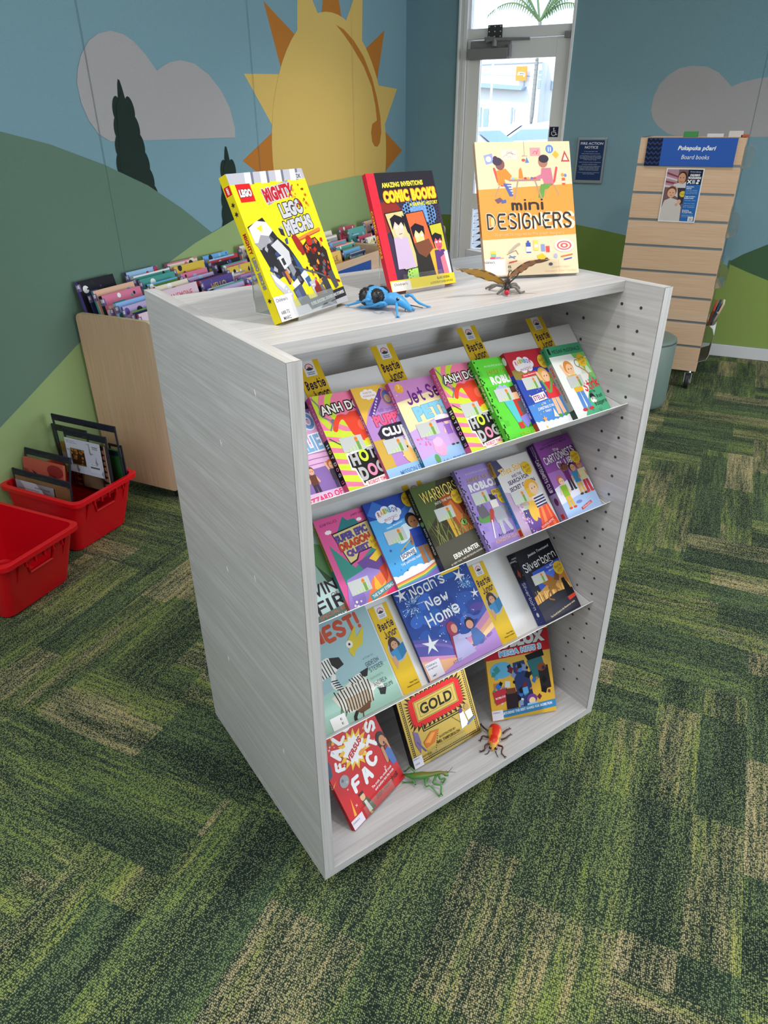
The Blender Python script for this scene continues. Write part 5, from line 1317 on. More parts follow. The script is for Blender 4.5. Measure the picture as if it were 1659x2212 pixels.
def false_(a):
    a.R(0, 0, 100, 130, 'c81c22')
    for x, y, l, t in ((30, 6, 24, 100), (70, 10, 16, 60), (14, 96, 22, 100), (34, 108, 26, 92), (94, 30, 22, 150), (60, 10, 14, 95), (8, 66, 14, 150), (82, 60, 18, 200)):
        dx, dy = math.cos(R(t)) * l, math.sin(R(t)) * l
        a.P([x, y, x + dx - dy * .09, y + dy + dx * .09, x + dx + dy * .09, y + dy - dx * .09], 'efa62c')
    sparkle(a, 24, 4, 4, 96, 124, 1.1, 'f2e4e4', 13, 2)
    a.star(50, 52, 27, 'efc02e', 15, .66, sy=.92); a.star(50, 52, 20, 'f0eef0', 13, .74, sy=.92); a.T('VERSUS', 50, 52, 33, 8, 'c0242c', rot=-22, sh=.2, b=.06); a.E(58, 62, 6, 'e89a3a', 3.4)
    for t, x, y, s, r in (('F', 21, 56, 16, -70), ('A', 24, 41, 18, -48), ('L', 36, 27, 18, -28), ('S', 53, 19, 18, -8), ('E', 70, 20, 18, 8), ('F', 31, 88, 19, 2), ('A', 50, 89, 20, -4), ('C', 66, 78, 20, -18), ('T', 78, 62, 19, -40), ('S', 85, 44, 18, -66)):
        a.T(t, x, y, s * .8, s, 'efedf0', rot=r, f=1, b=1.9)
    a.P([88, 22, 94, 14, 98, 22, 102, 34, 86, 34], '141416'); a.E(94, 16, 4, '141416'); a.R(91, 15, 97, 17, 'd8c8b8')
    a.P([0, 30, 8, 34, 10, 46, 6, 58, 0, 60], '2a4a6a'); a.E(17, 74, 7.5, '9a9aa2'); a.E(15, 72, 2, '6a6a74'); a.E(20, 77, 1.6, 'b8b8c0'); a.E(22, 24, 4, '7a4a2a', 2.6)
    a.E(92, 68, 8, '1a1614', 11); a.P([86, 74, 92, 74, 92, 100, 86, 98], '1a1614'); a.E(93, 70, 5.4, 'c88a60', 7); a.E(94, 74, 1.4, '4a1c18', 2); a.P([88, 84, 104, 78, 110, 104, 92, 106], '4a6cae'); a.L([87, 96, 88, 78], 4.4, 'c88a60', False); a.L([100, 84, 98, 72], 4.4, 'c88a60', False)
    a.E(30, 106, 4, 'e0b088', 5); a.R(26, 100, 34, 103, '2a2a26'); a.P([26, 111, 36, 110, 42, 128, 34, 130, 30, 122], '4f5a40'); a.P([29, 112, 33, 112, 36, 128, 30, 128], 'd8d6d0')
    a.T('The truth, the whole truth', 68, 106, 40, 4, 'f2e6e6', b=.02, rot=-4); a.T('and nothing but the truth', 70, 111, 38, 4, 'f2e6e6', b=.02, rot=-4); a.T('Dan Marshall', 70, 119, 44, 6.4, '1c1416', f=1, b=.8, rot=-4)
def gold(a):
    K = '1d1a14'; H = 118
    a.R(0, 0, 100, H, 'a98d44'); a.R(2, 2, 98, 3, K); a.R(2, H - 4, 98, H - 3, K); a.R(97, 2, 98, H - 3, K); a.R(5, 2, 6, H - 3, K)
    for k in range(44):
        a.R(2.6, 4 + k * 2.5, 4.4, 5.4 + k * 2.5, K); a.R(94.4, 4 + k * 2.5, 96, 5.4 + k * 2.5, K)
    for k in range(36):
        a.R(7 + k * 2.4, H - 6.4, 8.4 + k * 2.4, H - 5.2, K); a.R(7 + k * 2.4, 5, 8.4 + k * 2.4, 6.2, K)
    a.T('THE', 50, 14, 20, 6, K); a.T('BOOK', 50, 22, 40, 8, K, b=.03); a.T('OF', 50, 31, 10, 5, K)
    cx_, cy_, hw, hh = 50, 57, 36, 17
    pts, pin = [], []
    n = 84
    for i in range(n):
        t = 2 * PI * i / n
        k = 1 / max(abs(math.cos(t)) ** 6 + abs(math.sin(t)) ** 6, .01) ** (1 / 6)
        for lst, m_ in ((pts, 1.0 if i % 2 else 1.22), (pin, 1.0 if i % 2 else 1.08)):
            lst.append((cx_ + (hw + (m_ - 1) * 30) * k * math.cos(t), cy_ + (hh + (m_ - 1) * 30) * k * math.sin(t)))
    a.P(pts, '2a1712'); a.P(pin, 'b3201f'); a.E(50, 57, .1, K)
    a.R(18, 43, 82, 71, 'b3201f'); a.R(20, 45, 80, 69, 'b09448'); a.R(20.6, 45.6, 79.4, 68.4, K); a.R(21.2, 46.2, 78.8, 67.8, 'b09448'); a.R(25, 49, 75, 65, K); a.R(25.4, 49.4, 74.6, 64.6, 'b09448')
    a.T('GOLD', 50, 57, 46, 13, K, b=.035)
    a.L([24, 72, 24, 82, 80, 82], 1, K, False); a.L([26.5, 74, 26.5, 79.6, 78, 79.6], .8, K, False); a.L([80, 82, 80, 74], 1, K, False)
    for k in range(9):
        a.E(42 - k * 1.1, 90 + k * 2.4, .6, K, n=6); a.E(66 + k * 1.6, 84 + k * 1.8, .6, K, n=6)
    a.P([20, 94, 32, 86, 44, 88, 34, 100, 22, 102], 'b0622a'); a.P([22, 95, 33, 88, 38, 89, 28, 98], 'c8843a'); a.P([10, 76, 16, 80, 17, 92, 13, 104, 9, 92], '6a5a7a'); a.L([12, 90, 20, 104], 2, '5a4a6a')
    a.P([76, 84, 82, 83, 85, 100, 74, 102], 'd8d6d8'); a.E(79, 81, 2.6, '5a3a6a', 3); a.E(88, 80, 3.6, '9a7a4a', 4); a.P([84, 85, 93, 84, 94, 94, 86, 96], 'e2ddd2'); a.L([84, 100, 95, 96], 2.6, '5a6a86')
    a.T('ILLUSTRATED BY', 54, 97, 24, 2.6, '5a4a20'); a.T('IMEL TAMPUBOLON', 54, 102, 34, 3.4, '4a3a18'); a.T('WRITTEN BY', 20, 109, 14, 2.2, '6a5a2a')
def rblx(a):
    Y_ = 'd9ab3c'
    a.R(0, 0, 100, 140, Y_); a.P([0, 20, 60, 10, 100, 30, 100, 70, 0, 60], 'd0a84a'); a.P([0, 22, 100, 16, 100, 48, 0, 52], 'b4202e')
    a.T('ROBLOX', 52, 28, 84, 17, 'd8d6dc', '1c1c24', .9, rot=-3, b=.09); a.T('MEGA HITS 3', 54, 43, 66, 8, '7fb4e4', 'eef2f6', .9, rot=-3, b=.06)
    q = random.Random(6)
    cs = ['2a2e48', '3a6cb8', '5aa0d8', '24242c', '6a2a38', '3a8a8a', 'b8783a', '15151a', '7a8ab0', 'c8d0d8']
    a.E(22, 68, 18, '5fa8d0', 12); a.P([40, 60, 58, 58, 66, 96, 62, 128, 46, 128, 40, 92], '2a3a6a'); a.P([62, 60, 86, 56, 92, 84, 70, 90], '2f6a70'); a.P([60, 52, 88, 46, 90, 56, 64, 60], '17171c'); a.P([78, 72, 94, 70, 96, 104, 80, 106], '2a2226'); a.E(84, 72, 7, '8a4a2c', 6); a.E(50, 68, 6, '4a7ac0', 7)
    for k in range(46):
        x, y, s = q.uniform(6, 94), q.uniform(64, 126), q.uniform(2, 6)
        a.P([(x + s * math.cos(i * 1.6 + k), y + s * 1.2 * math.sin(i * 1.6 + k)) for i in range(4)], q.choice(cs))
    a.P([4, 98, 24, 94, 30, 112, 8, 118], 'b83440'); a.T('ROBLOX', 16, 107, 16, 3, 'e8d0d0', rot=-8, b=.05); a.R(24, 102, 42, 126, '2a2026'); a.R(26, 96, 40, 104, '6a4030'); a.E(64, 116, 8, '6a3a8a', 7); a.E(64, 119, 5, 'e4c49a', 5); a.P([56, 122, 72, 122, 76, 132, 54, 132], '86bfe4')
    a.P([0, 128, 100, 122, 100, 133, 0, 138], '3b86be'); a.T('FEATURING THE BEST GAMES FOR MORE FUN', 54, 129, 80, 4, 'dfe8f0', rot=-3, b=.05)
LOWG = 'books standing on the bottom board'
freebook(.112, .047, BT, 16.9, 32, .198, .26, .013, false_, lambda a: (a.R(0, 0, 100, 10, 'b01a20'), a.T('FALSE VERSUS FACTS', 36, 2.5, 40, 2.6, 'f0e0e0', b=.03), a.T('DAN MARSHALL', 78, 2.5, 22, 2.6, '1a1414', b=.03)), 'b01a20', 'red FALSE VERSUS FACTS book on the bottom board', LOWG, ew=.11, el=.17,
         stick=[calllabel((("Children's", 7, 123, 12, 2.6),), 0, 119, 20, 130.5, 'dcd4e0')], easel_label='clear easel holding the red book on the bottom board')
freebook(.337, .108, BT, -.5, 28, .229, .27, .024, gold, lambda a: (a.R(0, 0, 100, 12, '1c1a18'), [a.R(20 + k * 9, 1, 24 + k * 9, 3, '7a2a24') for k in range(8)]), '1c1a18', 'metallic gold hardback with GOLD in a red spiky frame', LOWG, ew=.12, el=.17, hard=True, pm='foil',
         stick=[calllabel((("Children's", 5, 107, 9, 2), ('LAND', 5, 113, 6, 2)), -1, 105, 13, 117.5, 'cfcbd8')], easel_label='clear easel holding the metallic gold book')
freebook(.616, .115, BT, -22.2, 30, .193, .27, .012, rblx, lambda a: a.R(0, 0, 100, 10, 'c89a4a'), 'c89a4a', 'yellow and red ROBLOX MEGA HITS 3 hardback on the bottom board', LOWG, ew=.11, el=.17, hard=True,
         stick=[calllabel((("Children's", 7, 128, 11, 2.4),), -1, 125, 17, 139, 'dcd8e2')], easel_label='clear easel holding the yellow and red book')

# ------------------------------------------------------------------ toy insects
def insect(name, label, base):
    return empty(name, BC @ Matrix.Translation((0, 0, base)), label, 'toy insect', 'plastic toy insects')
def limb(e, pts, r, col, nm='leg', n=7, claw=True):
    P = [Vector(p) for p in pts]
    Q = [P[0]]
    for a, b in zip(P, P[1:]):
        Q += [a.lerp(b, .18), a.lerp(b, .82)]
    Q.append(P[-1])
    rr = [r * (1.0 - .45 * i / (len(Q) - 1)) * (1.15 if i % 2 else .95) for i in range(len(Q))]
    g = G(); g.tube(Q, rr, n, 0, col)
    if claw:
        d = (P[-1] - P[-2]); d.z = 0
        d = d.normalized() * r * 2.2; s_ = Vector((-d.y, d.x, 0)) * .5
        for k in (-1, 1):
            g.tube([P[-1], P[-1] + d * .6 + s_ * k, P[-1] + d + s_ * k * .6 - Vector((0, 0, min(.0008, P[-1].z)))], [r * .5, r * .35, r * .15], 5, 0, col)
    return g.build(nm, 'plast', e, smooth=True)
def spine_body(g, pts, ws, hs, col, n=14):
    P = [Vector(p) for p in pts]; rings = []
    for i, p in enumerate(P):
        d = (P[min(i + 1, len(P) - 1)] - P[max(i - 1, 0)]).normalized()
        a = Vector((-d.y, d.x, 0)).normalized(); b = d.cross(a)
        if b.z < 0:
            b = -b
        rings.append([p + a * ws[i] * math.cos(2 * PI * k / n) + b * hs[i] * math.sin(2 * PI * k / n) for k in range(n)])
    c = col if not callable(col) else None
    b0 = len(g.f)
    g.loft(rings, 0, c or 'fff')
    if callable(col):
        for fi in range(b0, len(g.f)):
            f = g.f[fi]; m = sum((Vector(g.v[i]) for i in f), Vector()) / len(f)
            g.c[fi] = hx(col(m))
    return rings
BLU = '3f97d4'
e = insect('toy_weevil', 'blue and black plastic toy weevil on the bookcase top', BH)
ax = (Vector((.323, .149, 0)) - Vector((.282, .222, 0))).normalized(); sd_ = Vector((-ax.y, ax.x, 0))
bp = lambda t, z: (.282 + ax.x * t, .2225 + ax.y * t, z)
g = G()
spine_body(g, [bp(-.006, .016), bp(0, .017), bp(.008, .019), bp(.020, .021), bp(.032, .020), bp(.041, .018), bp(.046, .018), bp(.052, .020), bp(.060, .021), bp(.068, .019), bp(.076, .016), bp(.084, .011), bp(.091, .006), bp(.094, .003)],
           [.004, .014, .022, .027, .0255, .019, .012, .013, .0145, .012, .010, .007, .005, .003], [.004, .011, .0165, .0195, .0185, .015, .010, .011, .0115, .0095, .0085, .0065, .0045, .002], BLU, 18)
g.tube([bp(.086, .010), Vector(bp(.092, .006)) + sd_ * .006, Vector(bp(.096, .002)) + sd_ * .010], [.004, .003, .002], 7, 0, BLU)
g.build('body', 'plast', e, smooth=True)
for s_ in (-1, 1):
    for cc, rr in ((.009, .0135), (.031, .0145)):
        g = G(); c0 = Vector(bp(cc, .0225)) + sd_ * s_ * .0118
        g.ball(c0, rr, rr, .0160, None, 8, 0, '14161c')
        q = random.Random(3)
        for k in range(150):
            t, ph = q.uniform(0, 2 * PI), q.uniform(.05, 1.5)
            d = Vector((math.cos(t) * math.sin(ph) * rr, math.sin(t) * math.sin(ph) * rr, math.cos(ph) * .0160))
            g.ball(c0 + d, .0011, .0011, .0011, None, 3, 0, q.choice(('0e0f14', '1c2028', '2a3038')))
        g.build('wing_case_patch', 'plast', e, smooth=True)['label'] = 'black pitted patch on the wing case'
for pts in ([(.3239, .1818, .022), (.3021, .1497, .014), (.2854, .1238, .002)], [(.344, .1788, .02), (.3419, .1611, .026), (.3529, .1548, .012), (.371, .1485, .003)], [(.2891, .1642, .014), (.2763, .1548, .022), (.2768, .1907, .009), (.2687, .2174, .003)],
            [(.2757, .2019, .012), (.2679, .1831, .024), (.2658, .2187, .012), (.2561, .2395, .004)], [(.315, .215, .014), (.335, .222, .022), (.350, .228, .002)], [(.296, .232, .012), (.305, .250, .022), (.300, .268, .002)]):
    limb(e, pts, .0031, BLU)
for pts in ([(.3247, .1516, .012), (.3178, .1458, .002)], [(.3331, .1548, .01), (.358, .1451, .003)]):
    limb(e, pts, .0011, '1a1a1e', 'antenna', 6, False)
for s_ in (-1, 1):
    g = G(); c0 = Vector(bp(.071, .0225)) + sd_ * s_ * .0085
    g.ball(c0, .0034, .0034, .0034, None, 6, 0, '101014'); g.ball(c0 + Vector((-.0005, -.0022, .002)), .001, .001, .001, None, 4, 0, 'f4f4f4'); g.build('eye', 'plast', e, smooth=True)

e = insect('toy_butterfly', 'amber winged toy butterfly on grey legs beside the cream picture book', BH)
g = G()
spine_body(g, [(.5600, .1373, .010), (.5630, .1400, .016), (.570, .148, .020), (.5800, .158, .021), (.590, .170, .018), (.602, .186, .015), (.612, .198, .012)], [.004, .006, .005, .007, .006, .005, .002], [.005, .007, .005, .007, .006, .005, .002], '221c1c', 10)
g.build('body', 'plast', e, smooth=True)
g = G(); g.ball((.5585, .1355, .0075), .005, .005, .0055, None, 8, 0, 'c01c34'); tag(g.build('proboscis', 'plast', e, smooth=True), 'red proboscis knob')
def wing(up, lo, name, c1, c2):
    g = G(); n = 16
    def smp(L_, t):
        x = t * (len(L_) - 1); i = min(int(x), len(L_) - 2); f = x - i
        p0, p1, p2, p3 = [Vector(L_[max(0, min(len(L_) - 1, i + k))]) for k in (-1, 0, 1, 2)]
        return .5 * ((2 * p1) + (p2 - p0) * f + (2 * p0 - 5 * p1 + 4 * p2 - p3) * f * f + (3 * p1 - p0 - 3 * p2 + p3) * f ** 3)
    m = 6
    for k in range(n):
        for j in range(m):
            q = []
            for (t, s_) in ((k / n, j / m), ((k + 1) / n, j / m), ((k + 1) / n, (j + 1) / m), (k / n, (j + 1) / m)):
                a, b = smp(up, t), smp(lo, t)
                q.append(a.lerp(b, s_) + Vector((0, 0, .0012 * math.sin(t * 40) * s_)))
            nrm = (q[1] - q[0]).cross(q[3] - q[0])
            nrm = nrm.normalized() * .0007 if nrm.length > 1e-12 else Vector((0, 0, .0007))
            c = c2 if (j in (0, m - 1) or k > n * .8) and (k + j) % 3 else c1
            g.add([p + nrm for p in q] + [p - nrm for p in q], [(0, 1, 2, 3), (7, 6, 5, 4), (0, 4, 5, 1), (1, 5, 6, 2), (2, 6, 7, 3), (3, 7, 4, 0)], 0, c)
    return g.build(name, 'plast', e)
wing([(.572, .150, .020), (.5391, .150, .040), (.510, .1536, .052), (.4873, .1581, .056), (.4528, .1684, .058)], [(.578, .158, .016), (.5352, .166, .028), (.5028, .176, .040), (.4778, .1785, .050), (.4555, .1736, .057)], 'wing', 'c8962c', '7a6030')
wing([(.5793, .158, .022), (.5808, .1512, .038), (.582, .1308, .055), (.5913, .1136, .066), (.619, .0889, .070)], [(.592, .172, .018), (.6002, .162, .030), (.6074, .1422, .042), (.6068, .1225, .055), (.6204, .0902, .068)], 'wing', 'bc7426', '5a3418')
for pts in ([(.572, .150, .014), (.5578, .1467, .012), (.554, .1578, .001)], [(.576, .160, .012), (.5686, .172, .016), (.5684, .1971, .002)], [(.582, .170, .012), (.572, .1882, .012), (.5700, .2086, .002)], [(.577, .150, .014), (.5786, .1328, .016), (.5973, .1369, .001), (.6129, .142, .001)], [(.584, .160, .012), (.6024, .1601, .016), (.6278, .1706, .002)], [(.59, .172, .012), (.607, .180, .014), (.622, .192, .002)]):
    limb(e, pts, .0034, '77746f', claw=False)
for pts in ([(.566, .1452, .022), (.5685, .1466, .032), (.5746, .1494, .044)], [(.568, .1433, .022), (.580, .1354, .034), (.5894, .1354, .043)]):
    limb(e, pts, .0016, '1c1a1a', 'antenna', 6, False)

e = insect('toy_beetle', 'red and orange plastic toy beetle in front of the yellow and red book', BT)
o_ = Vector((0, 0, 0))
g = G()
def rbc(m):
    t = (m - Vector((.6107, .0989, 0))).dot((Vector((.543, .037, 0)) - Vector((.6107, .0989, 0))).normalized())
    side = abs((m - Vector((.5885, .0764, 0))).dot(Vector((.6, -.8, 0)))) 
    if t > .073:
        return 'd8a03a'
    return 'd8301c' if (m.z > .018 and side < .009) or t < .02 else ('ec8a24' if side < .013 else 'd8b838')
bx = (Vector((.543, .037, 0)) - Vector((.6107, .0989, 0))).normalized()
bq = lambda t, z: (.6107 + bx.x * t, .0989 + bx.y * t, z)
spine_body(g, [bq(-.002, .010), bq(.002, .011), bq(.010, .013), bq(.024, .014), bq(.038, .013), bq(.046, .012), bq(.050, .012), bq(.058, .0125), bq(.066, .011), bq(.070, .010), bq(.077, .010), bq(.084, .008), bq(.088, .006)],
           [.003, .009, .015, .0185, .018, .015, .0135, .015, .013, .009, .0095, .007, .003], [.003, .007, .012, .014, .0125, .011, .0105, .0125, .010, .007, .007, .005, .003], rbc, 22)
g.build('body', 'plast', e, smooth=True)
for pts in ([(.5491, .0604, .010), (.536, .0593, .015), (.5285, .0522, .008), (.5213, .0572, .002)], [(.567, .0421, .010), (.5712, .0274, .015), (.5577, .0202, .007), (.5599, .0092, .002)], [(.5642, .078, .01), (.552, .0886, .015), (.545, .0874, .003)], [(.5869, .0516, .010), (.6003, .0456, .014), (.6146, .053, .005), (.6257, .0547, .002)], [(.5793, .0934, .010), (.5748, .106, .014), (.5838, .1288, .003)], [(.6062, .0656, .010), (.6227, .0668, .013), (.638, .0713, .003)]):
    limb(e, pts, .0028, '4a241c')
for pts in ([(.536, .0426, .009), (.5276, .0396, .006), (.5211, .0444, .003)], [(.5485, .0327, .009), (.5447, .0224, .006), (.5437, .0161, .003)]):
    limb(e, pts, .0014, '1a1414', 'antenna', 6, False)
for c0 in ((.5425, .0465, .0125), (.5530, .0352, .0125)):
    g = G(); g.ball(c0, .0042, .0042, .0036, None, 6, 0, '141214'); g.ball((c0[0] + .001, c0[1] - .0005, c0[2] + .0032), .0012, .0012, .0008, None, 4, 0, 'f4f4f4'); g.build('eye', 'plast', e, smooth=True)

e = insect('toy_mantis', 'green plastic toy praying mantis beside the red book', BT)
GRN = '4c8a3c'
def mc(m):
    return '7a7a34' if m.z > .026 + (m.x - .3) * .18 else GRN
g = G()
spine_body(g, [(.2988, .1093, .014), (.3066, .096, .018), (.3146, .086, .021), (.3307, .0721, .025), (.3414, .0632, .028), (.350, .0562, .032), (.3654, .046, .037), (.3712, .0407, .038), (.3735, .0375, .038), (.377, .0335, .037), (.3805, .028, .032)], [.002, .006, .009, .0105, .008, .006, .005, .004, .0045, .0075, .002], [.002, .005, .007, .009, .007, .005, .0045, .004, .0045, .006, .002], mc, 14)
g.build('body', 'plast', e, smooth=True)
for pts, r_ in (([(.3606, .0487, .034), (.352, .046, .024), (.3432, .0425, .015), (.3577, .0259, .016), (.3483, .0148, .002)], .0036), ([(.3624, .0442, .034), (.3621, .0378, .022), (.3756, .031, .024), (.3697, .0331, .010)], .0034), ([(.3365, .0631, .022), (.3239, .0486, .010), (.3347, .0434, .014), (.3398, .0146, .002)], .0026), ([(.3325, .0648, .02), (.3283, .056, .012), (.3486, .0684, .003)], .0024), ([(.3083, .0898, .018), (.3066, .0662, .013), (.312, .0751, .010), (.2921, .0959, .002)], .0026), ([(.3225, .0825, .024), (.3152, .1013, .040), (.3143, .1212, .003)], .0026)):
    limb(e, pts, r_, GRN)
for pts in ([(.379, .0338, .040), (.3853, .0306, .044), (.3954, .0295, .052)], [(.379, .0328, .040), (.3879, .0271, .043), (.3948, .016, .046)]):
    limb(e, pts, .0008, '4a4a2a', 'antenna', 5, False)
for c0 in ((.3745, .0310, .0385), (.3815, .0355, .0385)):
    g = G(); g.ball(c0, .0028, .0028, .0032, None, 6, 0, '9a8a3c'); g.build('eye', 'plast', e, smooth=True)
# ------------------------------------------------------------------ slatwall stand
SX0, SX1, SY = -.630, -.055, 4.925
st = empty('slatwall_stand', ((SX0 + SX1) / 2, SY, 0), 'tall maple slatwall stand on castors against the back wall', 'display stand')
ox = (SX0 + SX1) / 2
hw = (SX1 - SX0) / 2
zs = [1.341, 1.189, 1.037, .886, .736, .586, .438, .284]
g = G()
zz = [1.488] + zs + [.12]
for a_, b_ in zip(zz, zz[1:]):
    t0 = a_ - (.007 if a_ != 1.488 else 0); b0 = b_ + (.007 if b_ != .12 else 0)
    g.box(-hw, 0, b0, hw, .020, t0)
g.box(-hw, .014, .12, hw, .026, 1.488)
g.build('front_panel', 'maplex', st, bevel=.0008)
for z in zs:
    g = G(); g.box(-hw + .001, .006, z - .0072, hw - .001, .0138, z + .0072, 0)
    g.box(-hw + .001, .0005, z - .0072, hw - .001, .0065, z - .0045, 0)
    g.build('slat_channel', 'channel', st)
g = G(); g.box(-hw, .026, .12, -hw + .018, .46, 1.488); g.box(hw - .022, .026, .12, hw - .004, .46, 1.488); g.box(-hw, .46, .12, hw, .48, 1.488); g.box(-hw, .026, .12, hw, .46, .14)
g.build('carcass', 'mapley', st)
for x in (-hw + .05, hw - .042):
    for y in (.05, .42):
        g = G(); g.cyl((x - .014, y - .03, .048), (x + .014, y - .03, .048), .048, n=24, col='fff'); g.cyl((x - .017, y - .03, .048), (x + .017, y - .03, .048), .020, n=16, mat=1)
        c = g.build('castor_wheel', ['rubber', 'channel'], st, bevel=.004)
        g = G()
        for s_ in (-1, 1):
            g.prism([(y - .045, .04), (y - .02, .04), (y + .02, .10), (y - .03, .10)], .003, 0, 'fff', lambda a_, b_, h_: (x + s_ * .021 + h_, a_, b_))
        g.box(x - .028, y - .03, .098, x + .028, y + .028, .104); g.cyl((x, y, .10), (x, y, .12), .018, n=16)
        g.build('castor_fork', 'chrome', c)
for zc, h_, dz in ((1.385, .11, 0), (1.02, .14, .02), (.72, .14, .03), (.46, .09, .02), (.29, .22, .05)):
    g = G()
    pr = [(0, zc - h_ * .55), (.05, zc - h_ * .45), (.062, zc - h_ * .3), (.064, zc + h_ * .3), (.05, zc + h_ * .48), (.03, zc + h_ * .55)]
    pr2 = pr + [(y - .003, z) for y, z in pr[::-1]]
    for yy in (.05, .43):
        g.prism([(0, zc - h_ * .55)] + pr[1:] + [(0, zc + h_ * .5)], .003, 0, 'fff', lambda a_, b_, t_: (hw - .003 + a_, yy + t_, b_))
    g.loft([[(hw - .003 + a_, yy, b_) for a_, b_ in pr2] for yy in (.05, .43)], 1 if zc < .4 else 0)
    g.build('side_tray', ['bagclear', 'white'], st)
bb = [(.50, 'b84a3a', 'e8dcc8'), (.515, '3a4a6a', 'c0402c'), (.53, 'd8ccb0', '2a4a3a')]
for i, (z, c1, c2) in enumerate(bb):
    g = G(); g.box(0, 0, 0, .012, .15, .135, 0, c1); g.box(.0121, .002, .003, .0126, .148, .132, 0, c2); g.box(.0122, .01, .03, .0128, .14, .06, 0, 'e8e0d0')
    o = g.build('board_book', 'matte'); o.matrix_world = Matrix.Translation((SX1 + .008 + i * .013, SY + .06 + i * .03, .415)) @ Matrix.Rotation(R(8 + i * 4), 4, 'Y')
    tag(o, ('red backed board book, innermost in the low side tray of the slatwall stand', 'navy board book, middle one in the low side tray of the slatwall stand', 'cream board book, outermost in the low side tray of the slatwall stand')[i], 'book', 'board books in the side tray')
for i, (x, w_, c, h_, nm) in enumerate(((-.40, .075, '3f8a4f', .030, 'green'), (-.27, .09, 'c9cdd6', .018, 'pale blue'), (-.155, .075, 'c9c6c8', .032, 'light grey'), (-.04 + -.05, .045, 'b85a3c', .014, 'rusty orange'))):
    g = G(); g.box(0, 0, 0, w_, .10, h_, 0, c); g.box(-.0, .002, .001, w_ - .002, .098, h_ - .002, 0, 'eee')
    o = g.build('board_book', 'matte', bevel=.002); o.location = (x, SY + .06, 1.488); tag(o, nm + ' board book lying on top of the slatwall stand', 'book', 'board books on top of the stand')
# roof board of the stand
g = G(); g.box(-hw, .0, 1.4865, hw, .48, 1.488); g.build('top_board', 'maplex', st)
# sign
sg = empty('category_sign', (-.5890, SY - .004, 1.338), 'blue Pukapuka pōari Board books sign on top of the slatwall stand', 'sign')
Wd, Hd = .493, .148
a = Art(30)
a.R(0, 0, 100, 30, '2f5cb4'); a.R(0, 0, 17.5, 30, '0f1633')
for j in range(7):
    for i in range(4):
        x, y = -2 + i * 5.2, -2 + j * 5.2
        a.L([x, y + 3.9, x + 1.3, y + 3.9, x + 1.3, y + 2.6, x + 2.6, y + 2.6, x + 2.6, y + 1.3, x + 3.9, y + 1.3, x + 3.9, y + 2.6, x + 5.2, y + 2.6, x + 5.2, y + 3.9], .55, '33508f', False)
a.R(17.5, 0, 20, 30, '2f5cb4')
a.T('Pukapuka pōari', 57, 11.2, 42, 6.2, 'eef0f6', sh=.22, b=.035); a.T('Board books', 57, 20.2, 31, 4.6, 'eef0f6', sh=.18, b=.0)
g = G(); g.box(0, -.004, 0, Wd, .003, Hd, 0, '2a4f9e'); a.emit(g, lambda x, y, l: (x * Wd / 100, -.004 - l, Hd - y * Hd / 30))
g.build('sign_board', 'print', sg)
# poster
ps = empty('poster', (-.4545, SY - .002, 1.030), 'white bordered poster with woman and baby on the slatwall stand', 'poster')
a = Art(140)
a.R(0, 0, 100, 140, 'e9e7ec'); a.R(3, 3, 59, 137, '7a5a5a'); a.R(3, 3, 34, 50, 'b08a98')
for k in range(4):
    a.P([3, 10 + k * 11, 34, 20 + k * 9, 34, 24 + k * 9, 3, 15 + k * 11], 'd8c8d4' if k % 2 else '8a3a4a')
a.P([26, 40, 58, 34, 59, 66, 44, 76, 24, 66], 'd0ccd2'); a.E(46, 24, 12, '3a2420', 16); a.E(45, 26, 10, 'd0987c', 14); a.E(41, 24, 1.3, '2a1a18'); a.E(49, 24, 1.3, '2a1a18'); a.L([41, 33, 45, 35, 49, 33], 1.2, '9a3a3a'); a.P([30, 44, 40, 52, 34, 66, 26, 56], 'd8a890')
a.P([38, 50, 59, 50, 59, 90, 46, 96], '3a3440'); a.E(24, 60, 13, '6a4630', 14); a.E(24, 64, 11, 'e0ac8e', 12); a.E(20, 63, 1.2, '2a1a18'); a.E(28, 63, 1.2, '2a1a18'); a.E(24, 70, 2, 'b85a50', 1)
a.P([8, 84, 24, 76, 44, 82, 56, 100, 58, 137, 3, 137, 3, 104], 'cfc8c6'); a.E(48, 86, 5, 'e0ac8e', 6); a.E(42, 94, 4, 'd8a080', 4); a.star(54, 66, 9, 'e0c030', 12, .8); a.T('Come along', 54, 66, 12, 3, '4a3a20')
a.R(59, 3, 97, 41, '141c38'); a.T('Orewa Library', 78, 9, 28, 4, 'd0d4e4'); a.T("CHILDREN'S", 78, 17, 26, 6, 'f0f0f4', sh=.2, b=.05); a.T('PROGRAMMING', 78, 24, 34, 6, 'f0f0f4', sh=.2, b=.05)
a.L([62, 30, 70, 38], 3, 'f0f0f4', False); a.L([70, 30, 62, 38], 3, 'f0f0f4', False); a.R(73, 29, 81, 39, 'b0b8cc'); a.E(89, 31, 4, 'f0f0f4', 2.6); a.E(87, 37, 4, 'f0f0f4', 2.6)
a.R(59, 41, 97, 137, '2a6ab4')
for y, t, w in ((47, 'Rhymetime', 20), (51, 'Toiti Ruri', 14), (72, 'Wiggle and Rhyme', 28), (76, 'Korikori te Ruri', 24), (108, 'Storytime', 18), (112, 'Wa Tauwha Pouaka', 26)):
    a.T(t, 61 + w / 2, y, w, 3.2, 'eef2fa', b=.05)
for y, t in ((56, 'Tuesday 10.00am'), (60, 'Share songs and rhymes'), (64, 'with your little one'), (82, 'Wednesday 10.00am'), (90, 'Wednesday 11.00am'), (95, 'Songs and movement'), (99, 'for babies'), (116, 'Thursday 10.00am'), (121, 'Stories and fun for'), (125, 'young children')):
    a.T(t, 77, y, 30, 2.2, 'b8d0ee')
a.R(80, 124, 94, 136, 'e4e2e6')
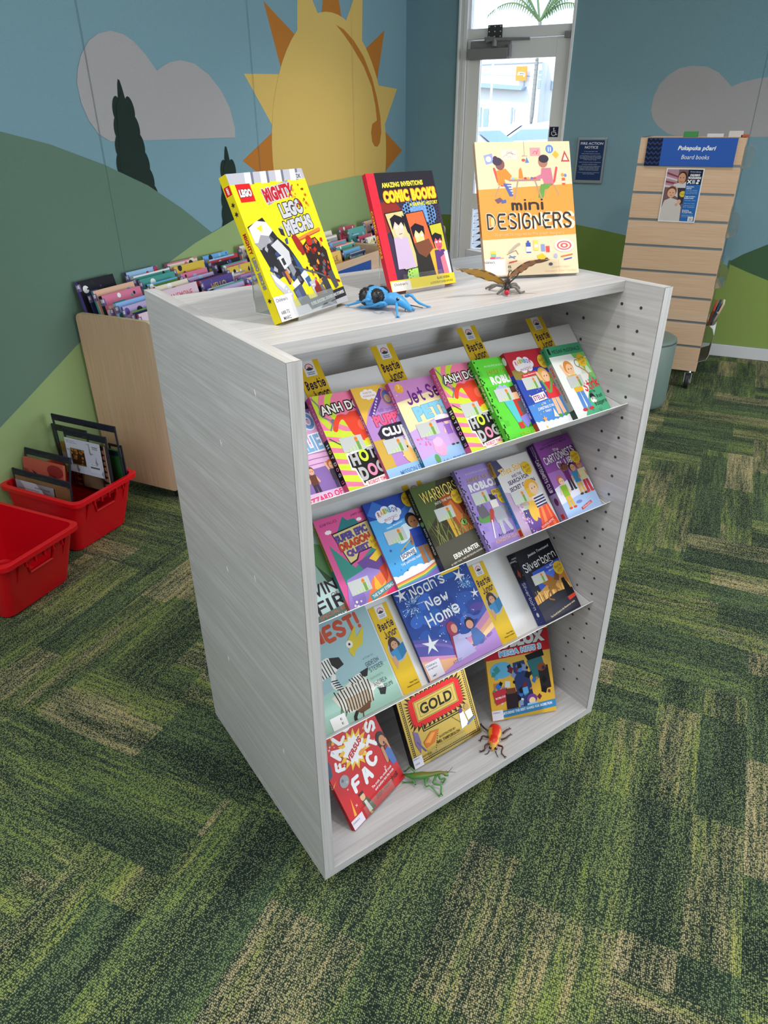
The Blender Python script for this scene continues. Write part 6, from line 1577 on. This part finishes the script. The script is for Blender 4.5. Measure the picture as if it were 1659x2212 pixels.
for k in range(6):
    t = PI + PI * k / 5; a.E(87 + 3.4 * math.cos(t), 129 + 3.2 * math.sin(t), .7, 'b8485a', n=6)
a.R(84, 130, 90, 131.4, '3a4a5a'); a.R(83, 133, 91, 134.2, '3a5aa0')
g = G(); g.box(0, -.001, 0, .212, -.0002, .297, 0, 'e9e7ec'); a.emit(g, lambda x, y, l: (x * .00212, -.001 - l, .297 - y * .00212))
g.build('poster_sheet', 'print', ps)

# ------------------------------------------------------------------ round stool
so = empty('round_stool', (-.392, 4.50, 0), 'round grey green upholstered stool between the bookcase and the slatwall stand', 'stool')
g = G(); r_ = .205
g.lathe([(r_ * .90, .012), (r_ * .97, .02), (r_, .05), (r_, .405), (r_ - .002, .41)], 48); g.build('stool_body', 'vinyl', so, smooth=True)
g = G(); g.lathe([(r_ - .003, .408), (r_ + .001, .4095), (r_ + .001, .413), (r_ - .003, .415)], 48); g.build('seam', 'dark', so, smooth=True)
g = G(); g.lathe([(r_ - .003, .412), (r_ + .0005, .416), (r_ - .003, .428), (r_ - .02, .436), (r_ * .6, .441), (.005, .443)], 48); g.build('seat', 'vinyl', so, smooth=True)
g = G(); g.lathe([(r_ * .82, 0), (r_ * .84, .014)], 40); g.build('glide_base', 'rubber', so)

# ------------------------------------------------------------------ maple browser bins with picture books
def rr(x0, y0, x1, y1, r, corners=(0, 1, 2, 3), n=6):
    pts = []
    for k, (x, y, a0) in enumerate(((x1 - r, y1 - r, 0), (x0 + r, y1 - r, 90), (x0 + r, y0 + r, 180), (x1 - r, y0 + r, 270))):
        if k in corners:
            pts += [(x + r * math.cos(R(a0 + 90 * i / n)), y + r * math.sin(R(a0 + 90 * i / n))) for i in range(n + 1)]
        else:
            pts.append(((x1, y1), (x0, y1), (x0, y0), (x1, y0))[k])
    return pts
BX0, BX1 = -2.548, -2.122
def binunit(Y0, Y1, label, sign=None, ndiv=3):
    e = empty('book_browser', ((BX0 + BX1) / 2, Y0, 0), label, 'book browser', 'maple book browsers along the mural wall')
    w2 = (BX1 - BX0) / 2; L_ = Y1 - Y0
    for y in (0, L_ - .022):
        g = G(); g.prism(rr(-w2, .06, w2, .852, .028), .022, 0, 'fff', lambda a_, b_, h_: (a_, y + h_, b_)); g.build('end_panel', 'maplez', e)
        g = G()
        P_ = rr(-w2 - .0006, .0594, w2 + .0006, .8526, .028)
        n_ = len(P_)
        g.add([(a_, y + k, b_) for k in (0, .022) for a_, b_ in P_], [(i, (i + 1) % n_, n_ + (i + 1) % n_, n_ + i) for i in range(n_)]); g.build('edge_strip', 'tape', e)
    g = G(); g.box(w2 - .020, .022, .16, w2 - .002, L_ - .022, .829); g.build('front_panel', 'mapley', e, bevel=.002)
    g = G(); g.box(-w2 + .002, .022, .16, -w2 + .016, L_ - .022, .80); g.build('back_panel', 'mapley', e)
    g = G(); g.box(-w2 + .016, .022, .60, w2 - .020, L_ - .022, .615); g.build('bin_floor', 'mapley', e)
    for k in range(1, ndiv):
        y = L_ * k / ndiv
        g = G(); g.box(-w2 + .016, y - .004, .615, w2 - .021, y + .004, .800); g.build('divider', 'mapley', e)
    for x in (-w2 + .05, w2 - .05):
        for y in (.06, L_ - .06):
            g = G(); g.cyl((x - .012, y, .026), (x + .012, y, .026), .026, n=16); g.box(x - .02, y - .02, .05, x + .02, y + .02, .06); g.box(x - .003, y - .01, .02, x + .003, y + .01, .055); g.build('castor', 'rubber', e)
            g = G(); g.box(x - .03, y - .03, .06, x + .03, y + .03, .16); g.build('foot_block', 'mapley', e)
    if sign:
        a = Art(30); a.R(0, 0, 100, 30, '2b529e'); a.T(sign, 50, 15, 82, 9, 'e8ecf4', b=.02)
        g = G(); g.box(w2 - .002, .42 * L_, .66, w2 + .001, .82 * L_, .79, 0, '2b529e'); a.emit(g, lambda x, y, l: (w2 + .001 + l, .42 * L_ + x * .4 * L_ / 100, .79 - y * .13 / 30)); tag(g.build('sign_strip', 'print', e), 'blue sign strip on the front board')
    return e
binunit(2.205, 3.345, 'maple book browser nearest the red crates with rounded end panel', None, 4)
binunit(3.365, 4.475, 'middle maple book browser with a blue sign strip on its front', 'Pukapuka whakaahua', 3)
binunit(4.495, 5.63, 'farthest maple book browser in the corner by the glazed door', None, 3)
CL = [('lilac', 'b8a4d0'), ('pale blue', '9ac0e4'), ('teal', '4a9a92'), ('cream', 'e6dcc8'), ('purple', '5a4a9a'), ('pink', 'd87a9a'), ('navy', '28305a'), ('green', '5a8a4a'), ('white', 'e8e8ec'), ('red', 'c03a4a'), ('sky blue', '6aa8e0'), ('black', '222028'), ('yellow', 'd8b848'), ('grey', '9a9aa2'), ('peach', 'e0b49a')]
ORD = ['first', 'second', 'third', 'fourth', 'fifth', 'sixth', 'seventh', 'eighth', 'ninth', 'tenth', 'eleventh']
SP = {(0, 0, 0): ('d8c0d0', 'Now it is|Night Time', '2e2e48', 'pale pink picture book with dark hills and Night lettering'), (0, 0, 3): ('8cb4e8', 'Bear and Bird', '25406a', 'light blue Bear and Bird picture book with green tree'), (0, 1, 3): ('dcc4d4', 'ANEMONE', 'd86a70', 'pale lilac ANEMONE picture book with red lettering'), (0, 2, 3): ('56488c', 'HELLO', 'd8b848', 'purple starry picture book with yellow HELLO lettering'), (0, 3, 2): ('b694d0', 'Fairest|in the Land', '6a4a9a', 'lilac Fairest picture book with purple lettering'), (0, 2, 0): ('d82a50', 'LOVE', 'f0c0cc', 'crimson picture book with pale lettering in the nearest browser'), (1, 1, 0): ('e6b860', 'CHARLIE', '5a4020', 'golden CHARLIE picture book in the middle browser'), (1, 0, 0): ('e4e4ea', 'Tales', '3a7a6a', 'white and teal picture book behind the red bookend in the middle browser')}
def picbook(u, c, k, Y, X, w, h, t, ang):
    sp = SP.get((u, c, k))
    q = random.Random(u * 100 + c * 17 + k * 5 + 3)
    cn, cc = CL[(u * 5 + c * 4 + k * 7 + q.randrange(3)) % len(CL)]
    if sp:
        cc = sp[0]
    a = Art(100 * h / w)
    H = 100 * h / w
    a.R(0, 0, 100, H, cc)
    c2, c3 = CL[q.randrange(len(CL))][1], CL[q.randrange(len(CL))][1]
    if sp:
        if 'tree' in sp[3]:
            for x, y in ((86, 10), (94, 18), (80, 18), (10, 24), (18, 32)):
                a.E(x, y, 12, '2f7a62', 8)
        if 'hills' in sp[3]:
            a.P([0, 50, 50, 40, 100, 34, 100, H, 0, H], '454a78'); a.P([0, 30, 60, 24, 100, 30, 100, 40, 0, 48], 'e8b8a0')
        if 'starry' in sp[3]:
            sparkle(a, 40, 2, 2, 98, 60, .7, 'b8a8d8', 3, 1)
        L_ = sp[1].split('|')
        for i, t_ in enumerate(L_):
            a.T(t_, 50 + (12 if len(L_) > 1 else 0), 16 + i * 17, min(80, 11 * len(t_) * .72 + 8), 12, sp[2], b=.01)
    else:
        a.E(q.uniform(20, 80), q.uniform(30, 60), q.uniform(18, 34), c2); a.R(0, 3, 100, q.uniform(8, 14), c3) if q.random() < .5 else None
        for i in range(6):
            a.E(q.uniform(5, 95), q.uniform(4, 40), q.uniform(2, 8), q.choice((c2, c3, 'f0f0f0', '2a2a30')), n=10)
        a.R(20, 16, q.uniform(50, 84), 19.5, c3); a.R(24, 22, q.uniform(44, 74), 24.5, c2)
    o = empty('picture_book', Matrix.Translation((X, Y, .617)) @ Matrix.Rotation(R(90), 4, 'Z') @ Matrix.Rotation(R(-ang), 4, 'X'))
    o['label'] = sp[3] if sp else f"{cn} picture book, {ORD[k]} from the front in the {ORD[c]} stack of the {('nearest', 'middle', 'farthest')[u]} browser"
    o['category'] = 'book'; o['group'] = ('picture books in the nearest browser', 'picture books in the middle browser', 'picture books in the farthest browser')[u]
    g = G(); g.box(0, 0, 0, w, .002, h, 0, cc); g.box(0, t - .002, 0, w, t, h, 0, cc); g.box(-.0005, 0, 0, .002, t, h, 0, c2)
    a.emit(g, lambda x, y, l: (x * w / 100, -l, h - y * w / 100)); g.build('cover', 'print', o)
    g = G(); g.box(.002, .002, .003, w - .003, t - .002, h - .003); g.build('pages', 'paper', o)
    g = G(); g.box(-.0012, -.0006, h - .042, .012, t, h - .012, 0, '7a6a9a'); g.box(-.0014, -.0008, h - .03, .004, t * .6, h - .016, 0, 'd8d4e4'); g.build('spine_label', 'matte', o)
def fill(u, Y0, cols, rows, hs):
    for c in range(len(cols)):
        y = Y0 + cols[c]
        for k in range(rows):
            q = random.Random(u * 91 + c * 13 + k)
            w = q.uniform(.20, .255); h = hs[0] + (hs[1] - hs[0]) * (k / (rows - 1)) + q.uniform(-.015, .022)
            if (u, c, k) in SP:
                w = .25; h += .012
            X = BX1 - .034 - k * (.33 / rows)
            picbook(u, c, k, y + q.uniform(0, .012), X, w, h, q.uniform(.008, .02), 13)
fill(0, 2.235, (0, .285, .565, .845), 9, (.235, .35))
fill(1, 3.40, (.0, .37, .74), 7, (.24, .345))
fill(2, 4.53, (.0, .38, .74), 5, (.24, .33))
for y, t_ in ((3.56, 'left'), (3.93, 'right')):
    g = G(); g.prism(rr(0, 0, .11, .215, .02), .003, 0, 'c0202c', lambda a_, b_, h_: (h_, a_, b_)); g.box(0, 0, 0, -.03, .11, .002, 0, 'c0202c')
    o = g.build('bookend', 'plast'); o.matrix_world = Matrix.Translation((BX1 - .024, y, .616)); tag(o, f'red metal bookend, the one farther {t_} in the middle maple browser', 'bookend', 'red bookends')

# ------------------------------------------------------------------ red crates
def crate(name, mat, L_, Wb, label):
    """front short face at x=0 (towards +x), box extends to -L_; width centred on y"""
    e = empty(name, mat, label, 'crate', 'red plastic crates')
    Hc, fl, th = .265, .030, .0035
    def sec(z, ins=0):
        k = fl * z / Hc
        return rr(-L_ - k * .3 + ins, -Wb / 2 - k * .6 + ins, k + .055 * z / Hc - ins, Wb / 2 + k * .6 - ins, .03)
    g = G()
    zs_ = [0, .01, .175, .215, Hc - .012]
    hole = (3,)
    n = len(sec(0)); outs = []
    for ins in (0, th):
        b = len(g.v)
        for z in zs_:
            g.v += [(x, y, max(z, th if ins else 0)) for x, y in sec(z, ins + (.006 if z == 0 else 0))]
        outs.append(b)
        for k in range(len(zs_) - 1):
            for i in range(n):
                j = (i + 1) % n
                if k == 2 and i == n - 1:
                    # long straight side closing the front: leave a hand hole
                    A_, B_, C_, D_ = [Vector(g.v[b + k * n + i]), Vector(g.v[b + k * n + j]), Vector(g.v[b + (k + 1) * n + j]), Vector(g.v[b + (k + 1) * n + i])]
                    for (s0, s1) in ((0, .30), (.70, 1)):
                        m_ = [A_.lerp(B_, s0), A_.lerp(B_, s1), D_.lerp(C_, s1), D_.lerp(C_, s0)]
                        g.add(m_, [(0, 1, 2, 3)])
                else:
                    g.f.append([b + k * n + i, b + k * n + j, b + (k + 1) * n + j, b + (k + 1) * n + i]); g.m.append(0); g.c.append((1, 1, 1))
        g.f.append([b + i for i in range(n)]); g.m.append(0); g.c.append((1, 1, 1))
    g.build('crate_body', 'red', e)
    g = G()
    rg = []
    for (off, z) in ((0, Hc - .014), (.014, Hc - .020), (.015, Hc - .002), (.010, Hc), (-.003, Hc), (-.004, Hc - .014)):
        rg.append([(x, y, z) for x, y in [((px), (py)) for px, py in rr(-L_ - fl * .3 - off, -Wb / 2 - fl * .6 - off, fl + .055 + off, Wb / 2 + fl * .6 + off, .034)]])
    rg.append(rg[0])
    g.loft(rg, caps=False)
    for k in range(5):
        y = -Wb * .28 + k * Wb * .14; g.box(fl + .055 - .004, y - .0015, Hc - .045, fl + .055 + .012, y + .0015, Hc - .012)
    g.build('rim', 'red', e)
    g = G()
    za, zb = .170, .218
    xa, xb = (fl + .055) * za / Hc, (fl + .055) * zb / Hc
    y0, y1 = -Wb * .215, Wb * .215
    g.tube([(xb + .004, y0, zb), (xa + .004, y0 + .012, za), (xa + .004, y1 - .012, za), (xb + .004, y1, zb)], .0045, 6)
    g.build('handle_frame', 'red', e)
    g = G()
    for y in (-Wb * .36, Wb * .36):
        g.prism([(xa * .75 + .008, .15), (fl + .05, Hc - .018), (fl + .062, Hc - .018)], .003, 0, 'fff', lambda a_, b_, h_: (a_, y + h_, b_))
    g.build('rib', 'red', e)
    return e
crate('plastic_crate', Matrix.Translation((-2.222, 1.815, 0)), .325, .285, 'red plastic crate filled with bagged books, against the mural wall')
crate('plastic_crate', Matrix.Translation((-2.100, 1.375, 0)) @ Matrix.Rotation(R(1.5), 4, 'Z'), .36, .288, 'red plastic crate, nearly empty, in front of the filled one')

# ------------------------------------------------------------------ clear zip bags
def bag(mat, w, h, d, label, band=.028, handle=False, bend=.0):
    e = empty('clear_book_bag', mat, label, 'bag', 'clear zip bags in the red crate')
    g = G()
    n = 8
    for y in (0, d):
        rows = [[(w * i / n, (d / 2 if j == 6 else y) + (.006 * math.sin(i * 1.3 + j) if 0 < j < 6 else 0) + bend * (j / 6) ** 2, h * j / 6) for i in range(n + 1)] for j in range(7)]
        g.loft(rows, caps=False, closed=False)
    g.build('bag_film', 'bagclear', e, smooth=True)
    g = G()
    g.box(-.004, d / 2 - .004 + bend, h - band, w + .004, d / 2 + .004 + bend, h)
    g.build('zip_band', 'navy', e, bevel=.002)
    for x in (0, w):
        g = G(); g.tube([(x, d / 2, .0), (x, d / 2 + bend * .25, h * .5), (x, d / 2 + bend, h)], .0045, 6); g.build('edge_binding', 'navy', e)
    return e
def flatbook(mat, w, h, t, c, label, fn=None, cat='book', name='bagged_book', grp='books inside the clear bags'):
    g = G(); g.box(0, 0, 0, w, t, h, 0, c)
    a = Art(100 * h / w); (fn or (lambda a_: a_))(a)
    a.emit(g, lambda x, y, l: (x * w / 100, -l, h - y * w / 100))
    o = g.build(name, 'matte'); o.matrix_world = mat; tag(o, label, cat, grp); return o
RX = lambda d: Matrix.Rotation(R(d), 4, 'X')
RZ = lambda d: Matrix.Rotation(R(d), 4, 'Z')
Tm = lambda x, y, z: Matrix.Translation((x, y, z))
bag(Tm(-2.520, 1.937, .20), .357, .280, .014, 'tall clear zip bag with navy band, standing at the back of the filled crate')
flatbook(Tm(-2.51, 1.941, .202), .16, .15, .010, 'b8b04a', 'yellow green book at the left inside the tall clear bag', lambda a: (a.R(0, 0, 100, 26, 'c8923c'), a.R(0, 30, 100, 60, 'cdd0cc'), a.E(50, 100, 26, '6a7a3a', 34), a.E(40, 120, 14, '7a3a2a', 16)))
flatbook(Tm(-2.335, 1.941, .202), .165, .165, .010, '3f8a4a', 'green picture book at the right inside the tall clear bag', lambda a: (a.R(0, 0, 100, 14, '1c3a5a'), a.P([20, 20, 90, 16, 94, 140, 30, 140], '4f9a52')))
def label_sheet(a):
    a.R(0, 0, 100, 74, 'c9cde0'); a.T('Ngā Pukapuka', 16, 6, 24, 2.6, '33364a'); a.T('Book bag contents', 19, 10, 28, 2.6, '33364a'); a.T('Auckland', 84, 10, 16, 3, '22263a', b=.03); a.T('Council', 84, 14, 14, 3, '22263a', b=.03)
    a.R(12, 22, 52, 60, '3a2416')
    q = random.Random(4)
    for k in range(24):
        a.E(q.uniform(14, 50), q.uniform(25, 57), q.uniform(1.5, 5), q.choice(('8a5a2a', '6a4020', 'a8743a', '2a1810')), n=10)
    for k in range(14):
        a.R(13 + k * 2.8, 22.6, 14.6 + k * 2.8, 24.4, 'a8743a'); a.R(13 + k * 2.8, 57.4, 14.6 + k * 2.8, 59.4, 'a8743a')
    a.R(62, 48, 92, 70, 'd4d8e8'); a.R(64, 56, 90, 60, '5a5e70'); a.T('Resource number', 77, 51, 20, 2, '33364a')
bag(Tm(-2.396, 1.866, .20) @ RX(-2.5), .232, .255, .020, 'clear zip bag with a white label sheet, standing in the middle of the filled crate')
flatbook(Tm(-2.385, 1.872, .202) @ RX(-2.5), .212, .21, .012, '6a4a3a', 'brown book with triangle borders behind the white label sheet', lambda a: (a.R(0, 0, 100, 130, '7a5a48'), a.R(6, 0, 24, 130, '2a1a16'), a.R(80, 0, 97, 130, '2a1a16'), [a.P([8, 8 + k * 12, 23, 13 + k * 12, 8, 18 + k * 12], 'b0685a') for k in range(10)], [a.P([96, 8 + k * 12, 81, 13 + k * 12, 96, 18 + k * 12], 'c07a68') for k in range(10)], a.E(52, 96, 26, '9a7a60', 40), a.P([60, 128, 76, 96, 78, 128], 'b8a88a'), a.R(97, 0, 100, 130, 'd8c8b0')))
flatbook(Tm(-2.387, 1.8645, .268) @ RX(-2.5), .198, .155, .0008, 'c9cde0', 'white label sheet with brown picture on the middle clear bag', label_sheet, 'label', 'label_sheet', 'label sheets')
bag(Tm(-2.560, 1.957, .12), .20, .30, .014, 'clear zip bag with navy side, half hidden behind the tall bag')
flatbook(Tm(-2.55, 1.961, .122), .18, .20, .008, '7a2430', 'dark red book inside the half hidden clear bag')
bag(Tm(-2.235, 1.957, .20), .066, .185, .012, 'narrow clear bag with brown card at the right edge of the filled crate', band=.01)
flatbook(Tm(-2.231, 1.960, .202), .056, .13, .006, 'a06a44', 'brown card inside the narrow clear bag', None, 'card', 'brown_card')
bag(Tm(-2.560, 1.735, .115) @ RX(-9), .26, .262, .022, 'clear zip bag leaning at the left of the filled crate over a coral book', bend=.02)
flatbook(Tm(-2.552, 1.741, .12) @ RX(-9), .235, .222, .012, 'b8604a', 'coral coloured book inside the leaning clear bag', lambda a: (a.R(0, 0, 100, 90, 'b8584a'), a.P([20, 20, 44, 30, 60, 26, 48, 40, 60, 60], '2a1a1a'), a.E(80, 14, 20, '8a2a2a', 12)))
bag(Tm(-2.555, 1.690, .10) @ RX(-5), .325, .212, .026, 'front clear zip bag lying back on the crate edge over brown boards')
flatbook(Tm(-2.545, 1.698, .10) @ RX(-5), .305, .185, .012, 'a87a58', 'brown board book inside the front clear bag', lambda a: a.R(0, 0, 100, 60, 'a07450'))
flatbook(Tm(-2.535, 1.692, .125) @ RX(-5), .22, .145, .002, 'b9b6c6', 'white slip with small print in front of the brown board book', lambda a: (a.R(0, 0, 100, 66, 'bcb8c8'), a.T('Auckland Libraries', 70, 8, 40, 4, '33364a'), a.R(6, 14, 60, 16, '8a8a9a'), a.R(6, 20, 50, 22, '8a8a9a')), 'label', 'paper_slip', 'label sheets')
g = G()
q = random.Random(8)
for k in range(3):
    pts = [Vector((-2.44 + i * .035, 1.30 + k * .05 + .02 * math.sin(i * .9 + k * 2), .012 + k * .006 + .010 * abs(math.sin(i * .7 + k)))) for i in range(10)]
    g.tube(pts, [.02, .03, .032, .034, .034, .034, .032, .03, .024, .012], 8, 0, ('6a4a54', '7a5a64', '5a3a48')[k], flat=.4)
o = g.build('folded_cloth', 'felt', smooth=True); tag(o, 'crumpled mauve cloth at the bottom of the nearly empty red crate', 'cloth')
bpy.context.view_layer.update()
